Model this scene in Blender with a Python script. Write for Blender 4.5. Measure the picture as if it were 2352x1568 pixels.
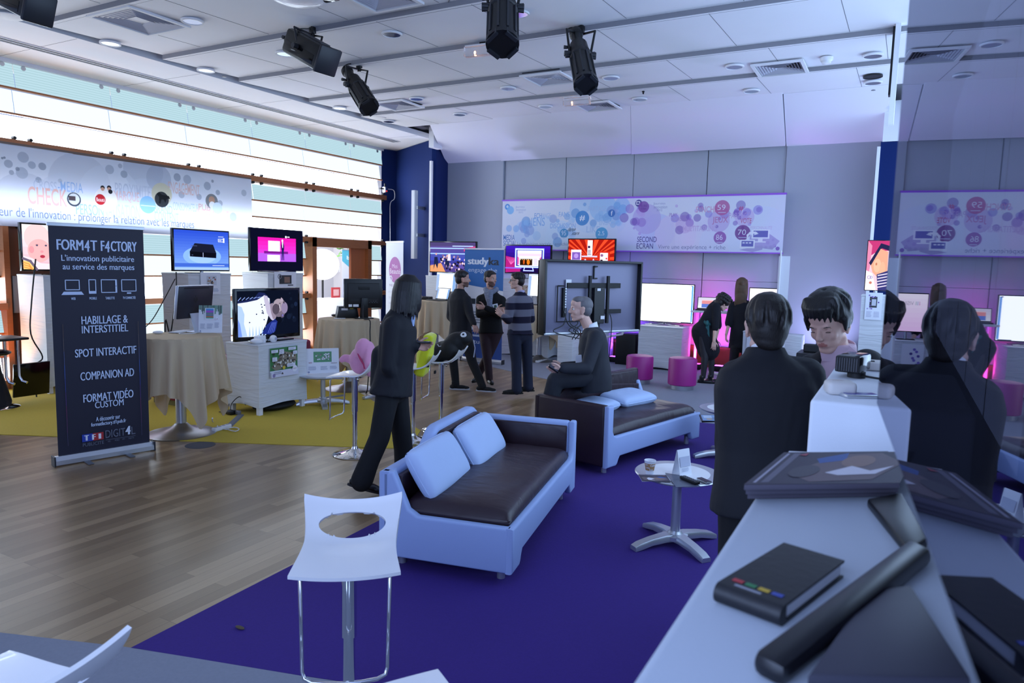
import bpy, bmesh, math, random
import numpy as np
from mathutils import Vector, Matrix, Quaternion, noise
random.seed(7)
for o in list(bpy.data.objects): bpy.data.objects.remove(o)
S = bpy.context.scene; COL = S.collection
PI = math.pi
V = Vector
# ---------------------------------------------------------------- camera
IW, IH, FPX, CZ = 2352, 1568, 1630.0, 1.85
_y, _p, _r = math.radians(-28.6), math.radians(-6.2), math.radians(1.4)
CF = V((math.sin(_y)*math.cos(_p), math.cos(_y)*math.cos(_p), math.sin(_p)))
_rt = V((math.cos(_y), -math.sin(_y), 0)); _up = _rt.cross(CF)
CR = _rt*math.cos(_r)+_up*math.sin(_r); CU = -_rt*math.sin(_r)+_up*math.cos(_r)
CAM = V((0, 0, CZ))
cd = bpy.data.cameras.new('camera'); cam = bpy.data.objects.new('camera', cd); COL.objects.link(cam)
cam.matrix_world = Matrix(((CR.x, CU.x, -CF.x, 0), (CR.y, CU.y, -CF.y, 0), (CR.z, CU.z, -CF.z, CZ), (0, 0, 0, 1)))
cd.sensor_width = 36; cd.lens = FPX*36/IW; cd.clip_start = .05; cd.clip_end = 200
cd.dof.use_dof = True; cd.dof.focus_distance = 6.5; cd.dof.aperture_fstop = 5.0
S.camera = cam
# ---------------------------------------------------------------- world, exposure
S.view_settings.view_transform = 'Standard'; S.view_settings.look = 'None'
S.view_settings.gamma = 1; S.view_settings.use_curve_mapping = False
S.view_settings.exposure = 0.35
wd = bpy.data.worlds.new('world'); S.world = wd; wd.use_nodes = True
bg = wd.node_tree.nodes['Background']; bg.inputs[0].default_value = (.40, .54, 1.0, 1); bg.inputs[1].default_value = .6
def area(name, loc, tgt, sx, sy, power, col):
    l = bpy.data.lights.new(name, 'AREA'); l.shape = 'RECTANGLE'; l.size = sx; l.size_y = sy; l.energy = power; l.color = col
    o = bpy.data.objects.new(name, l); COL.objects.link(o); o.location = loc
    o.rotation_euler = (V(tgt)-V(loc)).to_track_quat('-Z', 'Y').to_euler(); return o
# fill lamp added behind the viewer; daylight of the hall beyond the doorway
area('rear_fill', (-1.1, -.9, 2.5), (-1.1, 6, 3.6), 3, 2.2, 85, (.44, .60, 1))
area('daylight_hall', (-13, 12.2, 4.2), (-13, 12.2, 0), 3, 4, 330, (1, .97, .96))
# ---------------------------------------------------------------- points of the place
def ray(px, py): return CF+CR*((px-IW/2)/FPX)-CU*((py-IH/2)/FPX)
def PD(px, py, d): return CAM+ray(px, py)*d
def PZ(px, py, z=0.0):
    r = ray(px, py); return CAM+r*((z-CZ)/r.z)
def PX(px, py, x):
    r = ray(px, py); return CAM+r*(x/r.x)
def PY(px, py, y):
    r = ray(px, py); return CAM+r*(y/r.y)
# ---------------------------------------------------------------- materials
def lin(h):
    h = h.lstrip('#'); c = [int(h[i:i+2], 16)/255 for i in (0, 2, 4)]
    return tuple(x/12.92 if x <= .04045 else ((x+.055)/1.055)**2.4 for x in c)
MATS = {}
def mat(name, col, rough=.6, metal=0.0, spec=.5, bump=0, bscale=60, var=0, emit=0, coat=0, sheen=0, trans=0, stretch=None, wr=0, wscale=6):
    if name in MATS: return MATS[name]
    m = bpy.data.materials.new(name); m.use_nodes = True; nt = m.node_tree; b = nt.nodes['Principled BSDF']
    c = lin(col) if isinstance(col, str) else col
    b.inputs['Base Color'].default_value = (*c, 1); b.inputs['Roughness'].default_value = rough
    b.inputs['Metallic'].default_value = metal; b.inputs['Specular IOR Level'].default_value = spec
    b.inputs['Coat Weight'].default_value = coat; b.inputs['Sheen Weight'].default_value = sheen
    if emit:
        b.inputs['Emission Color'].default_value = (*c, 1); b.inputs['Emission Strength'].default_value = emit
    if bump or var or wr:
        tc = nt.nodes.new('ShaderNodeTexCoord'); mp = nt.nodes.new('ShaderNodeMapping')
        nt.links.new(tc.outputs['Object'], mp.inputs['Vector'])
        if stretch: mp.inputs['Scale'].default_value = stretch
        n = nt.nodes.new('ShaderNodeTexNoise'); n.inputs['Scale'].default_value = bscale; n.inputs['Detail'].default_value = 4
        nt.links.new(mp.outputs[0], n.inputs['Vector'])
        if var:
            mx = nt.nodes.new('ShaderNodeMix'); mx.data_type = 'RGBA'
            mx.inputs['A'].default_value = (*[x*(1-var) for x in c], 1); mx.inputs['B'].default_value = (*[min(1, x*(1+var)) for x in c], 1)
            nt.links.new(n.outputs['Fac'], mx.inputs['Factor']); nt.links.new(mx.outputs['Result'], b.inputs['Base Color'])
        if bump or wr:
            bp = nt.nodes.new('ShaderNodeBump'); bp.inputs['Strength'].default_value = max(bump, wr); bp.inputs['Distance'].default_value = .004 if not wr else .03
            src = n.outputs['Fac']
            if wr:
                n2 = nt.nodes.new('ShaderNodeTexNoise'); n2.inputs['Scale'].default_value = wscale; n2.inputs['Detail'].default_value = 2
                n2.inputs['Distortion'].default_value = .8
                nt.links.new(mp.outputs[0], n2.inputs['Vector']); src = n2.outputs['Fac']
            nt.links.new(src, bp.inputs['Height']); nt.links.new(bp.outputs[0], b.inputs['Normal'])
    if trans:
        tr = nt.nodes.new('ShaderNodeBsdfTranslucent'); tr.inputs[0].default_value = (*c, 1)
        ms = nt.nodes.new('ShaderNodeMixShader'); ms.inputs[0].default_value = trans
        out = nt.nodes['Material Output']
        nt.links.new(b.outputs[0], ms.inputs[1]); nt.links.new(tr.outputs[0], ms.inputs[2]); nt.links.new(ms.outputs[0], out.inputs['Surface'])
    MATS[name] = m; return m
def emi(name, col, s=1.0):
    if name in MATS: return MATS[name]
    m = bpy.data.materials.new(name); m.use_nodes = True; nt = m.node_tree; nt.nodes.remove(nt.nodes['Principled BSDF'])
    e = nt.nodes.new('ShaderNodeEmission'); e.inputs[0].default_value = (*(lin(col) if isinstance(col, str) else col), 1); e.inputs[1].default_value = s
    nt.links.new(e.outputs[0], nt.nodes['Material Output'].inputs['Surface']); MATS[name] = m; return m
def E(hexc, s=1.0): return emi('glow_%s_%s' % (hexc.strip('#'), s), hexc, s)
def I(hexc, rough=.55): return mat('ink_%s' % hexc.strip('#'), hexc, rough)
# ---------------------------------------------------------------- mesh building
_font = {}
def text_mesh(s, bold):
    k = (s, bold)
    if k in _font: return _font[k]
    c = bpy.data.curves.new('t', 'FONT'); c.body = s; c.size = 1; c.offset = bold; c.resolution_u = 4
    o = bpy.data.objects.new('t', c); me = bpy.data.meshes.new_from_object(o)
    vs = [v.co.copy() for v in me.vertices]; fs = [list(p.vertices) for p in me.polygons]
    bpy.data.objects.remove(o); bpy.data.curves.remove(c); bpy.data.meshes.remove(me)
    if not vs: vs = [V((0, 0, 0))]
    x0 = min(v.x for v in vs); x1 = max(v.x for v in vs); y0 = min(v.y for v in vs); y1 = max(v.y for v in vs)
    _font[k] = (vs, fs, x0, x1, y0, y1); return _font[k]
class MB:
    def __init__(s): s.bm = bmesh.new(); s.mats = []; s.M = Matrix()
    def mi(s, m):
        if m not in s.mats: s.mats.append(m)
        return s.mats.index(m)
    def add(s, vs, fs, m):
        i = s.mi(m); bv = [s.bm.verts.new(s.M @ V(v)) for v in vs]; out = []
        for f in fs:
            try: q = s.bm.faces.new([bv[k] for k in f]); q.material_index = i; out.append(q)
            except ValueError: pass
        return bv, out
    def merge(s, b2, m, M=None):
        i = s.mi(m); mp = {}
        for v in b2.verts: mp[v] = s.bm.verts.new(s.M @ ((M @ v.co) if M else v.co))
        for f in b2.faces:
            try: q = s.bm.faces.new([mp[v] for v in f.verts]); q.material_index = i
            except ValueError: pass
        b2.free()
    def box(s, c, sz, m, rz=0, bev=0, seg=2, R=None):
        b = bmesh.new(); bmesh.ops.create_cube(b, size=1)
        for v in b.verts: v.co = V((v.co.x*sz[0], v.co.y*sz[1], v.co.z*sz[2]))
        if bev: bmesh.ops.bevel(b, geom=list(b.edges), offset=bev, segments=seg, profile=.5, affect='EDGES')
        M = Matrix.Translation(V(c)) @ (R.to_4x4() if R else Matrix.Rotation(rz, 4, 'Z')); s.merge(b, m, M)
    def cyl(s, p0, p1, r0, r1, m, n=16, caps=True):
        p0, p1 = V(p0), V(p1); d = (p1-p0).normalized(); a = d.orthogonal().normalized(); b = d.cross(a)
        vs = [p+(a*math.cos(2*PI*k/n)+b*math.sin(2*PI*k/n))*r for p, r in ((p0, r0), (p1, r1)) for k in range(n)]
        fs = [(k, (k+1) % n, n+(k+1) % n, n+k) for k in range(n)]
        if caps: fs += [tuple(range(n-1, -1, -1)), tuple(range(n, 2*n))]
        s.add(vs, fs, m)
    def lathe(s, prof, m, c=(0, 0, 0), n=32, a0=0, a1=2*PI):
        full = abs(a1-a0-2*PI) < 1e-6; k = n if full else n+1; vs = []; c = V(c)
        for r, z in prof:
            for j in range(k):
                t = a0+(a1-a0)*j/n; vs.append(c+V((r*math.cos(t), r*math.sin(t), z)))
        fs = []
        for i in range(len(prof)-1):
            for j in range(n): fs.append((i*k+j, i*k+(j+1) % k, (i+1)*k+(j+1) % k, (i+1)*k+j))
        if full: fs += [tuple(range(k-1, -1, -1)), tuple((len(prof)-1)*k+j for j in range(k))]
        s.add(vs, fs, m)
    def loft(s, rings, m, caps=True, closed=True):
        k = len(rings[0]); vs = [p for r in rings for p in r]; fs = []
        for i in range(len(rings)-1):
            for j in range(k if closed else k-1): fs.append((i*k+j, i*k+(j+1) % k, (i+1)*k+(j+1) % k, (i+1)*k+j))
        if caps: fs += [tuple(range(k-1, -1, -1)), tuple((len(rings)-1)*k+j for j in range(k))]
        s.add(vs, fs, m)
    def tube(s, pts, r, m, n=8, closed=False, flat=1.0):
        pts = [V(p) for p in pts]
        if m.name.startswith('cable') and len(pts) > 2 and not isinstance(r, (list, tuple)):     # wires bend softly
            q = [pts[0]]+pts+[pts[-1]]; pts = []
            for i in range(1, len(q)-2):
                for k in range(6):
                    u = k/6; pts.append(.5*(2*q[i]+(q[i+1]-q[i-1])*u+(2*q[i-1]-5*q[i]+4*q[i+1]-q[i+2])*u*u+(3*q[i]-q[i-1]-3*q[i+1]+q[i+2])*u**3))
            pts.append(q[-2])
        rs = r if isinstance(r, (list, tuple)) else [r]*len(pts); rings = []; a = None
        for i, p in enumerate(pts):
            d = (pts[min(i+1, len(pts)-1)]-pts[max(i-1, 0)]).normalized()
            if a is None: a = d.orthogonal().normalized()
            a = (a-d*a.dot(d)); a = a.normalized() if a.length > 1e-6 else d.orthogonal().normalized(); b = d.cross(a)
            rings.append([p+(a*math.cos(2*PI*k/n)+b*math.sin(2*PI*k/n)*flat)*rs[i] for k in range(n)])
        s.loft(rings, m)
    def prism(s, poly, o, u, v, w, m, bev=0, seg=2):
        o, u, v, w = V(o), V(u), V(v), V(w); n = len(poly)
        b = bmesh.new(); a0 = [b.verts.new(o+u*x+v*y) for x, y in poly]; a1 = [b.verts.new(o+u*x+v*y+w) for x, y in poly]
        b.faces.new(a0[::-1]); b.faces.new(a1)
        for k in range(n): b.faces.new((a0[k], a0[(k+1) % n], a1[(k+1) % n], a1[k]))
        bmesh.ops.recalc_face_normals(b, faces=list(b.faces))
        if bev:
            es = [e for e in b.edges if any(len(f.verts) == n for f in e.link_faces)]
            bmesh.ops.bevel(b, geom=es, offset=bev, segments=seg, profile=.5, affect='EDGES')
        s.merge(b, m)
    def ell(s, c, r, m, R=None, n=20, k=12):
        c = V(c); vs = []; 
        for i in range(k+1):
            t = PI*i/k
            for j in range(n):
                p = V((r[0]*math.sin(t)*math.cos(2*PI*j/n), r[1]*math.sin(t)*math.sin(2*PI*j/n), r[2]*math.cos(t)))
                vs.append(c+(R @ p if R else p))
        fs = [(i*n+j, (i+1)*n+j, (i+1)*n+(j+1) % n, i*n+(j+1) % n) for i in range(k) for j in range(n)]
        bv, _ = s.add(vs, fs, m)
        bmesh.ops.remove_doubles(s.bm, verts=bv, dist=1e-6)
    def limb(s, a, b, ra, rb, m, n=14):
        a, b = V(a), V(b); d = b-a; L = d.length
        if L < 1e-5: return
        d /= L; x = d.orthogonal().normalized(); y = d.cross(x); rings = []
        prof = [(-math.cos(t)*ra, math.sin(t)*ra) for t in (.15, .6, 1.1, PI/2)]+[(L+math.sin(t)*rb, math.cos(t)*rb) for t in (0, .5, 1.0, 1.42)]
        for h, r in prof: rings.append([a+d*h+(x*math.cos(2*PI*k/n)+y*math.sin(2*PI*k/n))*r for k in range(n)])
        s.loft(rings, m)
    def chain(s, pts, rs, m):
        for i in range(len(pts)-1): s.limb(pts[i], pts[i+1], rs[i], rs[i+1], m)
    def poly(s, pts, m): s.add(pts, [tuple(range(len(pts)))], m)
    def grid(s, f, nu, nv, m):
        vs = [f(i/nu, j/nv) for j in range(nv+1) for i in range(nu+1)]
        fs = [(j*(nu+1)+i, j*(nu+1)+i+1, (j+1)*(nu+1)+i+1, (j+1)*(nu+1)+i) for j in range(nv) for i in range(nu)]
        s.add(vs, fs, m)
    def build(s, name, parent=None, smooth=35, loc=None, recalc=True):
        if recalc: bmesh.ops.recalc_face_normals(s.bm, faces=list(s.bm.faces))
        me = bpy.data.meshes.new(name); s.bm.to_mesh(me); s.bm.free()
        for m in s.mats: me.materials.append(m)
        if smooth:
            for p in me.polygons: p.use_smooth = True
            me.set_sharp_from_angle(angle=math.radians(smooth))
        o = bpy.data.objects.new(name, me); COL.objects.link(o)
        if parent is not None: o.parent = parent
        if loc is not None: o.location = loc
        return o
class Art:
    """flat printed or lit artwork: shapes laid on a rectangle of w x h metres, origin lower left, each layer a hair in front of the last"""
    def __init__(s, o, u, v, w, h, lift=.0012, step=.00025):
        s.mb = MB(); s.o, s.u, s.v = V(o), V(u).normalized(), V(v).normalized(); s.n = s.u.cross(s.v); s.w, s.h = w, h; s.l = lift; s.st = step
    def P(s, x, y):
        x = min(1, max(0, x)); y = min(1, max(0, y)); return s.o+s.u*(x*s.w)+s.v*(y*s.h)+s.n*s.l
    def up(s): s.l += s.st
    def rect(s, x, y, w, h, m): s.mb.poly([s.P(x, y), s.P(x+w, y), s.P(x+w, y+h), s.P(x, y+h)], m); s.up()
    def poly(s, pts, m): s.mb.poly([s.P(*p) for p in pts], m); s.up()
    def circ(s, x, y, r, m, n=28, ry=None):
        ry = r*s.w/s.h if ry is None else ry
        s.mb.poly([s.P(x+r*math.cos(2*PI*k/n), y+ry*math.sin(2*PI*k/n)) for k in range(n)], m); s.up()
    def ring(s, x, y, r, t, m, n=28):
        k = s.w/s.h; vs = [s.P(x+q*math.cos(2*PI*j/n), y+q*k*math.sin(2*PI*j/n)) for q in (r, r-t) for j in range(n)]
        s.mb.add(vs, [(j, (j+1) % n, n+(j+1) % n, n+j) for j in range(n)], m); s.up()
    def line(s, pts, t, m):
        for (x0, y0), (x1, y1) in zip(pts[:-1], pts[1:]):
            a, b = s.P(x0, y0), s.P(x1, y1); d = (b-a); q = d.normalized().cross(s.n)*(t/2); d = d.normalized()*(t/2)
            s.mb.poly([a-d+q, b+d+q, b+d-q, a-d-q], m)
        s.up()
    def frame(s, x, y, w, h, t, m): s.line([(x, y), (x+w, y), (x+w, y+h), (x, y+h), (x, y)], t, m)
    def text(s, t, x, y, w, h, m, bold=0.0, slant=0.0):
        vs, fs, x0, x1, y0, y1 = text_mesh(t, min(0, bold)); sx = w/max(1e-6, x1-x0); sy = h/max(1e-6, y1-y0)
        k = bold*h*s.h*2.2/s.w
        for q in ((-1, 0, 1) if bold > 0 else (0,)):
            s.l += .00003; s.mb.add([s.P(x+(p.x-x0)*sx*(1-2*k/w if bold > 0 else 1)+k*(q+1)+slant*(p.y-y0)*sy, y+(p.y-y0)*sy) for p in vs], fs, m)
        s.up()
    def lines(s, x, y, w, h, n, m, t=.45):
        for k in range(n):
            q = random.uniform(.75, 1); s.mb.poly([s.P(x, y+h*(k+.2)/n), s.P(x+w*q, y+h*(k+.2)/n), s.P(x+w*q, y+h*(k+.2+t)/n), s.P(x, y+h*(k+.2+t)/n)], m)
        s.up()
    def build(s, name, parent): return s.mb.build(name, parent, 0, recalc=False)
class Print:
    """artwork dyed into one sheet: shapes are laid over each other in a colour table that becomes the sheet's own vertex colours"""
    def __init__(s, w, h, nx, ny, base, ss=2):
        s.w, s.h, s.nx, s.ny, s.ss = w, h, nx, ny, ss; s.c = np.ones((ny*ss, nx*ss, 3))*np.array(lin(base)); s.alpha = 1.0
    def fill(s, pts, m):
        P = np.array(pts, float)*np.array([s.nx*s.ss, s.ny*s.ss]); x0, y0 = np.floor(P.min(0)).astype(int); x1, y1 = np.ceil(P.max(0)).astype(int)
        x0, y0 = max(0, x0), max(0, y0); x1, y1 = min(s.nx*s.ss, x1), min(s.ny*s.ss, y1)
        if x1 <= x0 or y1 <= y0: return
        X, Y = np.meshgrid(np.arange(x0, x1)+.5, np.arange(y0, y1)+.5); ins = np.zeros(X.shape, bool)
        for (ax, ay), (bx, by) in zip(P, np.roll(P, -1, 0)):
            if ay == by: continue
            ins ^= ((ay > Y) != (by > Y)) & (X < (bx-ax)*(Y-ay)/(by-ay)+ax)
        col = np.array(lin(m.name.split('_')[-1])); r = s.c[y0:y1, x0:x1]; r[ins] = r[ins]*(1-s.alpha)+col*s.alpha
    poly = fill
    def rect(s, x, y, w, h, m): s.fill([(x, y), (x+w, y), (x+w, y+h), (x, y+h)], m)
    def circ(s, x, y, r, m, n=28, ry=None):
        ry = r*s.w/s.h if ry is None else ry; s.fill([(x+r*math.cos(2*PI*k/n), y+ry*math.sin(2*PI*k/n)) for k in range(n)], m)
    def line(s, pts, t, m):
        for (ax, ay), (bx, by) in zip(pts[:-1], pts[1:]):
            d = V(((bx-ax)*s.w, (by-ay)*s.h)); d = d.normalized()*(t/2); e = V((d.x/s.w, d.y/s.h)); f = V((-d.y/s.w, d.x/s.h)); a, b = V((ax, ay))-e, V((bx, by))+e; s.fill([a+f, b+f, b-f, a-f], m)
    def frame(s, x, y, w, h, t, m): s.line([(x, y), (x+w, y), (x+w, y+h), (x, y+h), (x, y)], t, m)
    def lines(s, x, y, w, h, n, m, t=.45):
        for k in range(n): s.rect(x, y+h*(k+.2)/n, w*random.uniform(.75, 1), h*t/n, m)
    def text(s, t, x, y, w, h, m, bold=0.0, slant=0.0):
        vs, fs, x0, x1, y0, y1 = text_mesh(t, bold*.6); sx = w/max(1e-6, x1-x0); sy = h/max(1e-6, y1-y0)
        for f in fs: s.fill([(x+(vs[k].x-x0)*sx+slant*(vs[k].y-y0)*sy, y+(vs[k].y-y0)*sy) for k in f], m)
    def sheet(s, name, parent, o, u, v, wave=0, trans=0):
        nx, ny, k = s.nx, s.ny, s.ss; c = s.c.reshape(ny, k, nx, k, 3).mean((1, 3)); o, u, v = V(o), V(u), V(v); n = u.cross(v)
        vs = []; fs = []
        for j in range(ny+1):
            for i in range(nx+1): vs.append(o+u*(s.w*i/nx)+v*(s.h*j/ny)+n*(wave*math.sin(9*i/nx)*(1-j/ny)))
        fs = [(j*(nx+1)+i, j*(nx+1)+i+1, (j+1)*(nx+1)+i+1, (j+1)*(nx+1)+i) for j in range(ny) for i in range(nx)]
        me = bpy.data.meshes.new(name); me.from_pydata([tuple(q) for q in vs], [], fs); at = me.color_attributes.new('dye', 'FLOAT_COLOR', 'CORNER')
        f4 = np.ones((ny*nx, 4, 4), np.float32); f4[:, :, :3] = c.reshape(ny*nx, 1, 3); at.data.foreach_set('color', f4.ravel())
        m = bpy.data.materials.new('dyed_cloth'); m.use_nodes = True; nt = m.node_tree; b = nt.nodes['Principled BSDF']; b.inputs['Roughness'].default_value = .75
        a = nt.nodes.new('ShaderNodeAttribute'); a.attribute_name = 'dye'; nt.links.new(a.outputs['Color'], b.inputs['Base Color'])
        if trans:
            tr = nt.nodes.new('ShaderNodeBsdfTranslucent'); ms = nt.nodes.new('ShaderNodeMixShader'); ms.inputs[0].default_value = trans; nt.links.new(a.outputs['Color'], tr.inputs[0])
            nt.links.new(b.outputs[0], ms.inputs[1]); nt.links.new(tr.outputs[0], ms.inputs[2]); nt.links.new(ms.outputs[0], nt.nodes['Material Output'].inputs['Surface'])
        me.materials.append(m); ob = bpy.data.objects.new(name, me); COL.objects.link(ob); ob.parent = parent; return ob
# ---------------------------------------------------------------- object tree
def tag(o, label, cat, group=None, kind=None):
    o['label'] = label; o['category'] = cat
    if group: o['group'] = group
    if kind: o['kind'] = kind
    return o
def thing(name, label, cat, loc=(0, 0, 0), rz=0, group=None):
    o = bpy.data.objects.new(name, None); COL.objects.link(o); o.location = loc; o.rotation_euler = (0, 0, rz); o.empty_display_size = .1
    return tag(o, label, cat, group)
def struct(o): o['kind'] = 'structure'; return o
def dup(root, loc, rz=None, label=None, group=None, cat=None):
    r = root.copy(); COL.objects.link(r); r.location = loc
    if rz is not None: r.rotation_euler = (0, 0, rz)
    if label: r['label'] = label
    if group: r['group'] = group
    for ch in list(root.children):
        c = ch.copy(); COL.objects.link(c); c.parent = r
        for g in list(ch.children):
            d = g.copy(); COL.objects.link(d); d.parent = c
    return r
X_, Y_, Z_ = V((1, 0, 0)), V((0, 1, 0)), V((0, 0, 1))
# common materials
WHITE = mat('white_plastic', '#e8e8ea', .38, coat=.2)
PAINT = mat('white_paint', '#e6e6e8', .8)
CHROME = mat('chrome', (.75, .76, .78), .07, 1)
STEEL = mat('brushed_steel', (.52, .54, .58), .34, 1)
ALU = mat('silver_lacquer', (.55, .57, .61), .33, .75)
BLACK = mat('black_plastic', '#0b0b0d', .38)
BLACKM = mat('black_matte', '#0d0d10', .6)
GLOSSB = mat('gloss_black', '#040406', .12, spec=.5)
CABLE = mat('cable_black', '#0a0a0b', .5)
CABLEW = mat('cable_white', '#d8d8da', .5)
# ================================================================= THE ROOM
XL, YB, HC = -10.6, 13.5, 4.40
WOOD = mat('beech_wood', '#a8683c', .45, var=.18, bscale=6, stretch=(3, 1, 12))
DWOOD = mat('brown_wood', '#6e3d22', .45, var=.25, bscale=4, stretch=(4, 4, .6))
RUST = mat('rust_plinth', '#8c4527', .55, var=.1, bscale=5)
CEIL = mat('ceiling_panel', '#ebebee', .85, var=.03, bscale=2)
GROOVE = mat('shadow_gap', '#77777d', .9)
REVEAL = mat('grey_reveal', '#8e8e94', .9)  # shade on the ceiling step faces is put into this grey
FABRIC = mat('grey_wall_fabric', '#b0b5bf', .95, bump=.25, bscale=240)
NAVY = mat('navy_paint', '#10255c', .85, spec=.2)
SOFFIT = mat('white_soffit', '#e8e8ee', .8)
GREYP = mat('grey_metal_plate', '#9a9a9e', .5, .3)
def floor_mat():
    m = bpy.data.materials.new('oak_strip_floor'); m.use_nodes = True; nt = m.node_tree; b = nt.nodes['Principled BSDF']; N = nt.nodes.new; L = nt.links.new
    tc = N('ShaderNodeTexCoord'); mp = N('ShaderNodeMapping'); mp.inputs['Rotation'].default_value = (0, 0, PI/2); L(tc.outputs['Object'], mp.inputs['Vector'])
    br = N('ShaderNodeTexBrick'); br.inputs['Scale'].default_value = 1; br.inputs['Brick Width'].default_value = 1.1; br.inputs['Row Height'].default_value = .085
    br.inputs['Mortar Size'].default_value = .0012; br.offset = .37; br.offset_frequency = 3
    br.inputs['Color1'].default_value = (*lin('#7d6548'), 1); br.inputs['Color2'].default_value = (*lin('#a68c6a'), 1); br.inputs['Mortar'].default_value = (*lin('#6a563e'), 1)
    L(mp.outputs[0], br.inputs['Vector'])
    n = N('ShaderNodeTexNoise'); n.inputs['Scale'].default_value = 5; mp2 = N('ShaderNodeMapping'); mp2.inputs['Scale'].default_value = (9, .7, 1)
    L(tc.outputs['Object'], mp2.inputs['Vector']); L(mp2.outputs[0], n.inputs['Vector'])
    mx = N('ShaderNodeMix'); mx.data_type = 'RGBA'; mx.blend_type = 'MULTIPLY'; mx.inputs['Factor'].default_value = .55
    cr = N('ShaderNodeValToRGB'); cr.color_ramp.elements[0].color = (.62, .6, .58, 1); cr.color_ramp.elements[1].color = (1.1, 1.08, 1.05, 1)
    L(n.outputs['Fac'], cr.inputs[0]); L(br.outputs['Color'], mx.inputs['A']); L(cr.outputs[0], mx.inputs['B']); L(mx.outputs['Result'], b.inputs['Base Color'])
    b.inputs['Roughness'].default_value = .33; b.inputs['Specular IOR Level'].default_value = .45
    return m
def slab(name, pts, z0, z1, m):
    mb = MB(); mb.prism([(p[0], p[1]) for p in pts], (0, 0, z0), X_, Y_, (0, 0, z1-z0), m); return mb.build(name, None, 0)
struct(slab('floor', [(-18, -3), (3, -3), (3, 14.2), (-18, 14.2)], -.1, 0, floor_mat()))
# carpets
def carpet(name, label, pts, m):
    o = slab(name, pts, 0, .006, m); return tag(o, label, 'carpet')
P2 = lambda px, py: tuple(PZ(px, py, .006)[:2])
YEL = mat('yellow_carpet', '#c2a937', .97, var=.12, bscale=90, bump=.3)
PUR = mat('purple_carpet', '#351b76', .97, var=.14, bscale=90, bump=.3)
GRY = mat('grey_carpet', '#868a97', .97, var=.08, bscale=60, bump=.3)
carpet('carpet', 'mustard yellow carpet under the tables and stools by the windows', [(-10.5, 3.0), P2(0, 997), P2(885, 1028), (-4.2, 5.6), P2(966, 988), P2(784, 875), (-8.3, 9.6), (-10.5, 11.0)], YEL)
a = P2(300, 1487); b = P2(870, 1195)
carpet('carpet', 'violet purple carpet under the two sofas and the coffee table', [a, P2(690, 1550), (.2, 2.95), (.3, 8.9), (-3.2, 8.3), (-3.22, 4.5), b], PUR)
carpet('carpet', 'light grey carpet along the back wall under the pink stools', [P2(1000, 815), P2(1061, 827), P2(1254, 870), (-3.2, 9.2), (-3.2, 8.304), (.3, 8.904), (.3, 13.45), (-9.0, 13.45), (-8.6, 12.35)], GRY)
carpet('carpet', 'grey carpet in the near corner below the white stools', [(-6, 1.0), P2(0, 1452), P2(297, 1486), P2(690, 1551), (.2, 2.94), (.2, -2.5), (-6, -2.5)], GRY)
# ceiling: border at the windows, long strips stepping down towards the viewer
mb = MB()
mb.box((-9.75, 4.6, HC+.05), (1.85, 18, .1), CEIL)
ys = [-3.2, -1.8, -.5, .8, 2.1, 3.4, 4.72, 6.2, 7.42, 8.82, 10.08, 11.42]
for y0, y1 in zip(ys[:-1], ys[1:]):
    zl, zh = HC, HC+.055
    mb.add([(-8.68, y0, zl), (-.1, y0, zl), (-.1, y1, zh), (-8.68, y1, zh)], [(0, 3, 2, 1)], CEIL)
    mb.add([(-8.68, y0, zl), (-.1, y0, zl), (-.1, y0, zl+.2), (-8.68, y0, zl+.2)], [(0, 1, 2, 3)], REVEAL)
    mb.add([(-8.68, y0+.05, zl+.002), (-.1, y0+.05, zl+.002), (-.1, y0+.058, zl+.002), (-8.68, y0+.058, zl+.002)], [(0, 3, 2, 1)], GROOVE)
    for k in range(7):
        x = -7.9+k*1.2+(.35 if ys.index(y0) % 2 else 0)
        mb.box((x, (y0+y1)/2, (zl+zh)/2-.0005), (.005, y1-y0-.06, .003), GROOVE, R=Matrix.Rotation(math.atan2(zh-zl, y1-y0), 3, 'X'))
for y in (5.2, 6.9, 8.6, 10.3, 12.0): mb.box((-9.75, y, HC-.0005), (1.8, .005, .002), GROOVE)
mb.box((-8.775, 4.2, HC+.16), (.2, 16, .02), GROOVE)
mb.box((-4.4, 4.5, HC+.24), (12.4, 18.5, .06), REVEAL)
struct(mb.build('ceiling', None, 0, recalc=False))
# back wall with its fabric panels and wooden plinth
mb = MB()
mb.box((-4.3, YB+.16, 2.2), (10.2, .1, 4.4), FABRIC)
def fab(x0, x1, y, z0, z1): mb.box(((x0+x1)/2, y+.06, (z0+z1)/2), (x1-x0, .12, z1-z0), FABRIC, bev=.004, seg=1)
fab(-9.2, -7.64, YB-.06, .4, 4.1)
for x0, x1 in ((-7.63, -6.205), (-6.19, -4.755), (-4.745, -3.325), (-3.31, -1.95)):
    fab(x0, x1, YB, .4, 1.64); fab(x0, x1, YB, 1.645, 4.1)
fab(-1.94, -.1, YB-.06, .4, 4.1)
struct(mb.build('wall_back', None, 20))
mb = MB(); mb.box((-4.3, YB+.02, .2), (9.6, .1, .4), RUST); struct(mb.build('baseboard_back', None, 0))
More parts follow.
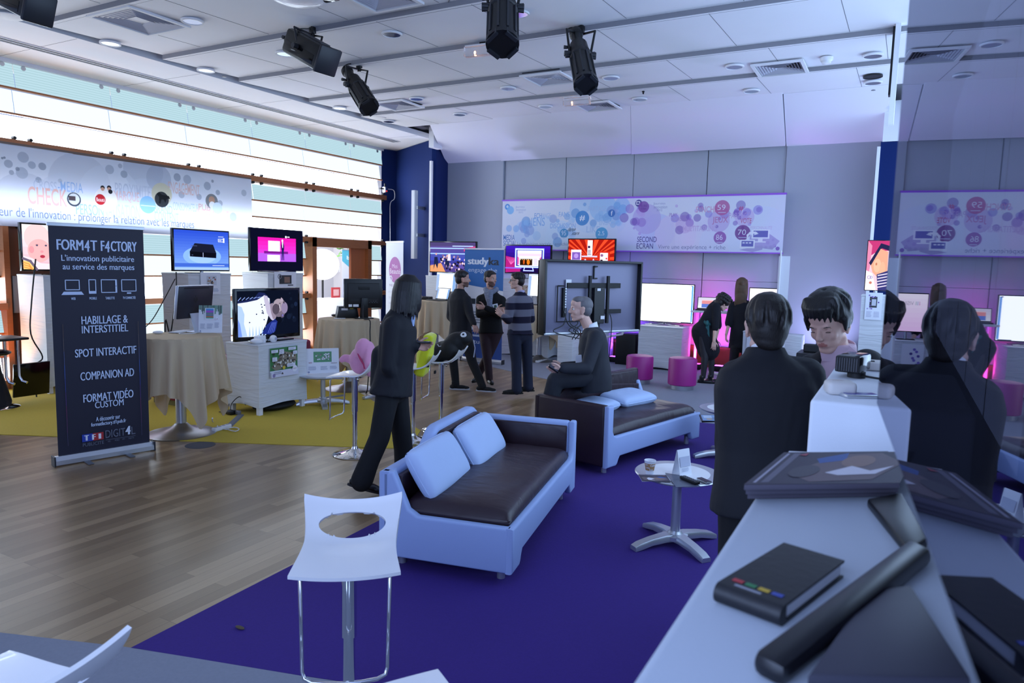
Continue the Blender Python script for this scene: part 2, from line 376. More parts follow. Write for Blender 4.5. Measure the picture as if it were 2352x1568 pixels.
# white sloping soffit above the back wall
mb = MB()
def sof(x0t, x1t, x0b, x1b, dy, dz):
    a = [(x0t, 11.36+dy, HC+.05), (x1t, 11.36+dy, HC+.05), (x1b, 13.42+dy, 4.02+dz), (x0b, 13.42+dy, 4.02+dz)]
    b_ = [V(p)+V((0, .1, .1)) for p in a]
    mb.add(a+b_, [(0, 1, 2, 3), (7, 6, 5, 4), (0, 4, 5, 1), (1, 5, 6, 2), (2, 6, 7, 3), (3, 7, 4, 0)], SOFFIT)
sof(-8.1, -6.68, -9.1, -7.66, .02, .03); sof(-6.66, -4.07, -7.65, -4.76, -.08, 0); sof(-4.065, -1.75, -4.755, -1.955, -.08, -.01); sof(-1.74, -.3, -1.95, -.3, .02, 0)
p = PY(994, 316, 12.2); mb.box((p.x, 12.3, p.z+.05), (.12, .3, .5), SOFFIT)
struct(mb.build('wall_soffit', None, 0))
# blue pilasters left and right of the back wall
mb = MB()
mb.prism([(-10.62, 13.05), (-10.48, 13.42), (-8.8, 12.45), (-8.72, 12.5), (-9.12, 13.6), (-10.7, 13.6)], (0, 0, 0), X_, Y_, (0, 0, 4.39), NAVY)
struct(mb.build('wall_left_pilaster', None, 0))
mb = MB(); p = PY(1008, 520, 12.42); mb.box((-8.79, 12.42, 2.3), (.05, .06, 3.3), PAINT); struct(mb.build('trim_1', None, 0))
mb = MB(); x0 = PY(2016, 420, 12.3).x; x1 = PY(2052, 300, 12.3).x
mb.box(((x0+.5)/2, 12.75, 1.95), (.5-x0, .9, 3.75), NAVY); mb.box((x0+.14, 12.8, 4.12), (.24, 1.0, .6), SOFFIT)
struct(mb.build('wall_right_pilaster', None, 0))
mb = MB(); mb.box((x0-.02, 12.28, 2.0), (.045, .05, 3.5), PAINT); struct(mb.build('trim_2', None, 0))
mb = MB(); p = PD(2056, 130, 7.5); mb.box((p.x+.01, p.y, 4.0), (.05, .12, 1.15), PAINT); mb.box((p.x-.03, p.y+.1, 4.2), (.02, .12, .9), BLACKM); struct(mb.build('trim_3', None, 0))
mb = MB(); mb.box((.55, 8.6, 2.2), (.1, 11, 4.4), mat('dark_wall', '#3a3b45', .8)); struct(mb.build('wall_right', None, 0))
# tall blue-tinted window in the right wall
mb = MB(); WB = emi('blue_daylight_glass', (.46, .66, 1), 2.5)
for k in range(6):
    y = 3.6+1.5*k; mb.add([(.49, y+.03, 1.0), (.49, y+1.47, 1.0), (.49, y+1.47, 4.2), (.49, y+.03, 4.2)], [(0, 1, 2, 3)], WB)
struct(mb.build('window_6', None, 0, recalc=False))
# window front: frosted glass louvres between beech rails
def glassrow(name, c, s): return emi(name, c, s)
G1 = glassrow('frosted_glass_shaded', '#c2e4f0', .76); G2 = glassrow('frosted_glass_mid', '#e2f4f8', 1.0); G3 = glassrow('frosted_glass_open', '#dcebff', 10.5)  # daylight behind the panes put into their glow, weaker in upper rows
GLINE = glassrow('glass_ripple', '#b4dce4', .66)
JOINTS = [2.7, 4.05, 5.38, 6.71, 8.02, 9.35, 10.68, 12.0, 13.05]
bands = [(3.36, 4.36), (2.31, 3.22), (1.18, 2.2), (.12, 1.07)]
segs = {0: [(2.7, 13.06)], 1: [(2.7, 13.06)], 2: [(2.7, 5.1), (6.95, 10.66), (12.46, 13.06)], 3: [(2.7, 5.1), (6.95, 10.66), (12.46, 13.06)]}
SLATS = MB()
for k, (z0, z1) in enumerate(bands):
    mb = MB(); h = (z1-z0)/3
    for (ya, yb) in segs[k]:
        cuts = [ya]+[j for j in JOINTS if ya < j < yb]+[yb]
        for c0, c1 in zip(cuts[:-1], cuts[1:]):
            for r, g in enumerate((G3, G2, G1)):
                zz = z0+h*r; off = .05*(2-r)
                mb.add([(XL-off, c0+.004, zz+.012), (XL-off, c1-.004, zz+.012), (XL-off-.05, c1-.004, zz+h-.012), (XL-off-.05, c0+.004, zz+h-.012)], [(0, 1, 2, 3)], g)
                if r == 2:
                    for q in range(1, 9):
                        zq = zz+.012+(h-.024)*q/9; xq = XL-off-.05*q/9+.002
                        mb.add([(xq, c0+.004, zq), (xq, c1-.004, zq), (xq, c1-.004, zq+.006), (xq, c0+.004, zq+.006)], [(0, 1, 2, 3)], GLINE)
        for r in (1, 2): SLATS.box((XL-.03, (ya+yb)/2, z0+h*r), (.06, yb-ya, .024), WOOD)
    struct(mb.build('window_%d' % (k+1), None, 0, recalc=False))
struct(SLATS.build('trim_4', None, 0))
def rail(i, y0, y1, z, h, d): 
    mb = MB(); mb.box((XL+.02, (y0+y1)/2, z), (d, y1-y0, h), WOOD, bev=.006); r = struct(mb.build('trim_%d' % i, None, 0))
    c = MB()
    for j in JOINTS:
        for s in (-.1, .1):
            for zz in (z+h/2+.02, z-h/2-.02):
                if y0 < j+s < y1 and 1 < zz < 4.36: c.cyl((XL+d/2-.03, j+s, zz), (XL+d/2+.02, j+s, zz), .028, .022, BLACKM, 10)
    if len(c.bm.verts): c.build('glass_clamp', r)
rail(5, 2.7, 13.06, 3.29, .1, .22); rail(6, 2.7, 10.7, 2.255, .09, .2); rail(7, 12.4, 13.06, 2.255, .09, .2)
rail(8, 2.7, 5.1, 1.125, .09, .2); rail(9, 6.95, 10.66, 1.125, .09, .2); rail(10, 12.46, 13.06, 1.125, .09, .2)
mb = MB()
for j in JOINTS:
    for s in (-.13, .13): mb.cyl((XL-.1, j+s, 4.32), (XL-.03, j+s, 4.32), .035, .03, ALU, 10)
struct(mb.build('trim_11', None, 30))
mb = MB(); mb.box((XL-.02, 6.03, 1.12), (.12, 1.86, 2.2), DWOOD)
for y in (5.12, 6.93): mb.box((XL+.02, y, 1.12), (.16, .07, 2.24), WOOD)
mb.box((XL+.05, 5.5, 1.28), (.04, .62, .5), GREYP)
mb.box((XL, 4, .06), (.16, 2.4, .12), WOOD); mb.box((XL, 8.8, .06), (.16, 3.7, .12), WOOD)
mb.box((XL-.3, 4, 4.5), (.6, 20, .3), CEIL)
struct(mb.build('wall_left', None, 0))
# doorway to the bright hall
mb = MB()
for y in (10.73, 12.43): mb.box((XL+.02, y, 1.15), (.3, .12, 2.3), WOOD)
mb.box((XL+.02, 11.58, 2.2), (.3, 1.82, .18), WOOD)
mb.box((XL+.05, 12.16, 1.1), (.06, .5, 2.1), mat('orange_wood', '#b4683c', .45, var=.1, bscale=5, stretch=(4, 4, .5)))
d = struct(mb.build('door_1', None, 0))
mb = MB(); mb.cyl((XL+.1, 11.9, .95), (XL+.1, 11.9, 1.25), .012, .012, STEEL, 10); mb.build('door_handle', d)
HALLW = mat('hall_white', '#c4c2c4', .8)
mb = MB(); mb.box((-15, 12.2, 2), (.1, 9, 5), HALLW); mb.box((-13, 16.2, 2), (5, .1, 5), HALLW); struct(mb.build('wall_hall', None, 0))
mb = MB()
for y in (12.0, 13.4):
    mb.box((-14.9, y, 1.2), (.08, 1.2, 2.4), PAINT); mb.box((-14.85, y, 1.75), (.04, .85, .95), mat('hall_glass', '#a6aab0', .2)); mb.box((-14.85, y, .6), (.04, .85, .7), mat('hall_glass2', '#bcc0c6', .2))
struct(mb.build('door_2', None, 0))
# linear air slot in the window border of the ceiling
t = thing('linear_diffuser', 'long black slot diffuser in the ceiling border beside the windows', 'air vent', (-9.72, 8, HC))
mb = MB()
for s in (-.045, .045): mb.box((s, 0, -.004), (.035, 8.9, .008), BLACKM)
mb.build('slot', t, 0)
mb = MB()
for s in (-.09, 0, .09): mb.box((s, 0, -.006), (.018, 8.9, .012), PAINT)
mb.build('frame', t, 0)
# ceiling fittings
def cz(p): return V((p.x, p.y, HC))
def down(px, py, label, dark=False):
    p = PZ(px, py, HC+.012); t = thing('downlight', label, 'ceiling light', p, 0, 'recessed downlights in the ceiling')
    mb = MB(); mb.lathe([(.118, .0), (.118, -.02), (.1, -.02), (.1, .0)], PAINT if not dark else BLACK, n=28); mb.build('rim', t, 40)
    mb = MB(); mb.lathe([(.1, -.016), (.088, .05), (.05, .1), (.001, .11)], BLACK if dark else mat('mirror_reflector', (.82, .84, .9), .12, 1), n=28)
    mb.build('reflector', t, 60)
    if not dark:
        mb = MB()
        for k in range(4): mb.box((0, 0, .03), (.175, .004, .05), CHROME, rz=k*PI/4)
        mb.build('louvre', t, 0)
for px, py, l in ((442, 47, 'downlight right of the large square vent at the left'), (253, 98, 'downlight below the large square vent, nearest the window border'), (473, 160, 'downlight left of the leftmost stage spotlights, by the strip end'),
    (655, 122, 'downlight half hidden behind the leftmost hanging wide spotlight'), (900, 77, 'downlight left of the taped hatch outline'), (1190, 30, 'downlight half hidden behind the top centre spotlight'),
    (780, 247, 'small downlight left of the tilted profile spotlight, near the windows'), (893, 278, 'downlight below the lit square vent near the blue pilaster'), (957, 226, 'downlight just right above the vent near the blue pilaster'),
    (1056, 262, 'downlight in the last ceiling strip above the blue pilaster'), (1167, 202, 'downlight left of the square vent in the middle of the ceiling'), (1253, 244, 'downlight left of the second emergency light'),
    (1403, 178, 'downlight right of the long profile spotlight'), (1469, 227, 'downlight below the small black hook on the right'), (1687, 152, 'downlight left of the square vent at the right'),
    (1726, 208, 'downlight below the square vent at the right'), (2005, 127, 'downlight right of the smoke detector'), (2005, 189, 'downlight just below the black round opening')): down(px, py, l)
down(2005, 174, 'black round recessed opening near the right end of the ceiling', True)
def vent(px, py, label, sz=.6):
    p = PZ(px, py, HC+.01); t = thing('air_vent', label, 'air vent', p, 0, 'square louvred ceiling vents')
    mb = MB()
    for s in (-1, 1): mb.box((s*(sz/2-.02), 0, -.012), (.04, sz, .024), PAINT); mb.box((0, s*(sz/2-.02), -.012), (sz-.08, .04, .024), PAINT)
    mb.build('frame', t, 0)
    mb = MB(); mb.box((0, 0, .03), (sz-.06, sz-.06, .01), BLACKM); mb.build('backing', t, 0)
    vm = mat('vent_louvre', '#b9b9c4', .6)
    for k in range(7):
        mb = MB(); r = sz/2-.05-k*.034; z = -.012; w = .03
        for q in range(4):
            R = Matrix.Rotation(q*PI/2, 3, 'Z')
            mb.add([R @ V((-r, -r, z)), R @ V((r, -r, z)), R @ V((r-w, -r+w, z+.034)), R @ V((-r+w, -r+w, z+.034))], [(0, 1, 2, 3)], vm)
        mb.build('louvre', t, 0, recalc=False)
for px, py, l, s in ((320, 47, 'large square ceiling vent at the upper left', .74), (1262, 180, 'square vent in the middle of the ceiling by the long profile spotlight', .62), (915, 240, 'sunlit square vent near the blue pilaster', .62),
    (1372, 243, 'square vent in the last strip behind an emergency light', .62), (1792, 156, 'square vent at the right of the ceiling left of the smoke detector', .62), (872, -8, 'square vent cut by the top edge of the photo', .62)): vent(px, py, l, s)
for px, py, l in ((20, 37, 'round white flush disc beside the spotlight in the top left corner'), (868, 270, 'round white flush disc left of the downlight by the blue pilaster')):
    p = PZ(px, py, HC+.01); mb = MB(); mb.lathe([(.14, 0), (.14, -.008), (.125, -.012), (.001, -.012)], PAINT, n=32); o = mb.build('ceiling_speaker', None, 40, p); tag(o, l, 'speaker')
t = thing('smoke_detector', 'small white smoke detector on the ceiling right of the vent', 'smoke detector', PZ(1899, 132, HC+.02))
mb = MB(); mb.lathe([(.075, 0), (.075, -.03), (.06, -.05), (.055, -.05)], WHITE, n=24); mb.build('base', t, 40)
mb = MB(); mb.lathe([(.052, -.05), (.05, -.075), (.02, -.085), (.001, -.085)], WHITE, n=24); mb.build('sensor', t, 40)
mb = MB(); mb.lathe([(.03, 0), (.03, -.012), (.001, -.014)], mat('grey_sensor', '#77777c', .5), n=16); tag(mb.build('ceiling_sensor', None, 40, PZ(2006, 206, HC+.03)), 'tiny grey round sensor below the paired round openings', 'sensor')
mb = MB(); mb.lathe([(.03, 0), (.03, -.012), (.001, -.014)], mat('grey_sensor', '#77777c', .5), n=16); tag(mb.build('ceiling_sensor', None, 40, PZ(515, 175, HC+.02)), 'tiny grey round sensor in the strip nearest the windows', 'sensor')
def emergency(px, py, label):
    p = PZ(px, py, HC-.05); t = thing('emergency_light', label, 'emergency light', (p.x, p.y, HC), .06, 'clear emergency lights on the ceiling')
    g = mat('clear_acrylic', '#eef0f4', .08); nt = g.node_tree
    g.node_tree.nodes['Principled BSDF'].inputs['Transmission Weight'].default_value = .85
    mb = MB(); mb.box((0, 0, -.075), (.42, .1, .11), g, bev=.01); mb.build('cover', t, 30)
    mb = MB(); mb.box((0, .01, -.012), (.4, .09, .02), PAINT); mb.build('housing', t, 0)
    mb = MB(); mb.ell((-.07, 0, -.09), (.012, .012, .018), E('#ffb27a', 9)); mb.build('bulb', t)
    mb = MB(); mb.box((0, .06, .012), (.09, .04, .06), BLACKM); mb.build('bracket', t, 0)
emergency(1105, 112, 'clear glowing emergency light beside the top centre spotlight'); emergency(1325, 229, 'clear glowing emergency light left of the last square vent')
mb = MB(); mb.box((0, 0, -.03), (.03, .03, .06), BLACKM); mb.box((0, 0, -.07), (.016, .03, .03), BLACKM); tag(mb.build('ceiling_hook', None, 0, PZ(1478, 202, HC+.05)), 'small black hook in the ceiling gap above a downlight', 'hook')
t = thing('access_hatch', 'faint outline of a service hatch in the ceiling strip left of the top centre spotlight', 'hatch', PZ(1010, 45, HC+.025))
mb = MB()
for a_, b_ in (((-.45, .25), (.3, .25)), ((.3, .25), (.3, .1)), ((-.45, .25), (-.45, .1)), ((-.45, .1), (-.1, .1)), ((-.08, .1), (.55, -.55)), ((.1, -.15), (.45, -.15)), ((.45, -.15), (.45, -.3))):
    mb.tube([(a_[0], a_[1], -.008), (b_[0], b_[1], -.008)], .004, GROOVE, 5)
mb.build('seam', t, 0); q = PZ(1010, 45, HC+.018); t.location = (q.x, q.y, HC+.055*(q.y-4.72)/1.48+.004); t.rotation_euler = (.0372, 0, 0)
# ================================================================= STAGE SPOTLIGHTS
SPOTB = mat('spot_black', '#0c0d10', .42); SPOTE = mat('spot_edge', '#23252b', .4)
def spot(label, mount, rear, front, k0, k1, rad, kind):
    m = PZ(*mount, HC+.03); d = (m-CAM).dot(CF); a = PD(*rear, d*k0); b = PD(*front, d*k1); ax = (b-a).normalized(); L = (b-a).length
    t = thing('stage_spotlight', label, 'spotlight', m, 0, 'black stage spotlights hanging from the ceiling')
    a, b = a-m, b-m; mid = a+(b-a)*.45
    side = ax.cross(V((0, 0, 1))).normalized(); upv = side.cross(ax)
    def ringed(prof, n=20, fl=None):
        return [[a+ax*(L*h)+(side*math.cos(2*PI*j/n)+upv*math.sin(2*PI*j/n))*(rad*r) for j in range(n)] for h, r in prof]
    mb = MB()
    if kind == 'wide':
        R = Matrix((side, ax, upv)).transposed()
        mb.box(a+ax*(L*.5), (rad*1.75, L*.86, rad*1.8), SPOTB, R=R, bev=rad*.28)
        mb.box(a+ax*(L*.5)-upv*rad*.3+side*rad*.86, (.012, L*.7, rad*.7), GLOSSB, R=R, bev=.003)
        mb.box(a+ax*(L*.5)+upv*rad*.92, (rad*.9, L*.6, .02), SPOTE, R=R, bev=.004)
        mb.build('body', t)
        mb = MB(); mb.box(a+ax*(L*.95), (rad*1.95, L*.06, rad*1.95), SPOTE, R=R, bev=.02); mb.build('front_frame', t)
        mb = MB(); mb.loft(ringed([(-.04, .3), (.0, .55), (.07, .6)]), SPOTB); mb.cyl(a-ax*(L*.06)+side*rad*.5, a-ax*(L*.06)-side*rad*.5, .02, .02, SPOTE); mb.build('lamp_cap', t)
    else:
        mb.loft(ringed([(.27, .6), (.29, .8), (.45, .86), (.47, .97), (.52, .97), (.53, .9), (.93, .95), (.95, 1.05), (1, 1.05)]), SPOTB)
        for q in range(10):
            th = 2*PI*q/10; o_ = side*math.cos(th)+upv*math.sin(th); tw = ax.cross(o_); R = Matrix((o_, ax, tw)).transposed()
            mb.box(a+ax*(L*.73)+o_*rad*.95, (.02, L*.38, .018), SPOTE, R=R)
        mb.build('body', t)
        mb = MB(); mb.loft(ringed([(0, .5), (.02, .6), (.08, .62), (.1, .5), (.2, .5), (.26, .62), (.29, .7)]), SPOTB); mb.build('lamp_cap', t)
        mb = MB()
        for q in range(4):
            th = 2*PI*q/4+.7; o_ = side*math.cos(th)+upv*math.sin(th); tw = ax.cross(o_); R = Matrix((o_, ax, tw)).transposed(); mb.box(a+ax*(L*.99)+o_*rad*.85, (.03, L*.07, rad*.9), SPOTE, R=R)
        mb.build('gel_frame', t)
        for s, h in ((1, .33), (-1, .42), (1, .5), (-1, .5)):
            mb = MB(); q = a+ax*(L*h); mb.cyl(q+side*s*rad*.8, q+side*s*rad*1.35, .014, .02, SPOTE, 10); mb.build('shutter_handle', t)
    mb = MB(); top = V((0, 0, -.07))
    for s in (-1, 1):
        q = mid+side*s*rad*1.15; mb.tube([top+side*s*.02, V((q.x*.8, q.y*.8, -.1))+side*s*rad*.35, q+(top-q)*.15, q], .013, SPOTB, 8); mb.cyl(q-side*s*.03, q+side*s*.03, .03, .03, SPOTE, 12)
    mb.build('yoke', t)
    mb = MB(); mb.cyl((0, 0, .02), (0, 0, -.1), .022, .022, SPOTB, 10); mb.box((0, 0, -.02), (.07, .05, .07), SPOTB, bev=.006); mb.build('clamp', t)
    mb = MB(); mb.tube([a+ax*.02, a-ax*.06+V((0, 0, -.03)), a*.6+side*.12+V((0, 0, -.02)), a*.25+side*.1, V((0, .02, 0))], .007, CABLE, 6); mb.build('cable', t)
spot('wide black spotlight second from the left, tilted down to the right under the ceiling', (718, 66), (667, 92), (757, 143), .99, .95, .15, 'wide')
spot('slim black profile spotlight tilted down to the right, nearest the windows', (825, 147), (795, 160), (848, 246), 1, .96, .125, 'slim')
spot('large black spotlight cut by the top edge at the middle of the photo', (1158, -55), (1156, -50), (1154, 102), 1.0, .93, .135, 'slim')
spot('long black profile spotlight rightmost, hanging left of the second gap vent', (1335, 63), (1322, 72), (1346, 194), 1.0, .93, .12, 'slim')
spot('black spotlight cut off at the top left corner of the photo', (40, -70), (-20, -36), (96, 24), 1.0, .95, .135, 'wide')
t = thing('projector', 'white ceiling projector cut by the top edge left of centre', 'projector', PZ(690, -100, HC+.02))
mb = MB(); mb.ell((0, 0, -.3), (.3, .26, .09), WHITE); mb.build('body', t); mb = MB(); mb.box((.24, .05, -.3), (.16, .18, .13), GLOSSB, bev=.01); mb.build('lens_hood', t)
mb = MB(); mb.cyl((0, 0, -.2), (0, 0, .02), .03, .03, PAINT, 12); mb.build('mount', t)
# ================================================================= BANNERS
PAPER = mat('print_white', '#e4e6ee', .6)
CLOTHW = mat('white_banner_cloth', '#dfe3ee', .8, trans=.42)
def TX(A, s, x0, y0, x1, y1, m, bold=0, slant=0):
    a = A.map(x0, y1); b = A.map(x1, y0); A.text(s, a[0], a[1], b[0]-a[0], b[1]-a[1], m, bold, slant)
def bubbles(A, n, box, r, cols, seed):
    rd = random.Random(seed)
    for _ in range(n):
        A.circ(rd.uniform(box[0], box[2]), rd.uniform(box[1], box[3]), rd.uniform(*r)*rd.uniform(.4, 1), I(rd.choice(cols)))
# window banner
bx = -10.38; y0 = 4.3; y1 = PX(578, 480, bx).y; z1 = PX(578, 412, bx).z; z0 = PX(578, 549, bx).z
t = thing('hanging_banner', 'wide pale banner with grey bubbles hanging before the windows at the left', 'banner', (bx, y0, z0))
mb = MB(); mb.box((-.02, (y1-y0)/2, z1-z0+.01), (.04, y1-y0, .035), mat('bar_brown', '#6d5b50', .5)); mb.build('hanging_bar', t, 0)
A = Print(y1-y0, z1-z0, 900, 200, '#dde2f3')
A.map = lambda px, py: ((PX(px, py, bx).y-y0)/(y1-y0), (PX(px, py, bx).z-z0)/(z1-z0))
IT = I
def C(px, py, r, col): q = A.map(px, py); q2 = A.map(px+r, py); A.circ(q[0], q[1], abs(q2[0]-q[0]), IT(col))
A.alpha = .6
for px, py, r, c in ((60, 470, 75, '#c3cade'), (185, 425, 70, '#c6cce0'), (330, 390, 45, '#b2bcd4'), (160, 480, 80, '#cfd6ea'), (255, 455, 70, '#d6ddf0'), (340, 490, 70, '#cdd6ec'), (430, 475, 70, '#d6deef'), (515, 520, 60, '#dbe3f2'), (365, 410, 28, '#a9b3cc')):
    C(px, py, r, c)
A.alpha = .75
for px, py, r, c in ((53, 361, 13, '#a7b0c6'), (19, 376, 10, '#9da6bd'), (50, 397, 14, '#a9b3c9'), (97, 382, 9, '#8e98b0'), (73, 379, 9, '#9ea8bf'), (40, 388, 5, '#7e889f'), (26, 396, 6, '#97a1b8'), (88, 413, 7, '#929cb4'), (252, 389, 10, '#a6b0c6'), (285, 400, 8, '#97a2b9'),
    (276, 381, 5, '#a1abc1'), (407, 407, 8, '#8f99b1'), (430, 412, 9, '#a0aac1'), (417, 447, 7, '#a3adc4'), (476, 427, 8, '#98a2b8'), (488, 416, 3, '#7c869c'), (500, 442, 5, '#98a4ba'), (505, 467, 6, '#9aa4ba'), (535, 498, 8, '#a8b2c8'), (560, 443, 6, '#a9b3c6'), (457, 452, 6, '#98a2b8'), (138, 415, 5, '#b1bace'), (5, 363, 3, '#6f7990'), (10, 362, 3, '#6f7990')):
    C(px, py, r, c)
A.alpha = .85; LB, LO, LG = IT('#8fb0e0'), IT('#dba79c'), IT('#b4bfd8')
TX(A, 'CROSS', 77, 418, 130, 434, LG, .01); TX(A, '-MEDIA', 133, 421, 190, 438, LB, .01); TX(A, 'CHECK', 64, 436, 153, 468, LO, .02)
TX(A, 'PROXIMITE', 265, 428, 346, 448, IT('#b9c3dc'), .01); TX(A, 'MARQUE', 262, 442, 320, 463, IT('#dcb9bb'), .01); TX(A, 'ENGAGEMENT', 387, 425, 458, 443, IT('#d9b5b6'), .01)
TX(A, 'PERSON', 175, 472, 238, 492, LB, .01); TX(A, 'NALISATION', 238, 473, 322, 498, IT('#b5c9ea'), .01); TX(A, 'BRAND', 355, 473, 396, 488, IT('#9fbbe4'), .01); TX(A, 'CONTENT', 356, 490, 410, 507, IT('#9fbbe4'), .01)
TX(A, 'CONSOMMATEUR', 398, 469, 455, 482, IT('#9fbbe4'), 0); TX(A, 'PUB', 456, 470, 482, 482, IT('#cf9b96'), .01); TX(A, 'INTERACTIVE', 452, 485, 525, 503, IT('#dfb9b6'), .01)
A.alpha = 1; C(244, 458, 26, '#e6e3e8'); C(170, 458, 16, '#3d4450'); C(170, 457, 13, '#c8ccd4'); q = A.map(158, 460); A.rect(q[0], q[1], .02, .06, IT('#4a3f44'))
for px in (236, 251): C(px, 431, 5, '#20222a'); C(px, 434, 4, '#c79a88'); C(px, 447, 8, '#e9e6e6')
C(254, 440, 5, '#20222a'); C(231, 458, 12, '#b3262f'); TX(A, 'Beauté', 222, 455, 241, 462, IT('#f2dede'))
C(372, 446, 23, '#c9c7b6'); C(372, 458, 16, '#33373c'); A.poly([A.map(*p) for p in ((360, 445), (366, 441), (372, 447), (388, 450), (391, 457), (384, 456), (380, 466), (376, 458), (371, 458), (369, 468), (365, 466), (366, 452))], IT('#15181c'))
C(340, 470, 18, '#8dbdf0'); q = A.map(324, 473); A.lines(q[0], q[1], .06, .03, 1, IT('#cfe4fa')); C(486, 462, 14, '#7a7f87'); C(486, 459, 7, '#b08d7c'); C(487, 471, 7, '#dde1e8'); C(499, 478, 11, '#c9daf0')
TX(A, "eur de l'innovation : prolonger la relation avec les marques", -2, 506, 445, 502, IT('#5f74a8'), -.012)
A.sheet('banner_sheet', t, (0, 0, 0), Y_, Z_, .012, .36)
# back wall banner
by = 13.3; x0 = PY(1153, 513, by).x; x1 = PY(1801, 517, by).x; z1 = PY(1480, 454, by).z; z0 = PY(1480, 576, by).z
t = thing('wall_banner', 'long white and violet banner with blue and purple bubbles on the back wall', 'banner', (x0, by, z0)); W_, H_ = x1-x0, z1-z0
mb = MB(); mb.box((W_/2, .015, H_+.014), (W_+.02, .04, .032), mat('violet_bar', '#a060d8', .5)); mb.box((W_/2, .015, -.01), (W_+.02, .04, .022), mat('violet_bar', '#a060d8', .5)); mb.build('hanging_bar', t, 0)
A = Print(W_, H_, 1300, 230, '#e2e6ef'); A.map = lambda px, py: ((PY(px, py, by).x-x0)/W_, (PY(px, py, by).z-z0)/H_)
A.alpha = .75
for c in ((.36, .8, .085, '#b9d6f2'), (.43, .62, .06, '#c4dcf4'), (.1, .33, .05, '#c6dcf3'), (.17, .3, .07, '#cfe2f6'), (.24, .25, .06, '#d2e4f6'), (.37, .28, .09, '#dbe6f6'), (.52, .2, .11, '#d8dcf2'), (.60, .36, .06, '#c9cdf0'), (.66, .3, .07, '#e0d3ee'), (.74, .2, .08, '#e4dcf2'), (.83, .1, .09, '#dfe0f4'), (.93, .25, .1, '#dee4f4'), (.4, .84, .05, '#a9cdef'), (.47, .85, .03, '#a3c9ee'), (.56, .6, .05, '#c3b6e2'), (.8, .55, .035, '#c9b3e0'), (.88, .62, .03, '#d3bde4'), (.69, .5, .03, '#d5bfe4')): A.circ(*c[:3], I(c[3]))
A.alpha = .62; rd = random.Random(3)
for k in range(46):
    x = rd.choice((rd.gauss(.09, .03), rd.gauss(.2, .04), rd.gauss(.38, .05), rd.gauss(.45, .03))); y = rd.gauss(.45, .16) if x < .3 else rd.gauss(.66, .16)
    A.circ(min(.5, max(.03, x)), min(.93, max(.08, y)), rd.uniform(.004, .019), I(rd.choice(('#7fb4e4', '#9cc6ec', '#5d9ed8', '#b4d3f1', '#8fa9dc'))))
for k in range(44):
    x = rd.choice((rd.gauss(.68, .03), rd.gauss(.75, .04), rd.gauss(.86, .03), rd.gauss(.52, .02))); y = rd.gauss(.6, .13)
    A.circ(min(.97, max(.48, x)), min(.93, max(.08, y)), rd.uniform(.004, .016), I(rd.choice(('#a27fcc', '#8b62bd', '#b99adb', '#7a56b5', '#c9b0e2', '#9583d8'))))
A.alpha = .9
for k, (x, y) in enumerate(((.985, .07), (.975, .12), (.955, .17), (.965, .1), (.95, .09), (.97, .22))): A.circ(x, y, .006-.0004*k, I('#8f63c2'))
A.circ(.021, .88, .011, I('#3f93dc')); A.circ(.021, .885, .005, I('#d5eafa')); A.circ(.034, .81, .015, I('#86c2ee')); A.text('Journées', .056, .845, .037, .05, I('#93a6d2'), -.01); A.text('innovation', .058, .79, .041, .05, I('#93a6d2'), -.01); A.text('2012', .068, .745, .02, .035, I('#93a6d2'), -.01)
A.circ(.53, .9, .012, I('#33318a')); A.frame(.5225, .88, .011, .05, .012, I('#ffffff')); A.circ(.548, .83, .019, I('#8a55a8')); A.text('SECOND', .5375, .83, .022, .04, I('#5b3480')); A.text('ECRAN', .5385, .775, .019, .04, I('#5b3480'))
A.text('Journées', .582, .855, .04, .055, I('#8084b4'), -.01); A.text('innovation', .583, .795, .046, .055, I('#8084b4'), -.01); A.text('2012', .593, .745, .02, .04, I('#8084b4'), -.01)
B1, B2, B3 = I('#6fa2dc'), I('#8fb8e6'), I('#b5cbea')
for s, x, y, w, h, m in (('ECH', .135, .64, .03, .1, B1), ('ANGE', .166, .64, .035, .1, B3), ('LIENS', .108, .48, .07, .17, B2), ('FANS', .233, .66, .042, .1, B2), ('PARTAGE', .345, .76, .07, .1, B3), ("J'AIME", .388, .6, .04, .09, B2), ('ENGAGE', .39, .49, .06, .09, B3), ('DISCUSSION', .2, .43, .1, .1, B2), ('LIKE', .342, .35, .05, .12, B3),
    ('PLAY', .638, .64, .026, .07, I('#9d80bb')), ('ALONG', .645, .56, .034, .07, I('#b7a2cc')), ('SYNCHRO', .725, .71, .085, .11, I('#d9a0c0')), ('JEUX', .78, .49, .05, .14, I('#c57fb0')), ('MULTITASKING', .685, .37, .11, .1, I('#cdb3dc')), ('PARTAGE', .832, .6, .065, .1, I('#c5a7d6')), ('VOTE', .868, .51, .034, .09, I('#c45a8c')), ('PERSONNALITE', .9, .4, .065, .06, I('#d7c7e4')), ('#', .861, .73, .014, .08, I('#cf4f80'))):
    A.text(s, x, y, w, h, m, .015)
A.circ(.325, .63, .026, I('#3f8fd0')); A.text('#', .3145, .575, .021, .11, I('#ffffff'), .02); A.circ(.434, .72, .013, I('#4077bf')); A.text('f', .4315, .675, .006, .09, I('#ffffff'), .03)
for x, y, r, s, c, in ((.256, .33, .017, '95', '#3f93c6'), (.4, .32, .023, '2,5', '#4aa6d6'), (.809, .79, .024, '59', '#c0679f'), (.807, .255, .02, '86', '#9d5cae'), (.877, .345, .024, '70', '#7d3f8f')):
    A.circ(x, y, r, I(c)); A.text(s, x-r*.62, y-.04, r*1.05, .095, I('#eef2fb'), -.01); A.rect(x-r*.5, y-.09, r, .01, I('#d5dcf0'))
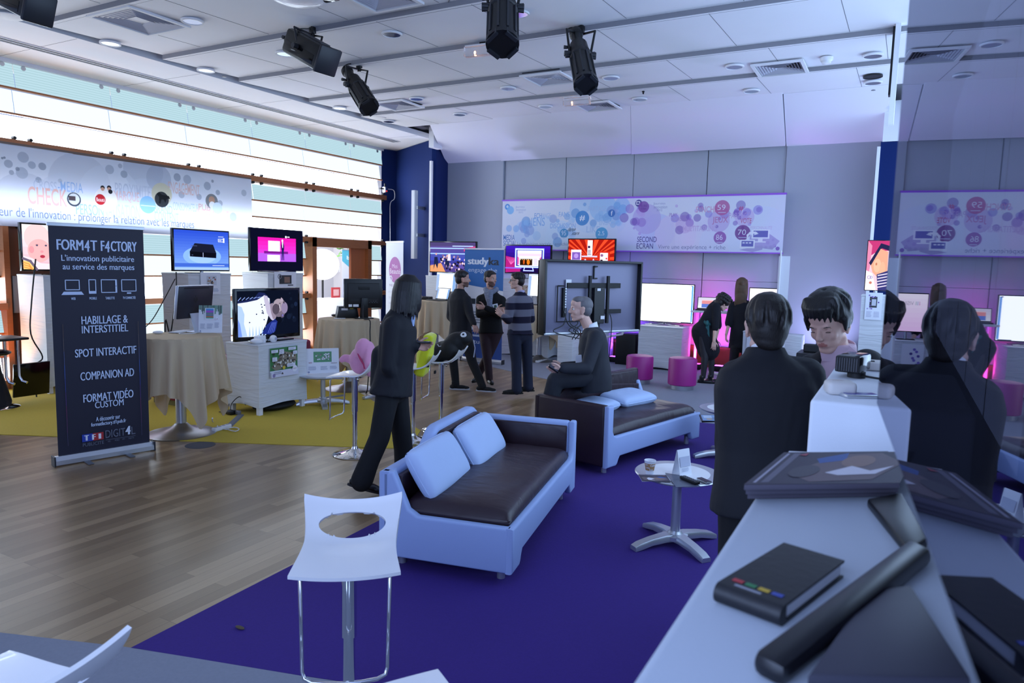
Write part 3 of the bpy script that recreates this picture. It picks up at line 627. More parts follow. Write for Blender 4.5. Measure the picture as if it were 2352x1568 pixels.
A.text('danse', .268, .38, .03, .07, I('#3a3f55'), .03, .1); A.text('stars', .285, .3, .027, .06, I('#3a3f55'), .03, .1); A.text('avec les', .272, .36, .02, .03, I('#5c6178'), .0, .1)
A.poly([(.96, .32), (.99, .2), (.97, .05), (.9, .1), (.9, .3)], I('#b3a8d4')); A.poly([(.87, .04), (.91, -.0), (.94, .05), (.94, .13)], I('#b3a8d4'))
A.rect(.905, .24, .054, .16, I('#f2f2f8')); A.rect(.91, .265, .044, .115, I('#5a57b0')); A.rect(.925, .19, .014, .05, I('#f2f2f8')); A.rect(.915, .175, .034, .018, I('#f2f2f8')); A.rect(.871, .07, .045, .15, I('#f2f2f8')); A.rect(.8755, .1, .036, .1, I('#5a57b0'))
for k in range(3): A.rect(.8785+k*.01, .155, .007, .022, I('#f2f2f8'))
A.line([(.893, .25), (.893, .3), (.9, .34), (.912, .345), (.918, .34)], .035, I('#f2f2f8')); A.poly([(.915, .37), (.926, .325), (.912, .3)], I('#f2f2f8'))
A.text('MEDIA', .007, .19, .048, .11, I('#2f6fb8'), .015); A.text('SOCIAL', .007, .07, .056, .11, I('#2f6fb8'), .015); A.text('La télévision sociale : enrichir l’expérience tv', .066, .065, .32, .085, I('#6d7fae'), -.012)
A.text('SECOND', .53, .165, .068, .105, I('#3a2a86'), .015); A.text('ECRAN', .529, .04, .058, .105, I('#3a2a86'), .015); A.text('Vivre une expérience + riche', .604, .02, .222, .1, I('#5a5f96'), -.012)
A.sheet('banner_sheet', t, (0, .008, 0), X_, Z_)
# ================================================================= ROLL UP BANNERS
def rollup(label, pl, pr, h, sheet, rzflip=1):
    a, b = V(pl), V(pr); d = b-a; w = d.length; t = thing('rollup_banner', label, 'banner', a, math.atan2(d.y, d.x))
    mb = MB(); mb.prism([(-.045, .012), (.045, .012), (.045, .05), (.02, .085), (-.02, .085), (-.045, .05)], (-.02, .012, 0), Y_, Z_, (w+.04, 0, 0), ALU, bev=.004); mb.build('cassette', t, 30)
    for x in (-.028, w+.02): mb = MB(); mb.box((x, .012, .045), (.012, .1, .09), mat('dark_end_cap', '#2c2d33', .5), bev=.003); mb.build('end_cap', t, 0)
    for x in (w*.28, w*.72): mb = MB(); mb.box((x, -.05, .008), (.045, .2, .012), mat('foot_grey', '#6b6d75', .45, .4), bev=.003); mb.build('foot', t, 0)
    mb = MB(); mb.box((w/2, .012, h), (w, .022, .03), ALU, bev=.004); mb.build('top_rail', t, 0)
    mb = MB(); mb.cyl((w/2, .03, .06), (w/2, .03, h), .009, .009, STEEL, 8); mb.build('support_pole', t)
    A = Art((.01, .0105, .085), X_, Z_, w-.02, h-.1); A.mb.box((w/2, .012, h/2+.035), (w-.02, .002, h-.1), sheet); return t, A
INKN = mat('banner_navy', '#1b1b30', .55)
a = PZ(133, 1070); b = PZ(348, 1034); zt = PD(228, 522, (((a+b)/2)-CAM).dot(CF)).z
t, A = rollup('dark navy roll-up banner headed FORMAT FACTORY standing on the wood floor', a, b, zt, INKN)
TW = I('#c9d8f2'); TG = I('#6d7384')
A.text('FORM', .075, .9, .27, .045, TW, .014); A.text('4', .352, .895, .056, .05, TW, .012, .08); A.text('T', .418, .9, .07, .045, TW, .014); A.text('F', .525, .9, .042, .045, TW, .014); A.text('4', .566, .895, .054, .05, TW, .012, .08); A.text('CTORY', .632, .9, .29, .045, TW, .014)
A.text("L'innovation publicitaire", .115, .845, .77, .035, TW, .006); A.text('au service des marques', .125, .808, .76, .034, TW, .006)
def dev(x, y, w, h, k):
    A.frame(x, y, w, h, .007, TW)
    if k == 'web': A.poly([(x-.02, y-.008), (x+w+.02, y-.008), (x+w+.045, y-.022), (x-.045, y-.022)], TW)
    if k == 'mob': A.circ(x+w/2, y+.005, .007, TW); A.rect(x, y-.002, w, .012, TW)
    if k == 'tab': A.rect(x+w-.015, y, .018, h, TW); A.circ(x+w-.006, y+h/2, .005, INKN)
    if k == 'tv': A.rect(x+w*.35, y-.012, w*.3, .006, TW)
dev(.145, .728, .14, .042, 'web'); dev(.385, .712, .07, .06, 'mob'); dev(.515, .715, .165, .057, 'tab'); dev(.735, .72, .16, .052, 'tv')
for s, x, w in (('WEB', .195, .045), ('MOBILE', .383, .078), ('TABLETTE', .553, .1), ('TV CONNECTÉE', .742, .145)): A.text(s, x, .684, w, .011 if 'É' not in s else .014, TW, .01)
for s, x, y, w, h in (('HABILLAGE &', .29, .575, .5, .036), ('INTERSTITIEL', .29, .535, .5, .034), ('SPOT INTERACTIF', .21, .43, .665, .036), ('COMPANION AD', .255, .325, .585, .037), ('FORMAT VIDÉO', .275, .225, .55, .046), ('CUSTOM', .395, .193, .315, .03)): A.text(s, x, y, w, h, TW, .008)
A.text('A découvrir sur', .4, .133, .265, .02, TW, .01); A.text('formatfactory.tf1pub.fr', .345, .107, .385, .022, TW, .01)
A.rect(.245, .047, .115, .034, I('#2340a8')); A.rect(.36, .047, .115, .034, I('#b02a32')); A.text('T', .268, .052, .05, .024, I('#f0f2fa'), .05); A.text('F', .35, .052, .04, .024, I('#f0f2fa'), .05); A.text('1', .42, .052, .028, .024, I('#f0f2fa'), .05); A.text('PUBLICITE', .25, .026, .225, .015, TG)
A.text('DIGIT', .495, .05, .22, .036, TG, .0); A.text('4', .715, .052, .06, .04, I('#dfe6f6'), .03, .12); A.text('L', .785, .05, .045, .036, TG); A.rect(.495, .041, .335, .0015, TG)
for s, x, w in (('WEB', .515, .03), ('MOBILE', .595, .05), ('IPTV', .68, .03), ('TABLETTE', .745, .065)): A.text(s, x, .03, w, .007, TG)
for x, sl in ((.095, .0), (.9, 0)):
    for k, c in enumerate(('#5f4a3c', '#6a5a56', '#56608f', '#3f66c0', '#37489e', '#5a3480', '#7a3060', '#6a3a66', '#4a4668')): A.rect(x, .52-k*.06, .004, .06, I(c))
A.build('banner_sheet', t)
# pink beauty roll-up by the window corner
a = PY(884, 790, 10.9); b = PY(924, 790, 10.6); a.z = b.z = 0; h = PD(903, 556, (((a+b)/2)-CAM).dot(CF)).z
t, A = rollup('white roll-up banner with a tall pink oval standing by the window corner', a, b, h, PAPER)
A.circ(.53, .76, .34, I('#b060a8'), 36, .115); A.text('Mes', .38, .775, .3, .035, I('#f0dff0'), -.01, .1); A.text('Beauté', .24, .725, .6, .045, I('#f6ecf6'), -.005); A.ring(.3, .68, .085, .03, I('#e9e6f2')); A.text('3', .27, .67, .06, .02, I('#c9c2da'))
A.text('YVES ROCHER', .2, .61, .68, .02, I('#9a7aa6')); A.text('LA 1ère MARQUE', .16, .55, .6, .022, I('#b9b4cc'), -.01); A.text('DE MA BEAUTÉ', .2, .5, .5, .022, I('#b9b4cc'), -.01); A.text('100% VÉGÉTALE', .2, .45, .6, .022, I('#b9b4cc'), -.01)
A.build('banner_sheet', t)
# blue studyka roll-up
a = PZ(1062, 828); b = PZ(1152, 838); h = PD(1105, 572, (((a+b)/2)-CAM).dot(CF)).z
t, A = rollup('blue and white roll-up banner reading studyka behind the three talking men', a, b, h, PAPER)
A.poly([(0, 1), (1, 1), (1, .63), (0, .68)], I('#2c6db4')); A.text('study', .08, .845, .54, .085, I('#dfe8f4'), .03); A.text('ka', .62, .862, .27, .07, I('#1c2b3c'), .03); A.text('engage the', .1, .785, .74, .05, I('#cfe0f2'), -.005)
A.rect(0, 0, 1, .26, I('#2a4f9a')); A.text('studyka', .2, .12, .6, .05, I('#dfe8f4')); A.rect(.78, .5, .12, .06, I('#a8322c')); A.rect(.1, .5, .2, .05, I('#24303c')); A.lines(.1, .32, .8, .12, 5, I('#8a93a6')); A.lines(.2, .19, .5, .04, 1, I('#c5d4ee'))
A.build('banner_sheet', t)
# ================================================================= TELEVISIONS AND PEDESTALS
COVER = mat('white_stretch_cover', '#d3d6da', .85, wr=.5, wscale=3, stretch=(.6, .6, 5), bscale=20)
COVERN = mat('white_counter_cloth', '#b2bac6', .85, bump=.1, bscale=150)
def pedestal(label, x0, x1, y0, y1, h, name='pedestal', feet=True, m=None, cat='pedestal'):
    t = thing(name, label, cat, ((x0+x1)/2, (y0+y1)/2, 0)); w, d = x1-x0, y1-y0
    mb = MB(); z0 = .09 if feet else .01
    def f(u, v):
        a = u*4; k = int(a) % 4; q = a-int(a); z = z0+(h-z0)*v; s = 1-.025*math.sin(PI*v)*(1 if h > 1 else .6)
        c = [(-1, -1), (1, -1), (1, 1), (-1, 1)]; A_, B_ = c[k], c[(k+1) % 4]; x = A_[0]+(B_[0]-A_[0])*q; y = A_[1]+(B_[1]-A_[1])*q
        r = .012*math.sin(11*v+5*q+k)*(1-v)**2*4*q*(1-q)
        return (x*w/2*s+r*(1 if abs(x) > .99 else 0), y*d/2*s+r*(1 if abs(y) > .99 else 0), z-(.03*math.sin(PI*q) if v < .01 else 0)*-1)
    mb.grid(f, 64, 24, m or COVER); mb.build('fabric_cover', t, 50)
    mb = MB(); mb.box((0, 0, h-.012), (w+.012, d+.012, .024), m or COVER, bev=.008); mb.build('top_panel', t, 30)
    if feet:
        for sx in (-1, 1):
            for sy in (-1, 1): mb = MB(); mb.box((sx*(w/2-.045), sy*(d/2-.045), .055), (.055, .055, .11), PAINT, bev=.005); mb.build('foot', t, 0)
    return t
def tv(label, loc, rz, w, h, screen, stand='foot', bez=.022, dep=.05, gap=.06, body=None, chin=0, name='television'):
    t = thing(name, label, 'television', loc, rz); body = body or GLOSSB; z0 = gap
    mb = MB(); mb.box((0, dep/2, z0+h/2), (w, dep, h), body, bev=.006); mb.build('body', t, 30)
    A = Art((-w/2+bez, 0, z0+bez+chin), X_, Z_, w-2*bez, h-2*bez-chin, lift=.002); A.bez = bez; screen(A); A.build('screen', t)
    if stand == 'foot':
        mb = MB(); mb.box((0, dep/2, .006), (w*.45, .2, .012), body, bev=.005); mb.cyl((0, dep/2, .01), (0, dep/2, z0+.02), .025, .025, STEEL, 12); mb.build('stand', t, 30)
    elif stand == 'quad':
        mb = MB()
        for s in (-1, 1): mb.tube([(0, dep/2, .05), (s*w*.1, dep/2-.03, .02), (s*w*.3, -.1, .012)], .01, CHROME, 8); mb.tube([(0, dep/2, .05), (s*w*.1, dep/2+.03, .02), (s*w*.3, .16, .012)], .01, CHROME, 8)
        mb.cyl((0, dep/2, .02), (0, dep/2, z0+.05), .02, .02, CHROME, 12); mb.build('stand', t, 30)
    elif stand == 'arc':
        mb = MB(); mb.tube([(-w*.36, .02, z0), (-w*.28, -.08, .03), (0, -.12, .014), (w*.28, -.08, .03), (w*.36, .02, z0)], .013, mat('dark_chrome', (.2, .2, .22), .12, 1), 10); mb.build('stand', t, 40)
    elif stand == 'none': pass
    return t
def strips(A, cols, s=1.0, x=0, y=0, w=1, h=1):
    n = len(cols)
    for k, c in enumerate(cols): A.rect(x, y+h*k/n, w, h/n, E(c, s))
def ramp(a, b, n):
    a = [int(a[i:i+2], 16) for i in (1, 3, 5)]; b = [int(b[i:i+2], 16) for i in (1, 3, 5)]
    return ['#%02x%02x%02x' % tuple(int(p+(q-p)*k/(n-1)) for p, q in zip(a, b)) for k in range(n)]
def scr_baby(A):
    strips(A, ramp('#f0b8c8', '#fff0f4', 6)); S_ = E('#f3b3b6'); S2 = E('#e89aa4')
    A.circ(.17, .72, .15, E('#f7cdd0'), 36, .3); A.circ(.19, .42, .135, S_, 36, .26); A.circ(.1, .44, .03, S2, 20, .08); A.circ(.165, .54, .014, E('#4a4c6a'), 16, .02); A.circ(.27, .54, .014, E('#4a4c6a'), 16, .02); A.circ(.22, .4, .02, S2, 16, .03); A.circ(.225, .29, .03, E('#b03048'), 18, .035)
    A.poly([(.165, .57), (.2, .565), (.165, .555), (.14, .56)], E('#c98a90')); A.poly([(0, 0), (0, .3), (.1, .25), (.2, .14), (.5, .1), (.5, 0)], E('#f8dde6')); A.poly([(0, 0), (0, .2), (.08, .16), (.13, .05), (.12, 0)], E('#f6c877'))
    for k in range(3): A.line([(0, .15-.05*k), (.06, .12-.05*k), (.1, 0)], .012, E('#e0964a'))
    A.line([(.0, .24), (.08, .18), (.15, 0)], .03, E('#6a6078'))
def scr_box(A):
    strips(A, ramp('#7aa6f2', '#2c50d0', 14)); A.circ(.5, .35, .35, E('#86b2f8'), 40, .25); A.circ(.5, .35, .25, E('#9cc2fb'), 40, .18)
    A.poly([(.27, .34), (.27, .47), (.36, .68), (.7, .66), (.76, .44), (.755, .31)], E('#0a0c18')); A.poly([(.27, .47), (.36, .68), (.7, .66), (.76, .44)], E('#171b30')); A.rect(.505, .315, .012, .13, E('#9aa6c8'))
    A.rect(.3, .37, .03, .02, E('#3a4468')); A.lines(.3, .6, .12, .03, 1, E('#4a557c')); A.frame(.8, .74, .1, .07, .008, E('#e8f0ff')); A.lines(.81, .755, .07, .04, 1, E('#e8f0ff')); A.rect(.89, .72, .03, .12, E('#e8f0ff')); A.lines(.8, .86, .12, .025, 1, E('#e8f0ff'))
    A.rect(0, .08, 1, .09, E('#3f66cf')); A.lines(.68, .1, .3, .035, 1, E('#c8d6f8')); A.rect(0, 0, 1, .06, E('#9fc0f6'))
def scr_stage(A):
    A.rect(0, 0, 1, 1, E('#0b0d24')); A.rect(.13, .22, .73, .58, E('#e020c0')); strips(A, ramp('#d048e8', '#f01ab0', 6), 1, .13, .22, .73, .58); A.rect(.13, .22, .73, .2, E('#b45cf0')); A.rect(.32, .46, .22, .26, E('#ffffff', 1.4)); A.rect(.24, .41, .46, .06, E('#7a1a8c')); A.rect(.3, .22, .24, .16, E('#ffe6ff', 1.2))
    A.circ(.59, .735, .017, E('#f7e0ea'), 16, .035); A.poly([(.565, .6), (.575, .7), (.61, .7), (.625, .6), (.62, .5), (.57, .5)], E('#1b1d50')); A.poly([(.58, .7), (.605, .7), (.6, .56), (.588, .56)], E('#f0e8ff')); A.poly([(.575, .5), (.615, .5), (.62, .25), (.605, .25), (.597, .45), (.588, .25), (.57, .25)], E('#1e2060')); A.circ(.66, .83, .018, E('#e8ecff'), 16, .03); A.lines(.685, .815, .06, .03, 1, E('#e8ecff'), .8)
def scr_lying(A):
    A.rect(0, 0, 1, 1, E('#0b1122'))
    rd = random.Random(4)
    for k in range(26): A.circ(rd.uniform(.55, .95), rd.uniform(.3, .95), rd.uniform(.015, .05), E(rd.choice(('#141d33', '#182440', '#10182b', '#1d2b4a'))), 14)
    A.poly([(0, .78), (.12, .8), (.25, .84), (.33, .97), (.42, .95), (.5, .84), (.52, .7), (.3, .72), (0, .72)], E('#1a2350'))
    for k in range(7): A.line([(.01+.06*k, .8+.01*k), (.05+.06*k, .86)], .009, E('#7f96d8'))
    W1, W2, W3 = E('#dfe8fb'), E('#a9c4f6'), E('#6f8fe0')
    A.poly([(0, .02), (0, .74), (.14, .76), (.3, .8), (.42, .9), (.5, .82), (.5, .64), (.47, .4), (.44, .26), (.36, .06), (.26, .0)], W1)
    A.poly([(0, .02), (0, .7), (.06, .66), (.1, .5), (.09, .3), (.14, .02)], W2); A.poly([(.0, .02), (.0, .4), (.03, .3), (.06, .02)], W3)
    for k in range(6): A.poly([(.16+.05*k, .0), (.19+.05*k, .03), (.175+.05*k, .24)], W2)
    A.poly([(.4, .9), (.46, .88), (.5, .7), (.57, .4), (.58, .3), (.52, .35), (.45, .5), (.41, .78)], E('#b7b2cc')); A.poly([(.5, .7), (.55, .72), (.62, .5), (.6, .36), (.55, .36), (.52, .5)], E('#8a7d92'))
    A.circ(.665, .6, .115, E('#6f6577'), 36, .21); A.circ(.64, .66, .085, E('#9c8f9e'), 30, .15); A.circ(.6, .58, .06, E('#4e4656'), 30, .12); A.circ(.745, .6, .055, E('#85799a'), 24, .13); A.poly([(.67, .75), (.69, .84), (.72, .8), (.73, .74)], E('#a89aac')); A.circ(.665, .65, .016, E('#2f2836'), 16, .07); A.circ(.665, .64, .008, E('#d5cfe2'), 12, .06)
    A.circ(.735, .72, .008, E('#241f2c'), 12, .03); A.circ(.705, .42, .03, E('#5a5166'), 20, .045); A.circ(.71, .43, .015, E('#7068a8'), 16, .03); A.poly([(.6, .4), (.68, .4), (.7, .3), (.62, .2), (.56, .28)], E('#0a0e1c'))
    for x, y in ((.36, .7), (.37, .64), (.375, .56), (.385, .53), (.39, .5), (.37, .51), (.28, .49), (.41, .68), (.17, .32), (.4, .36)): A.circ(x, y, .011, E('#1e2448'), 12, .014)
    A.poly([(.36, .05), (.44, .24), (.5, .3), (.58, .36), (.62, .3), (.6, .18), (.58, .08), (.5, .02)], E('#1c2a78'))
    for k in range(4): A.line([(.46+.03*k, .06), (.53+.02*k, .28)], .008, E('#5468c8'))
def scr_crowd(A):
    strips(A, ['#4a3c86', '#5a4ea0', '#3a3c96', '#3f4ab0', '#4650a8', '#50489a', '#5c4c90', '#4d4276']); A.rect(0, .6, .95, .035, E('#8fb0ff', 1.4)); A.rect(0, .78, .8, .035, E('#8fb0ff', 1.4)); A.rect(.5, .86, .45, .03, E('#a8c0ff', 1.2)); A.poly([(.75, .8), (1, .88), (1, .72), (.75, .7)], E('#c04a86'))
    A.poly([(0, 0), (0, .2), (.25, .3), (.35, .0)], E('#e09a6a')); rd = random.Random(9)
    for k in range(80):
        y = rd.uniform(.05, .55); x = rd.uniform(.2+.3*(.55-y), 1); A.circ(x, y, .022, E(rd.choice(('#e4c9da', '#241c3a', '#3a2c52', '#b892b0', '#1c1730', '#7a5c8a'))), 10, .04)
    for x, s in ((.15, 1), (.4, .9)): A.circ(x, .55*s+.05, .02, E('#d8a89a'), 12, .04); A.poly([(x-.04, .5*s), (x+.03, .5*s), (x+.05, .3*s), (x+.03, .1*s), (x-.02, .28*s), (x-.06, .06*s)], E('#1d2448'))
    A.poly([(.42, .6), (.47, .6), (.48, .38), (.4, .38)], E('#e6d8ee'))
def scr_neon(A):
    strips(A, ramp('#180a40', '#3a18b0', 8)); A.poly([(0, 0), (0, .62), (.34, .5), (.34, .04)], E('#b0207c'));
    for k in range(9): A.line([(.12, .3), (.02+.035*k, .56)], .006, E('#f070c0'))
    A.frame(.0, .16, .36, .02, .012, E('#8060ff', 1.2)); N = E('#5a7bff', 2.2); NI = E('#dfe6ff', 1.6)
    A.rect(.23, .22, .62, .66, E('#2a1f90'))
    A.frame(.23, .22, .62, .66, .035, N); A.frame(.23, .22, .62, .66, .014, NI); A.rect(.27, .28, .54, .55, E('#f2c8ee', 1.1)); A.rect(.27, .72, .54, .11, E('#ffffff', 1.2)); A.poly([(.27, .28), (.27, .6), (.4, .45)], E('#e060b0')); A.poly([(.81, .28), (.81, .6), (.7, .45)], E('#e060b0'))
    A.rect(.31, .26, .46, .36, E('#f6ecfa', 1.2)); A.rect(.33, .28, .28, .24, E('#2a1408')); A.circ(.42, .4, .02, E('#d05a20'), 12, .09); A.circ(.52, .4, .035, E('#f08020'), 12, .1)
    for k in range(6): A.circ(.35+.045*k, .49, .008, E('#ffe0a0', 1.5), 10)
    A.lines(.64, .3, .1, .24, 5, E('#b8a8d0')); A.line([(.44, .2), (.42, .08), (.64, .08), (.62, .2)], .02, N); A.line([(.44, .2), (.42, .08), (.64, .08), (.62, .2)], .008, NI)
def scr_red(A):
    A.rect(0, 0, 1, 1, E('#a81810'))
    for k in range(12):
        a = PI*k/11.5; b = a+PI/26; A.poly([(.5, .3), (min(1, max(0, .5+.8*math.cos(a))), min(1, .3+.9*math.sin(a))), (min(1, max(0, .5+.8*math.cos(b))), min(1, .3+.9*math.sin(b)))], E('#f04a28'))
    A.rect(.06, .2, .23, .44, E('#e8dff0')); A.rect(.085, .28, .18, .27, E('#7a58b8')); A.circ(.175, .42, .05, E('#b090e0'), 16); A.lines(.09, .22, .17, .05, 1, E('#6a3050')); A.rect(.42, .4, .11, .58, E('#f0eaf4')); A.rect(.43, .7, .05, .08, E('#30204a')); A.lines(.43, .45, .08, .2, 4, E('#5a4a70')); A.rect(.3, .38, .34, .05, E('#d8d0f0'))
    A.line([(.32, .1), (.38, .3), (.44, .1)], .02, E('#e0c8e8')); A.line([(.5, .1), (.56, .3), (.62, .1)], .02, E('#e0c8e8')); A.rect(.34, .12, .28, .1, E('#8a3a70')); A.rect(.66, .15, .25, .44, E('#d02818')); A.rect(.7, .2, .17, .34, E('#f4eaf0')); A.circ(.74, .45, .03, E('#8a6090'), 12, .05); A.rect(.71, .22, .05, .08, E('#301020')); A.circ(.84, .34, .02, E('#e03040'), 12, .03); A.rect(0, 0, 1, .1, E('#6a1420'))
def scr_white(A):
    A.rect(0, 0, 1, 1, E('#f4f8ff', 2.1)); A.rect(.965, .02, .03, .96, E('#5aa0f0', 1.2)); A.rect(.95, .965, .03, .02, E('#404860')); A.lines(.36, .71, .1, .014, 1, E('#9aa0b0')); A.rect(0, .012, .08, .012, E('#606880')); A.rect(.8, .0, .18, .018, E('#606880'))
def scr_visi(A):
    strips(A, ramp('#eac8f0', '#f6eefc', 8), 1.15)
    for k, c in enumerate(('#c04a9a', '#5a8ad0', '#40b0a0')): A.rect(.2+.045*k, .7, .012, .1, E(c))
    A.text('VISIWA', .36, .7, .42, .1, E('#6a6880'), -.015)
def scr_pram(A):
    A.rect(0, 0, 1, 1, E('#e8c8d8')); A.poly([(0, .65), (0, 1), (1, 1), (1, .8), (.5, .8)], E('#c23a78')); A.poly([(0, .1), (0, 1), (.2, .9), (.16, .45)], E('#e08ab0')); A.poly([(.1, .55), (.6, .95), (1, .9), (1, .8), (.65, .85), (.2, .5)], E('#26264e')); A.poly([(.2, .5), (.6, .84), (.95, .78), (.98, .3), (.7, .2), (.3, .36)], E('#e7a98e')); A.circ(.5, .5, .17, E('#f1bda0'), 20, .14); A.circ(.74, .42, .13, E('#eeb496'), 20, .16); A.circ(.45, .53, .04, E('#c47a60'), 12, .03)
    A.poly([(.5, .32), (1, .4), (1, 0), (.6, 0)], E('#3a3a78'))
    for k in range(5): A.line([(.58, .06+.06*k), (1, .1+.06*k)], .014, E('#dcd4ee'))
    A.poly([(0, 0), (0, .4), (.3, .34), (.5, .02), (.5, 0)], E('#f2eef4')); A.ring(.16, .26, .09, .02, E('#8a4ab0')); A.ring(.26, .26, .07, .02, E('#6a6ab8')); A.circ(.24, .15, .07, E('#c87a6a'), 14)
def scr_doc(A):
    A.rect(0, 0, 1, 1, E('#eef2fb', 1.5)); A.rect(0, 0, .14, 1, E('#9ab4e0')); A.rect(.86, 0, .14, 1, E('#7ea6dc')); A.rect(0, .93, 1, .07, E('#d5dbe8')); A.lines(.42, .86, .3, .03, 1, E('#59607a')); A.lines(.2, .2, .55, .3, 6, E('#d5dae6'), .2)
def scr_win(A):
    strips(A, ramp('#e8ecfa', '#d6d2ea', 4), .9); A.rect(.2, .05, .6, .35, E('#5a74c8')); A.rect(.2, .4, .6, .3, E('#d88a90')); A.rect(.2, .7, .6, .08, E('#e4c4cc'))
def tv_left(label, x, pl, pr, pt, pb, zbase, screen, **k):
    a = PX(pl, pb, x); b = PX(pr, (pt+pb)/2, x); zt = PX(pl, pt, x).z; w = b.y-a.y; h = zt-a.z
    return tv(label, (x, (a.y+b.y)/2, zbase), PI/2, w, h, screen, gap=max(.03, a.z-zbase), **k)
def tv_back(label, y, pl, pr, pt, pb, zbase, screen, **k):
    a = PY(pl, pb, y); b = PY(pr, (pt+pb)/2, y); zt = PY((pl+pr)/2, pt, y).z; zb = PY((pl+pr)/2, pb, y).z
    return tv(label, ((a.x+b.x)/2, y, zbase), 0, b.x-a.x, zt-zb, screen, gap=max(.02, zb-zbase), **k)
# row of tall white pedestals before the windows
def ped_row(label, pc, ptop, pr, xf, dx):
    c = PX(pc, ptop, xf); r = PX(pr, ptop, xf); return pedestal(label, xf-dx, xf, c.y, r.y, c.z), c.z
t, zA = ped_row('tall white covered pedestal behind the navy roll-up, beside the brown wood wall', 99, 632, 210, -9.72, .62)
tv_left('television showing a baby face, half hidden by the navy roll-up', -9.8, 50, 240, 510, 622, zA, scr_baby)
t, zB = ped_row('tall white covered pedestal under the television with the blue screen', 432, 628, 530, -9.4, .62)
tv_left('television with a black set-top box on a blue screen', -9.55, 398, 527, 527, 627, zB, scr_box)
t2, zC = ped_row('tall white covered pedestal under the television with the pink stage', 615, 627, 696, -9.4, .62)
tv_left('television with a man on a bright pink stage', -9.55, 575, 696, 523, 624, zC, scr_stage, stand='arc', bez=.012)
def sheet(name, label, cat, loc, rz, w, h, draw, tilt=0):
    """a stiff printed sheet, its lower edge at loc, facing local -Y"""
    t = thing(name, label, cat, loc, rz); ct, st = math.cos(tilt), math.sin(tilt); v = V((0, st, ct)); n = V((0, -ct, st))
    mb = MB(); mb.prism([(-w/2, 0), (w/2, 0), (w/2, h), (-w/2, h)], (0, 0, 0), X_, v, -n*.003, PAPER); mb.build('sheet', t, 0)
    A = Art((-w/2, 0, 0), X_, v, w, h, lift=.0008); draw(A); A.build('print', t); return t
def dr_photo(c, x, y, w, h):
    def f(A):
        A.rect(x, y, w, h, I(c)); rd = random.Random(len(c)+int(w*100))
        for k in range(18): A.circ(rd.uniform(x+.06, x+w-.06), rd.uniform(y+.06, y+h-.06), rd.uniform(.02, .05), I(rd.choice(('#d8d2c8', '#4a4038', '#8a7a68', '#b09070', '#2a2a2c', '#a04a40'))), 8)
        A.lines(.1, .12, .36, .16, 4, I('#a8aec4')); A.lines(.54, .12, .36, .16, 4, I('#a8aec4')); A.circ(.08, .06, .03, I('#9a86c0'))
    return f
def dr_device(A):
    A.rect(.22, .42, .56, .42, I('#24262c')); A.rect(.45, .48, .25, .28, I('#8a6a5a')); A.ring(.24, .78, .09, .03, I('#70747e')); A.lines(.08, .16, .3, .1, 2, I('#7f9fd0')); A.lines(.58, .16, .3, .1, 2, I('#7f9fd0')); A.rect(.6, .33, .25, .06, I('#5a5560'))
q = PX(484, 700, -9.385); q2 = PX(511, 700, -9.385)
sheet('poster', 'small white poster with a coloured device taped to the pedestal left of the reclining screen', 'poster', (-9.385, (PX(457, 640, -9.38).y+q2.y)/2, PX(484, 676, -9.38).z), PI/2, .36, .34, dr_photo('#c9cdd8', .3, .42, .5, .42))
sheet('poster', 'small white poster with a dark screen taped to the pedestal under the pink stage television', 'poster', (-9.385, (PX(635, 660, -9.38).y+PX(677, 660, -9.38).y)/2, PX(655, 672, -9.38).z), PI/2, .5, .36, dr_device)
# covered cabinet with the big television
cx = -6.5; cy0 = PX(595, 900, cx).y; cy1 = PX(705, 870, cx).y; ch = PX(595, 792, cx).z
pedestal('low white covered cabinet on the yellow carpet under the big television', cx-.55, cx, cy0, cy1, ch, 'cabinet', cat='cabinet')
tv_left('big television showing a man lying on his back', cx-.2, 541, 689, 666, 789, ch, scr_lying, bez=.03, chin=.015)
def dr_board(A):
    A.rect(0, .22, 1, .78, I('#3f7d4a')); rd = random.Random(5)
    A.poly([(.05, .35), (.5, .85), (.95, .75), (.98, .5), (.6, .3), (.2, .22)], I('#8d8270'))
    for k in range(60): A.rect(rd.uniform(.08, .88), rd.uniform(.3, .78), rd.uniform(.03, .08), rd.uniform(.03, .08), I(rd.choice(('#d9d6d0', '#2c2c2c', '#70604c', '#b3a58c', '#efeeea', '#4c4440'))))
    for x, y, w, h in ((.02, .84, .24, .1), (.3, .78, .17, .16), (.63, .88, .28, .1), (.8, .72, .15, .12), (.05, .55, .17, .14), (.58, .3, .3, .12)): A.rect(x, y, w, h, I('#e2e4f2')); A.lines(x+.02, y+.02, w-.06, h-.04, 2, I('#8a90a8'), .3)
    A.circ(.46, .3, .05, I('#d9c341')); A.rect(0, 0, 1, .2, I('#d8d9ec')); A.circ(.86, .22, .09, I('#eceef8')); A.text('LCI', .81, .2, .1, .04, I('#a04058'), .03); A.circ(.1, .07, .05, I('#8a80b4')); A.lines(.1, .1, .3, .1, 2, I('#5a6078'), .3); A.poly([(.36, .08), (.4, .16), (.44, .08)], I('#4a4440'))
a = PX(620, 868, cx+.012); b = PX(683, 850, cx+.012)
sheet('poster', 'green printed board poster taped to the front of the low white cabinet', 'poster', (cx+.014, (a.y+b.y)/2, a.z), PI/2, b.y-a.y, PX(620, 800, cx).z-a.z, dr_board)
def on_x(px, py, z): return PZ(px, py, z)
t = thing('ball', 'small white ball with a blue printed mark on the cabinet before the big television', 'ball', (cx-.07, PX(628, 800, cx-.07).y, ch+.012))
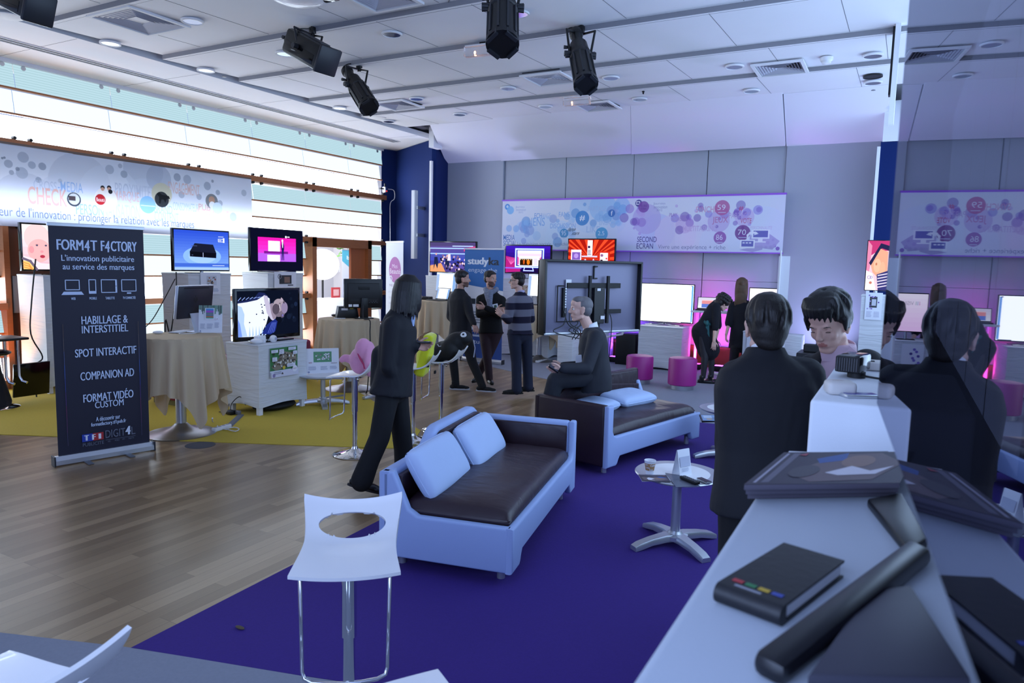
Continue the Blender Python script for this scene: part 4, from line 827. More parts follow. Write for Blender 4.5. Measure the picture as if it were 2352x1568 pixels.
mb = MB(); mb.ell((0, 0, .034), (.045, .045, .045), WHITE); mb.build('shell', t); A = Art((.0455, -.018, .02), Y_, Z_, .036, .036, lift=.0005); A.ring(.5, .5, .5, .12, I('#6a6fb0')); A.rect(.3, .35, .4, .3, I('#6a6fb0')); A.build('printed_mark', t)
mb = MB(); mb.ell((0, 0, .028), (.07, .085, .034), WHITE); tag(mb.build('computer_mouse', None, loc=(cx-.11, PX(590, 800, cx-.11).y, ch+.002)), 'rounded white puck lying left of the ball on the low white cabinet', 'mouse')
mb = MB(); mb.box((0, 0, .045), (.07, .13, .09), WHITE, bev=.012); tag(mb.build('small_box', None, loc=(cx-.13, cy0+.14, ch)), 'small cream white box on the left end of the low white cabinet', 'box')
t = thing('tablet', 'dark tablet lying on the right end of the low white cabinet', 'tablet', (cx-.2, cy1-.2, ch+.008)); mb = MB(); mb.box((0, 0, .0), (.13, .24, .014), BLACK, bev=.004); mb.build('body', t, 30); mb = MB(); mb.box((0, 0, .0075), (.11, .2, .002), GLOSSB); mb.build('screen', t, 0)
# ================================================================= TABLES
BEIGE = mat('beige_tablecloth', '#cdb898', .9, bump=.12, bscale=220, trans=.12)
def round_table(label, clothlabel, loc, h, r, side, rz, seed, nf=9):
    t = thing('bar_table', label, 'table', loc)
    mb = MB(); mb.lathe([(.34, 0), (.345, .008), (.33, .016), (.2, .035), (.1, .075), (.062, .11), (.05, .12)], STEEL, n=48); mb.build('base', t, 40)
    mb = MB(); mb.cyl((0, 0, .1), (0, 0, h-.03), .052, .052, STEEL, 28); mb.build('column', t, 40)
    mb = MB(); mb.lathe([(.001, h-.035), (r-.02, h-.035), (r, h-.02), (r, h-.006), (r-.008, h), (.001, h)], PAINT, n=48); mb.build('tabletop', t, 40)
    rd = random.Random(seed); ph = [rd.uniform(0, 6.28) for _ in range(5)]; N = 220; M = 26; mb = MB(); vs = []
    for i in range(M+1):
        for j in range(N):
            th = 2*PI*j/N; L = side/max(abs(math.cos(th)), abs(math.sin(th)))-r
            if i <= 4: q = r*i/4+.006*(i/4); z = h+.004
            else:
                s = (i-4)/(M-4); amp = .052*s**.8*(.6+.5*min(1, L/.7)); f = math.sin(nf*2*th+ph[0]+.6*math.sin(3*th+ph[1]))+.45*math.sin(nf*3.1*th+ph[2])
                q = r+.008+.045*s+amp*f*.75; z = h+.004-.012*min(1, s*8)-L*s
            vs.append((q*math.cos(th+rz), q*math.sin(th+rz), z))
    fs = [(i*N+j, i*N+(j+1) % N, (i+1)*N+(j+1) % N, (i+1)*N+j) for i in range(M) for j in range(N)]
    mb.add(vs, fs, BEIGE); bmesh.ops.remove_doubles(mb.bm, verts=list(mb.bm.verts), dist=1e-5); o = mb.build('tablecloth', None, 80, loc); tag(o, clothlabel, 'tablecloth'); return t
T1 = PZ(417, 995); H1 = 1.03; T1h = H1+.004
round_table('round bar table with grey pillar foot just right of the navy roll-up', 'beige tablecloth hanging in points just right of the navy roll-up', T1, H1, .4, .93, .55, 3)
T2 = PZ(802, 893); H2 = PD(815, 731, (T2-CAM).dot(CF)).z; T2h = H2+.004
round_table('round bar table on the yellow carpet under the black desktop monitor', 'beige tablecloth under the black desktop monitor', T2, H2, .42, .93, .2, 5)
T3 = PZ(1000, 832); H3 = PD(1000, 689, (T3-CAM).dot(CF)).z; T3h = H3+.004
round_table('round bar table under the open laptop left of the talking men', 'beige tablecloth under the open laptop left of the talking men', T3, H3, .42, .95, .4, 8)
T4 = PZ(1237, 828); H4 = PD(1245, 700, (T4-CAM).dot(CF)).z; T4h = H4+.004; CRH_ = V((CR.x, CR.y, 0)).normalized(); CFH_ = V((CF.x, CF.y, 0)).normalized()
round_table('round bar table behind the man in the striped sweater', 'beige tablecloth partly hidden by the man in the striped sweater', T4, H4, .42, .95, .7, 11)
# low round pedestal tables of silver lacquer
def low_table(label, loc, h, r, rz):
    t = thing('coffee_table', label, 'table', loc, rz)
    mb = MB(); mb.lathe([(.001, h-.03), (r-.05, h-.03), (r-.012, h-.016), (r, h-.006), (r-.006, h), (r*.72, h), (.001, h)], ALU, n=56); mb.build('tabletop', t, 40)
    mb = MB(); mb.lathe([(r*.73, h-.001), (r*.73, h+.0015), (.001, h+.0015)], WHITE, n=56); mb.build('top_inlay', t, 20)
    mb = MB(); mb.cyl((0, 0, .06), (0, 0, h-.03), .032, .03, ALU, 28); mb.lathe([(.06, h-.045), (.06, h-.03)], ALU, n=24); mb.build('column', t, 40)
    mb = MB(); mb.lathe([(.085, .05), (.085, .075), (.05, .085), (.04, .1), (.036, .1)], ALU, n=32); mb.build('hub', t, 40)
    for k in range(4):
        mb = MB(); c, s = math.cos(k*PI/2), math.sin(k*PI/2); d = V((c, s, 0)); p = V((-s, c, 0)); rings = []
        for u, z, w, th in ((.0, .062, .05, .024), (.09, .066, .042, .024), (.2, .055, .036, .022), (.29, .036, .036, .022), (.33, .024, .034, .016)):
            a = d*u+V((0, 0, z)); rings.append([a+p*w*.8+Z_*th*.8, a+p*w+Z_*th*.2, a+p*w-Z_*th, a-p*w-Z_*th, a-p*w+Z_*th*.2, a-p*w*.8+Z_*th*.8])
        mb.loft(rings, ALU); mb.cyl(d*.3+V((0, 0, 0)), d*.3+V((0, 0, .02)), .018, .018, BLACK, 12); mb.build('leg', t, 40)
    return t
TC = PZ(1549, 1250); HT = .5; _d = PZ(1612, 1288)-TC
low_table('silver pedestal coffee table with a paper cup on the purple carpet', TC, HT, .285, math.atan2(_d.y, _d.x))
TL = PZ(742, 930); _d = PZ(755, 962)-TL; HL = PD(730, 858, (TL-CAM).dot(CF)).z
low_table('silver pedestal table on the yellow carpet with a propped white card', TL, HL, .31, math.atan2(_d.y, _d.x))
TR = PZ(1668, 1052); low_table('silver pedestal table half hidden behind the man seen from behind', TR, HT, .285, .6)
def dr_card(A):
    A.rect(.24, .45, .54, .42, I('#5c9a70')); rd = random.Random(2)
    for k in range(30): A.rect(rd.uniform(.27, .7), rd.uniform(.48, .78), .04, .05, I(rd.choice(('#c9cbd2', '#6c6c70', '#e4e4ea', '#9a9088'))))
    A.text('LCI', .1, .41, .08, .05, I('#a04058'), .03); A.lines(.08, .14, .26, .16, 4, I('#8a90ac'), .3); A.lines(.44, .14, .22, .16, 4, I('#8a90ac'), .3); A.lines(.72, .16, .22, .14, 4, I('#8a90ac'), .3); A.circ(.09, .06, .03, I('#8a90ac')); A.lines(.76, .38, .18, .06, 1, I('#b0a0a8'))
p = PZ(741, 857, HL+.004); sheet('sign_card', 'white printed card propped on the silver table beside the low white cabinet', 'sign', p, math.radians(52), .42, .32, dr_card, .12)
# ================================================================= THINGS ON THE BAR TABLES
APPLE = mat('apple_black', '#15151a', .4)
def imac(label, loc, rz, w=.54, h=.36, tilt=.12, screen=None, back=mat('dark_slate_shell', '#1d1c28', .35)):
    t = thing('desktop_computer', label, 'computer', loc, rz); R = Matrix.Rotation(-tilt, 3, 'X'); z = .15
    mb = MB(); mb.box(V((0, .0, z+h/2)), (w, .035, h), ALU, R=R, bev=.008); mb.build('frame', t, 30)
    mb = MB(); mb.box(V((0, 0, z+h/2))+R @ V((0, .02, .0)), (w*.97, .012, h*.97), back, R=R, bev=.006); o = mb.build('back_shell', t, 30)
    mb = MB(); c = V((0, 0, z+h/2))+R @ V((0, .0265, .03))
    for k, (dx, dz, rr) in enumerate(((-.014, 0, .022), (.014, 0, .022), (0, -.01, .024))): mb.ell(c+R @ V((dx, 0, dz)), (rr, .0012, rr*1.15), APPLE, R=R)
    mb.ell(c+R @ V((.006, 0, .036)), (.008, .0012, .013), APPLE, R=R); mb.box(c+R @ V((0, 0, h*.34)), (w*.7, .002, .012), APPLE, R=R); mb.build('emblem', t, 40)
    mb = MB(); mb.box((0, .02, .006), (.2, .2, .008), ALU, bev=.003); mb.prism([(-.1, .004), (.1, .004), (.09, .22), (-.09, .22)], (0, .09, 0), X_, V((0, -.35, 1)).normalized(), (0, .006, 0), ALU); mb.build('stand', t, 30)
    if screen:
        A = Art(V((0, 0, z+h/2))+R @ V((-w/2+.015, -.0185, -h/2+.015)), R @ X_, R @ Z_, w-.03, h-.03); screen(A); A.build('screen', t)
    return t
p = PZ(447, 762, T1h); imac('slim desktop computer seen from behind, on the table beside the navy roll-up', (p.x, p.y, T1h), math.radians(-78))
def dr_matrix(A):
    for k in range(26):
        l = random.uniform(.12, .38); A.rect(k/26, 1-l, .03, l, I(random.choice(('#2f5c46', '#3d7a5a', '#244a3c', '#6f9c88'))))
    A.rect(.27, .48, .4, .42, I('#e8eaf4'))
    for k, c in enumerate(('#4aa07a', '#c86a4a', '#56858a', '#7a7a90', '#608a80', '#8a5ab0', '#b050c0', '#5a7ac8', '#4a9ad0')): A.rect(.31, .52+.04*k, .32, .04, I(c))
    A.circ(.78, .5, .07, I('#eceef8')); A.text('LCI', .74, .485, .08, .03, I('#a04058'), .03); A.lines(.08, .14, .22, .2, 7, I('#8a90ac'), .3); A.lines(.36, .14, .26, .2, 7, I('#8a90ac'), .3); A.lines(.68, .18, .2, .2, 7, I('#8a90ac'), .3); A.circ(.09, .06, .03, I('#8a90ac'))
p = PZ(483, 764, T1h); sheet('sign_card', 'white printed card with a green top leaning on the computer beside the navy roll-up', 'sign', (p.x, p.y, T1h), math.radians(42), .24, .3, dr_matrix, .22)
for px, py, l in ((363, 766, 'white computer mouse on the table beside the navy roll-up'),):
    mb = MB(); mb.ell((0, 0, .014), (.052, .03, .018), WHITE); o = mb.build('computer_mouse', None, loc=PZ(px, py, T1h+.003)); o.rotation_euler = (0, 0, .9); tag(o, l, 'mouse')
t = thing('keyboard', 'slim white keyboard on the table beside the navy roll-up', 'keyboard', PZ(415, 762, T1h+.004), 1.95)
mb = MB(); mb.box((0, 0, .004), (.28, .11, .008), ALU, bev=.003); mb.build('frame', t, 30)
mb = MB()
for i in range(12):
    for j in range(5): mb.box((-.125+i*.0227, -.042+j*.021, .0095), (.019, .017, .004), WHITE)
mb.build('keys', t, 0)
mb = MB(); p = PZ(440, 762, T1h+.008); mb.tube([p+V((0, 0, .08)), p+V((.02, .03, .03)), p+V((.06, .02, 0)), p+V((.12, -.05, 0)), p+V((.14, -.12, 0)), p+V((.09, -.2, 0)), p+V((.02, -.16, 0)), p+V((-.04, -.05, 0)), p+V((-.1, .06, 0))], .004, CABLEW, 6); tag(mb.build('cable', None), 'white cables curled around the computer foot beside the navy roll-up', 'cable')
# black all-in-one monitor on the second table
t = thing('monitor', 'black desktop monitor seen from behind on a beige draped table', 'monitor', PZ(834, 731, T2h), math.radians(-124))
mb = MB(); mb.box((0, 0, .36), (.56, .055, .42), BLACK, bev=.012); mb.box((0, .035, .36), (.46, .03, .3), mat('back_black', '#121216', .5), bev=.01); mb.box((0, .056, .44), (.16, .01, .04), BLACKM, bev=.003); mb.build('housing', t, 30)
mb = MB(); mb.box((0, .052, .27), (.4, .004, .03), BLACKM)
for k in range(7): mb.box((-.19+.018*k, .053, .235+.016*(k % 2)), (.01, .003, .01), mat('port_grey', '#5c5f66', .4))
mb.build('port_strip', t, 0)
mb = MB(); mb.box((.12, .053, .19), (.08, .003, .035), PAINT); mb.box((.2, .053, .19), (.05, .003, .035), PAINT); mb.build('sticker', t, 0)
mb = MB(); mb.prism([(-.06, 0), (.06, 0), (.045, .3), (-.045, .3)], (0, .03, 0), X_, V((0, .1, 1)).normalized(), (0, .03, 0), BLACK, bev=.004); mb.box((0, .0, .008), (.26, .2, .016), BLACK, bev=.005); mb.build('stand', t, 30)
t = thing('receipt_printer', 'black box with small stickers beside the foot of the black desktop monitor', 'printer', PZ(805, 731, T2h)+V((-.12, .06, 0)), math.radians(-128))
mb = MB(); mb.prism([(-.16, 0), (.16, 0), (.13, .17), (-.13, .17)], (0, -.09, 0), X_, Z_, (0, .18, 0), BLACK, bev=.008); mb.build('housing', t, 30)
mb = MB(); mb.box((.05, .092, .13), (.09, .003, .03), PAINT); mb.box((-.05, .092, .14), (.05, .003, .015), mat('yellow_tag', '#c9c040', .6)); mb.build('sticker', t, 0)
mb = MB(); mb.ell((0, 0, .014), (.055, .032, .02), BLACK); tag(mb.build('computer_mouse', None, loc=PZ(768, 726, T2h+.003)), 'black mouse on the table left of the black desktop monitor', 'mouse')
mb = MB(); mb.box((0, 0, .001), (.16, .12, .002), PAPER, rz=.7); tag(mb.build('paper', None, 0, PZ(780, 731, T2h+.003)), 'white paper lying before the black desktop monitor', 'paper')
mb = MB(); p = PZ(834, 733, T2h+.01); q = p+V((.1, -.06, 0)); e = (q-V(T2)); e.z = 0; e = V(T2)+e.normalized()*.5
mb.tube([p+V((0, 0, .2)), p+V((.03, -.03, .02)), V((e.x, e.y, T2h+.01)), V((e.x+.02, e.y-.02, T2h-.15)), V((e.x+.025, e.y-.02, .62)), V((e.x, e.y-.02, .3)), V((e.x-.05, e.y, .02)), V((e.x-.2, e.y+.1, .015))], .008, CABLE, 8); tag(mb.build('cable', None), 'black cable hanging down the front of the beige table under the monitor', 'cable')
# laptop and computer on the third table
def laptop(label, loc, rz, scr, w=.34, d=.23, tilt=.3, col=None):
    t = thing('laptop', label, 'laptop', loc, rz); c = col or BLACK
    mb = MB(); mb.box((0, 0, .01), (w, d, .018), c, bev=.004); mb.build('base', t, 30)
    mb = MB(); mb.box((0, -.02, .0195), (w*.88, d*.5, .002), BLACKM); mb.build('keyboard', t, 0)
    R = Matrix.Rotation(-tilt, 3, 'X'); o = V((0, d/2, .02)); mb = MB(); mb.box(o+R @ V((0, .005, .11)), (w, .01, .22), c, R=R, bev=.003); mb.build('lid', t, 30)
    A = Art(o+R @ V((-w/2+.012, -.0005, .014)), R @ X_, R @ Z_, w-.024, .195); scr(A); A.build('screen', t); return t
laptop('open black laptop with a bright page on the beige table left of the talking men', T3+CRH_*.03-CFH_*.12+Z_*T3h, -.2, scr_doc)
imac('bright desktop screen standing behind the open laptop on the beige table', (T3+CRH_*.17+CFH_*.2+Z_*T3h)[:], -.25, .56, .36, .1, scr_doc)
mb = MB(); mb.box((0, 0, .03), (.2, .15, .06), BLACK, bev=.008); tag(mb.build('set_top_box', None, 30, T3+CRH_*-.2+CFH_*.12+Z_*T3h), 'small dark box left of the open laptop on the beige table', 'box')
imac('bright desktop screen right behind the man in the striped sweater', (T4+CRH_*-.03+CFH_*.2+Z_*T4h)[:], -.2, .52, .44, .1, scr_doc)
laptop('open laptop with a white page on the table behind the striped sweater', T4+CRH_*-.02-CFH_*.1+Z_*T4h, -.3, scr_doc, .3, .2, .28)
t = thing('water_bottle', 'clear plastic water bottle right of the laptop behind the striped sweater', 'bottle', T4+CRH_*.2-CFH_*.05+Z_*T4h)
cp = mat('clear_plastic', '#dfe6f0', .08); cp.node_tree.nodes['Principled BSDF'].inputs['Transmission Weight'].default_value = .9
mb = MB(); mb.lathe([(.032, 0), (.034, .02), (.034, .14), (.02, .19), (.013, .2), (.013, .215)], cp, n=20); mb.build('bottle_body', t); mb = MB(); mb.cyl((0, 0, .212), (0, 0, .232), .015, .015, mat('blue_cap', '#3a5ac0', .4), 14); mb.build('cap', t)
# televisions along the back wall
def col_stand(label, x, y, h, w=.5):
    t = thing('pedestal', label, 'pedestal', (x, y, 0)); mb = MB(); mb.box((0, 0, h/2), (w, .45, h), COVER, bev=.01); mb.build('fabric_cover', t, 30); return t
p = PY(1040, 620, 12.3); zz = PY(1040, 634, 12.1).z
pedestal('tall white pedestal under the television with an audience, left of the blue roll-up', p.x-.5, p.x+.5, 12.05, 12.42, zz, 'pedestal', False)
tv_back('television showing a seated audience, left of the blue roll-up', 12.15, 986, 1094, 554, 627, zz, scr_crowd)
yn = 12.85; zz = PY(1210, 640, yn-.1).z; a = PY(1152, 700, yn-.2).x; b = PY(1262, 700, yn-.2).x
t = pedestal('tall white pedestal behind the talking men under the neon coloured television', a, b, yn-.2, yn+.3, zz, 'pedestal', False)
tv_back('television with a neon outlined screen behind the talking men', yn, 1159, 1266, 562, 629, zz, scr_neon)
sheet('poster', 'small poster with brown pictures on the pedestal under the neon television', 'poster', (PY(1206, 700, yn-.22).x, yn-.215, PY(1206, 690, yn-.2).z), 0, .3, .36, dr_photo('#b9a890', .2, .3, .6, .55))
yr = 13.0; zz = PY(1356, 620, yr).z; p = PY(1356, 700, yr)
pedestal('tall white pedestal hidden behind the large turned screen, under the red television', p.x-.42, p.x+.42, yr-.15, yr+.25, zz, 'pedestal', False)
tv_back('television with red sunburst rays above the large turned screen', yr, 1302, 1413, 558, 628, zz, scr_red)
# large screen seen from the back
bl = PD(1244, 685, 8.3); 
a = PD(1244, 684, 8.0); b = PD(1466, 680, 8.0*173/157); dlt = b-a; w = math.hypot(dlt.x, dlt.y); h = 174*8.0/FPX
t = thing('presentation_screen', 'large flat screen seen from the back behind the seated man', 'television', ((a.x+b.x)/2, (a.y+b.y)/2, 0), math.atan2(dlt.y, dlt.x))
BKM = mat('screen_back', '#7c7a90', .4, .2); zc = (a.z+b.z)/2
mb = MB(); mb.box((0, .03, zc), (w, .05, h), BKM, bev=.005); mb.build('housing', t, 30)
mb = MB()
for s in (-1, 1): mb.box((s*(w/2-.012), 0, zc), (.03, .12, h), BLACK, bev=.006); mb.box((0, 0, zc+s*(h/2-.012)), (w, .12, .03), BLACK if s > 0 else ALU, bev=.006)
mb.build('frame', t, 30)
mb = MB(); mb.box((0, .09, zc), (w-.02, .01, h-.02), GLOSSB); mb.build('front_glass', t, 0)
mb = MB()
mb.box((.0, -.03, zc+h*.16), (w*.55, .02, .06), BLACKM, bev=.004); mb.box((.06, -.03, zc-h*.2), (w*.5, .02, .05), BLACKM, bev=.004)
for x in (-.08, .2): mb.box((x, -.045, zc-.03), (.035, .03, h*.66), BLACKM, bev=.004)
mb.box((.06, -.04, zc-.1), (.16, .05, h*.5), BLACK, bev=.008); mb.build('wall_bracket', t, 20)
mb = MB(); mb.box((-w*.3, -.02, zc-.06), (.03, .03, h*.4), BLACKM); mb.tube([(-w*.36, -.02, zc+.13), (-w*.36, -.02, zc-.28), (-w*.12, -.02, zc-.28)], .008, BLACKM, 6); mb.tube([(-w*.36, -.02, zc+.13), (-w*.3, -.02, zc+.13)], .008, BLACKM, 6)
for k in range(10): mb.box((-w*.29, -.04, zc+.1-.03*k), (.018, .006, .016), PAINT if k % 2 else STEEL)
mb.build('connection_panel', t, 0)
mb = MB(); mb.box((-w*.255, -.02, zc+.16), (.08, .006, .09), PAINT); mb.box((.04, -.07, zc+.09), (.05, .004, .03), PAINT); mb.box((.11, -.07, zc-.24), (.06, .004, .04), PAINT); mb.build('sticker', t, 0)
mb = MB(); mb.box((.02, -.008, zc+h*.42), (.02, .02, .02), BLACKM); mb.prism([(0, 0), (.06, 0), (.06, -.015), (.015, -.015), (.015, -.14), (.06, -.14), (.06, -.155), (0, -.155)], (0, 0, zc+h*.43), X_, Z_, (0, -.012, 0), BLACKM); mb.build('handle', t, 0)
mb = MB(); rd = random.Random(6)
for k in range(6):
    x = -w*.32+.05*k; mb.tube([(x, -.05, zc-.1-.02*k), (x+rd.uniform(-.1, .1), -.08, zc-.3), (x+rd.uniform(-.2, .25), -.09, zc-h*.45), (x+rd.uniform(-.1, .4), -.06, zc-h*.5-.06)], .006, CABLE, 6)
mb.tube([(.25, -.04, zc-.2), (.26, -.07, zc-.35), (.24, -.06, .6), (.28, -.02, .1), (.2, 0, .02)], .006, CABLE, 6); mb.build('cable', t)
mb = MB(); mb.box((.06, .0, zc/2-.1), (.09, .07, zc-.2), BLACKM, bev=.006); mb.box((.06, 0, .02), (.7, .5, .04), BLACKM, bev=.01); mb.build('floor_stand', t, 20)
# white screen on the covered cabinet
xa, xb = PZ(1458, 846).x, PZ(1552, 852).x; ya = PZ(1500, 848).y; hz = PD(1500, 748, (PZ(1500, 848)-CAM).dot(CF)).z
pedestal('white covered cabinet under the glowing white screen, behind the pink stools', xa, xb+.1, ya, ya+.62, hz, 'cabinet', False, cat='cabinet')
tv_back('television with an almost blank white glowing page above the pink stools', ya+.25, 1460, 1594, 651, 740, hz, scr_white, stand='quad', bez=.014)
# shelf with laptop beyond the bending woman
p = PY(1640, 715, 13.0); t = thing('shelf_table', 'narrow white shelf table against the violet lit wall', 'table', (p.x, 13.05, 0)); zs = PY(1620, 713, 12.9).z
mb = MB(); mb.box((0, 0, zs-.02), (.75, .5, .035), PAINT, bev=.004); mb.build('top', t, 0)
for s in (-1, 1): mb = MB(); mb.box((s*.35, .15, zs/2-.02), (.04, .04, zs-.04), PAINT); mb.build('leg', t, 0)
laptop('open laptop with a pink and blue page on the narrow white shelf', (PY(1622, 712, 12.98).x, 12.98, zs), .1, scr_win, .36, .2, .2)
# right hand stand with the VISIWA screen
yv = 12.2; zz = PY(1740, 760, yv).z
a = PY(1706, 800, yv-.1).x; b = PY(1792, 800, yv-.1).x; pedestal('white covered cabinet under the VISIWA screen', a, b, yv-.15, yv+.4, zz, 'cabinet', False, cat='cabinet')
tv_back('television reading VISIWA right of the long-haired woman', yv, 1716, 1800, 661, 745, zz, scr_visi, stand='foot', bez=.014)
def dr_orchid(A):
    rd = random.Random(8)
    for k in range(12): A.circ(rd.uniform(.2, .7), .2+.06*k, .07, I(rd.choice(('#5a4aa8', '#7a66c0', '#41358a'))), 10)
p = PY(1741, 810, yv-.17); sheet('poster', 'tall white poster with violet flowers on the cabinet under the VISIWA screen', 'poster', (PY(1735, 815, yv-.17).x, yv-.17, .25), 0, .3, .55, dr_orchid)
mb = MB(); q = PY(1817, 800, 12.1); zq = PY(1817, 770, 12.1).z; mb.box((0, 0, zq/2), (.3, .4, zq), COVER, bev=.01); tag(mb.build('pedestal', None, 30, (q.x, 12.3, 0)), 'small low white covered block right of the narrow white panel', 'pedestal')
yp = 11.3; a = PY(1788, 600, yp); b = PY(1814, 600, yp); zt = PY(1800, 588, yp).z
t = thing('rollup_banner', 'narrow white roll-up panel seen from behind with its thin support pole', 'banner', ((a.x+b.x)/2, yp, 0))
mb = MB(); mb.box((0, .03, zt/2), (b.x-a.x, .006, zt), PAPER); mb.build('banner_sheet', t, 0); mb = MB(); mb.box((0, .02, .05), (b.x-a.x+.04, .1, .1), ALU, bev=.01); mb.build('cassette', t, 0)
mb = MB(); mb.cyl((-.05, -.01, .1), (-.05, .0, zt+.08), .012, .012, PAINT, 8); mb.build('support_pole', t)
yw = 10.6; a = PY(1977, 700, yw).x; b = PY(2025, 700, yw).x; zz = PY(2000, 677, yw).z
pedestal('tall white pedestal at the right under the television with a pink picture', a, b+.2, yw, yw+.45, zz, 'pedestal', False)
tv_back('television with a pink picture of a child at the right by the blue pilaster', yw+.15, 1984, 2042, 551, 668, zz, scr_pram, bez=.01)
def dr_flyer(A):
    A.rect(.25, .45, .45, .4, I('#3a3c44')); A.rect(.38, .52, .26, .24, I('#c4c6d0')); rd = random.Random(3)
    for k in range(10): A.circ(rd.uniform(.1, .85), rd.uniform(.4, .92), .05, I(rd.choice(('#8a66b0', '#b09ad0', '#6a4a98'))), 10)
    A.lines(.1, .1, .34, .22, 5, I('#a8a4c0'), .3); A.lines(.54, .1, .34, .22, 5, I('#a8a4c0'), .3)
sheet('poster', 'white flyer with a dark device on the tall pedestal at the right', 'poster', (PY(2004, 730, yw-.02).x, yw-.012, PY(2004, 734, yw).z), 0, .2, .36, dr_flyer)
t = thing('desk_phone_stand', 'black cabinet with small gear between the two men at the right', 'cabinet', PY(1868, 830, 8.0)*1.0); t.location.z = 0; zk = PY(1868, 808, 8.0).z
mb = MB(); mb.box((0, 0, zk/2), (.3, .4, zk), BLACK, bev=.01); mb.build('body', t, 20); mb = MB(); mb.box((-.02, 0, zk+.04), (.16, .12, .08), BLACKM, bev=.01); mb.box((.03, 0, zk+.13), (.03, .03, .12), BLACKM); mb.build('gear', t, 0)
# wall loudspeaker and small webcam
p = PY(950, 516, 12.35); z0 = PY(952, 594, 12.35).z; z1 = PY(948, 437, 12.35).z
t = thing('column_speaker', 'tall thin white column loudspeaker on the blue pilaster', 'speaker', (p.x, 12.35, z0))
mb = MB(); mb.prism([(-.055, 0), (-.04, -.03), (.04, -.03), (.055, 0), (.055, .07), (-.055, .07)], (0, 0, 0), X_, Y_, (0, 0, z1-z0), mat('speaker_white', '#cfd2da', .5), bev=.006); mb.build('housing', t, 30)
for z in (.35, .75): mb = MB(); mb.box((.06, .2, (z1-z0)*z), (.05, .36, .07), ALU, bev=.004); mb.build('bracket', t, 0)
t = thing('webcam', 'small grey camera with a red light on the beech rail by the blue pilaster', 'camera', PX(884, 444, XL+.1))
mb = MB(); mb.box((0, 0, .08), (.1, .08, .14), STEEL, bev=.02); mb.cyl((0, 0, .14), (0, 0, .22), .02, .02, BLACKM, 10); mb.box((-.03, -.09, .1), (.05, .1, .03), BLACKM); mb.build('housing', t, 30); mb = MB(); mb.ell((.05, .0, .05), (.01, .02, .01), E('#ff3020', 3)); mb.build('indicator', t)
mb = MB(); mb.tube([(.05, .05, .1), (.1, .2, .08), (.1, .22, -.1), (.08, .1, -.22), (.06, .12, -.6), (.05, .14, -1.2), (.05, .12, -2.2), (.05, .1, -3.0)], .008, CABLEW, 6); mb.build('cable', t)
# ================================================================= BAR STOOLS
def stool_seat(SH=.775):
    NU, NV = 40, 60; bm = bmesh.new(); hu, hv, vc = .72, .135, .755
    def sh(u, v):
        if v < .5: y = -.2+.26*v/.5; z = -.012*(1-v/.5)**3
        else:
            a = (v-.5)/.5*math.radians(64); y = .06+.2*math.sin(a); z = .235*(1-math.cos(a))
        wd = .205-.022*math.sin(PI*min(1, v*1.05)); z += .018*u*u*(.4+v*1.2); y += -.02*(1-u*u)*max(0, .12-v)/.12 if v < .12 else 0
        return V((u*wd, y, SH+z))
    P = {}
    for i in range(NU+1):
        for j in range(NV+1):
            u, v = -1+2*i/NU, j/NV; du, dv = u/hu, (v-vc)/hv; r = math.hypot(du, dv)
            if .8 < r < 1.13:                                   # pull the rim of the opening onto its ellipse
                k = 1/r; u2, v2 = du*k*hu, dv*k*hv+vc; f = 1-abs(r-1)/.2 if r > 1 else 1; f = max(0, min(1, f*1.6)); u, v = u+(u2-u)*f, v+(v2-v)*f
            P[i, j] = (bm.verts.new(sh(u, v)), r)
    for i in range(NU):
        for j in range(NV):
            q = [P[i, j], P[i+1, j], P[i+1, j+1], P[i, j+1]]
            if sum(1 for x in q if x[1] < .985) >= 1: 
                if all(x[1] < 1.13 for x in q) and sum(1 for x in q if x[1] < .8) >= 0 and sum(1 for x in q if x[1] < .985) > 0 and min(x[1] for x in q) < .8: continue
                if all(x[1] < 1.001 for x in q): continue
            bm.faces.new([x[0] for x in q])
    bmesh.ops.delete(bm, geom=[v for v in bm.verts if not v.link_faces], context='VERTS')
    me = bpy.data.meshes.new('seat'); bm.to_mesh(me); bm.free(); me.materials.append(WHITE)
    o = bpy.data.objects.new('seat', me); COL.objects.link(o); m = o.modifiers.new('s', 'SOLIDIFY'); m.thickness = .014; m.offset = -1
    m2 = o.modifiers.new('b', 'BEVEL'); m2.width = .003; m2.segments = 2; m2.limit_method = 'ANGLE'
    bpy.context.view_layer.update(); ev = o.evaluated_get(bpy.context.evaluated_depsgraph_get()); nm = bpy.data.meshes.new_from_object(ev); o.modifiers.clear(); o.data = nm
    for p in nm.polygons: p.use_smooth = True
    nm.set_sharp_from_angle(angle=math.radians(40)); return o
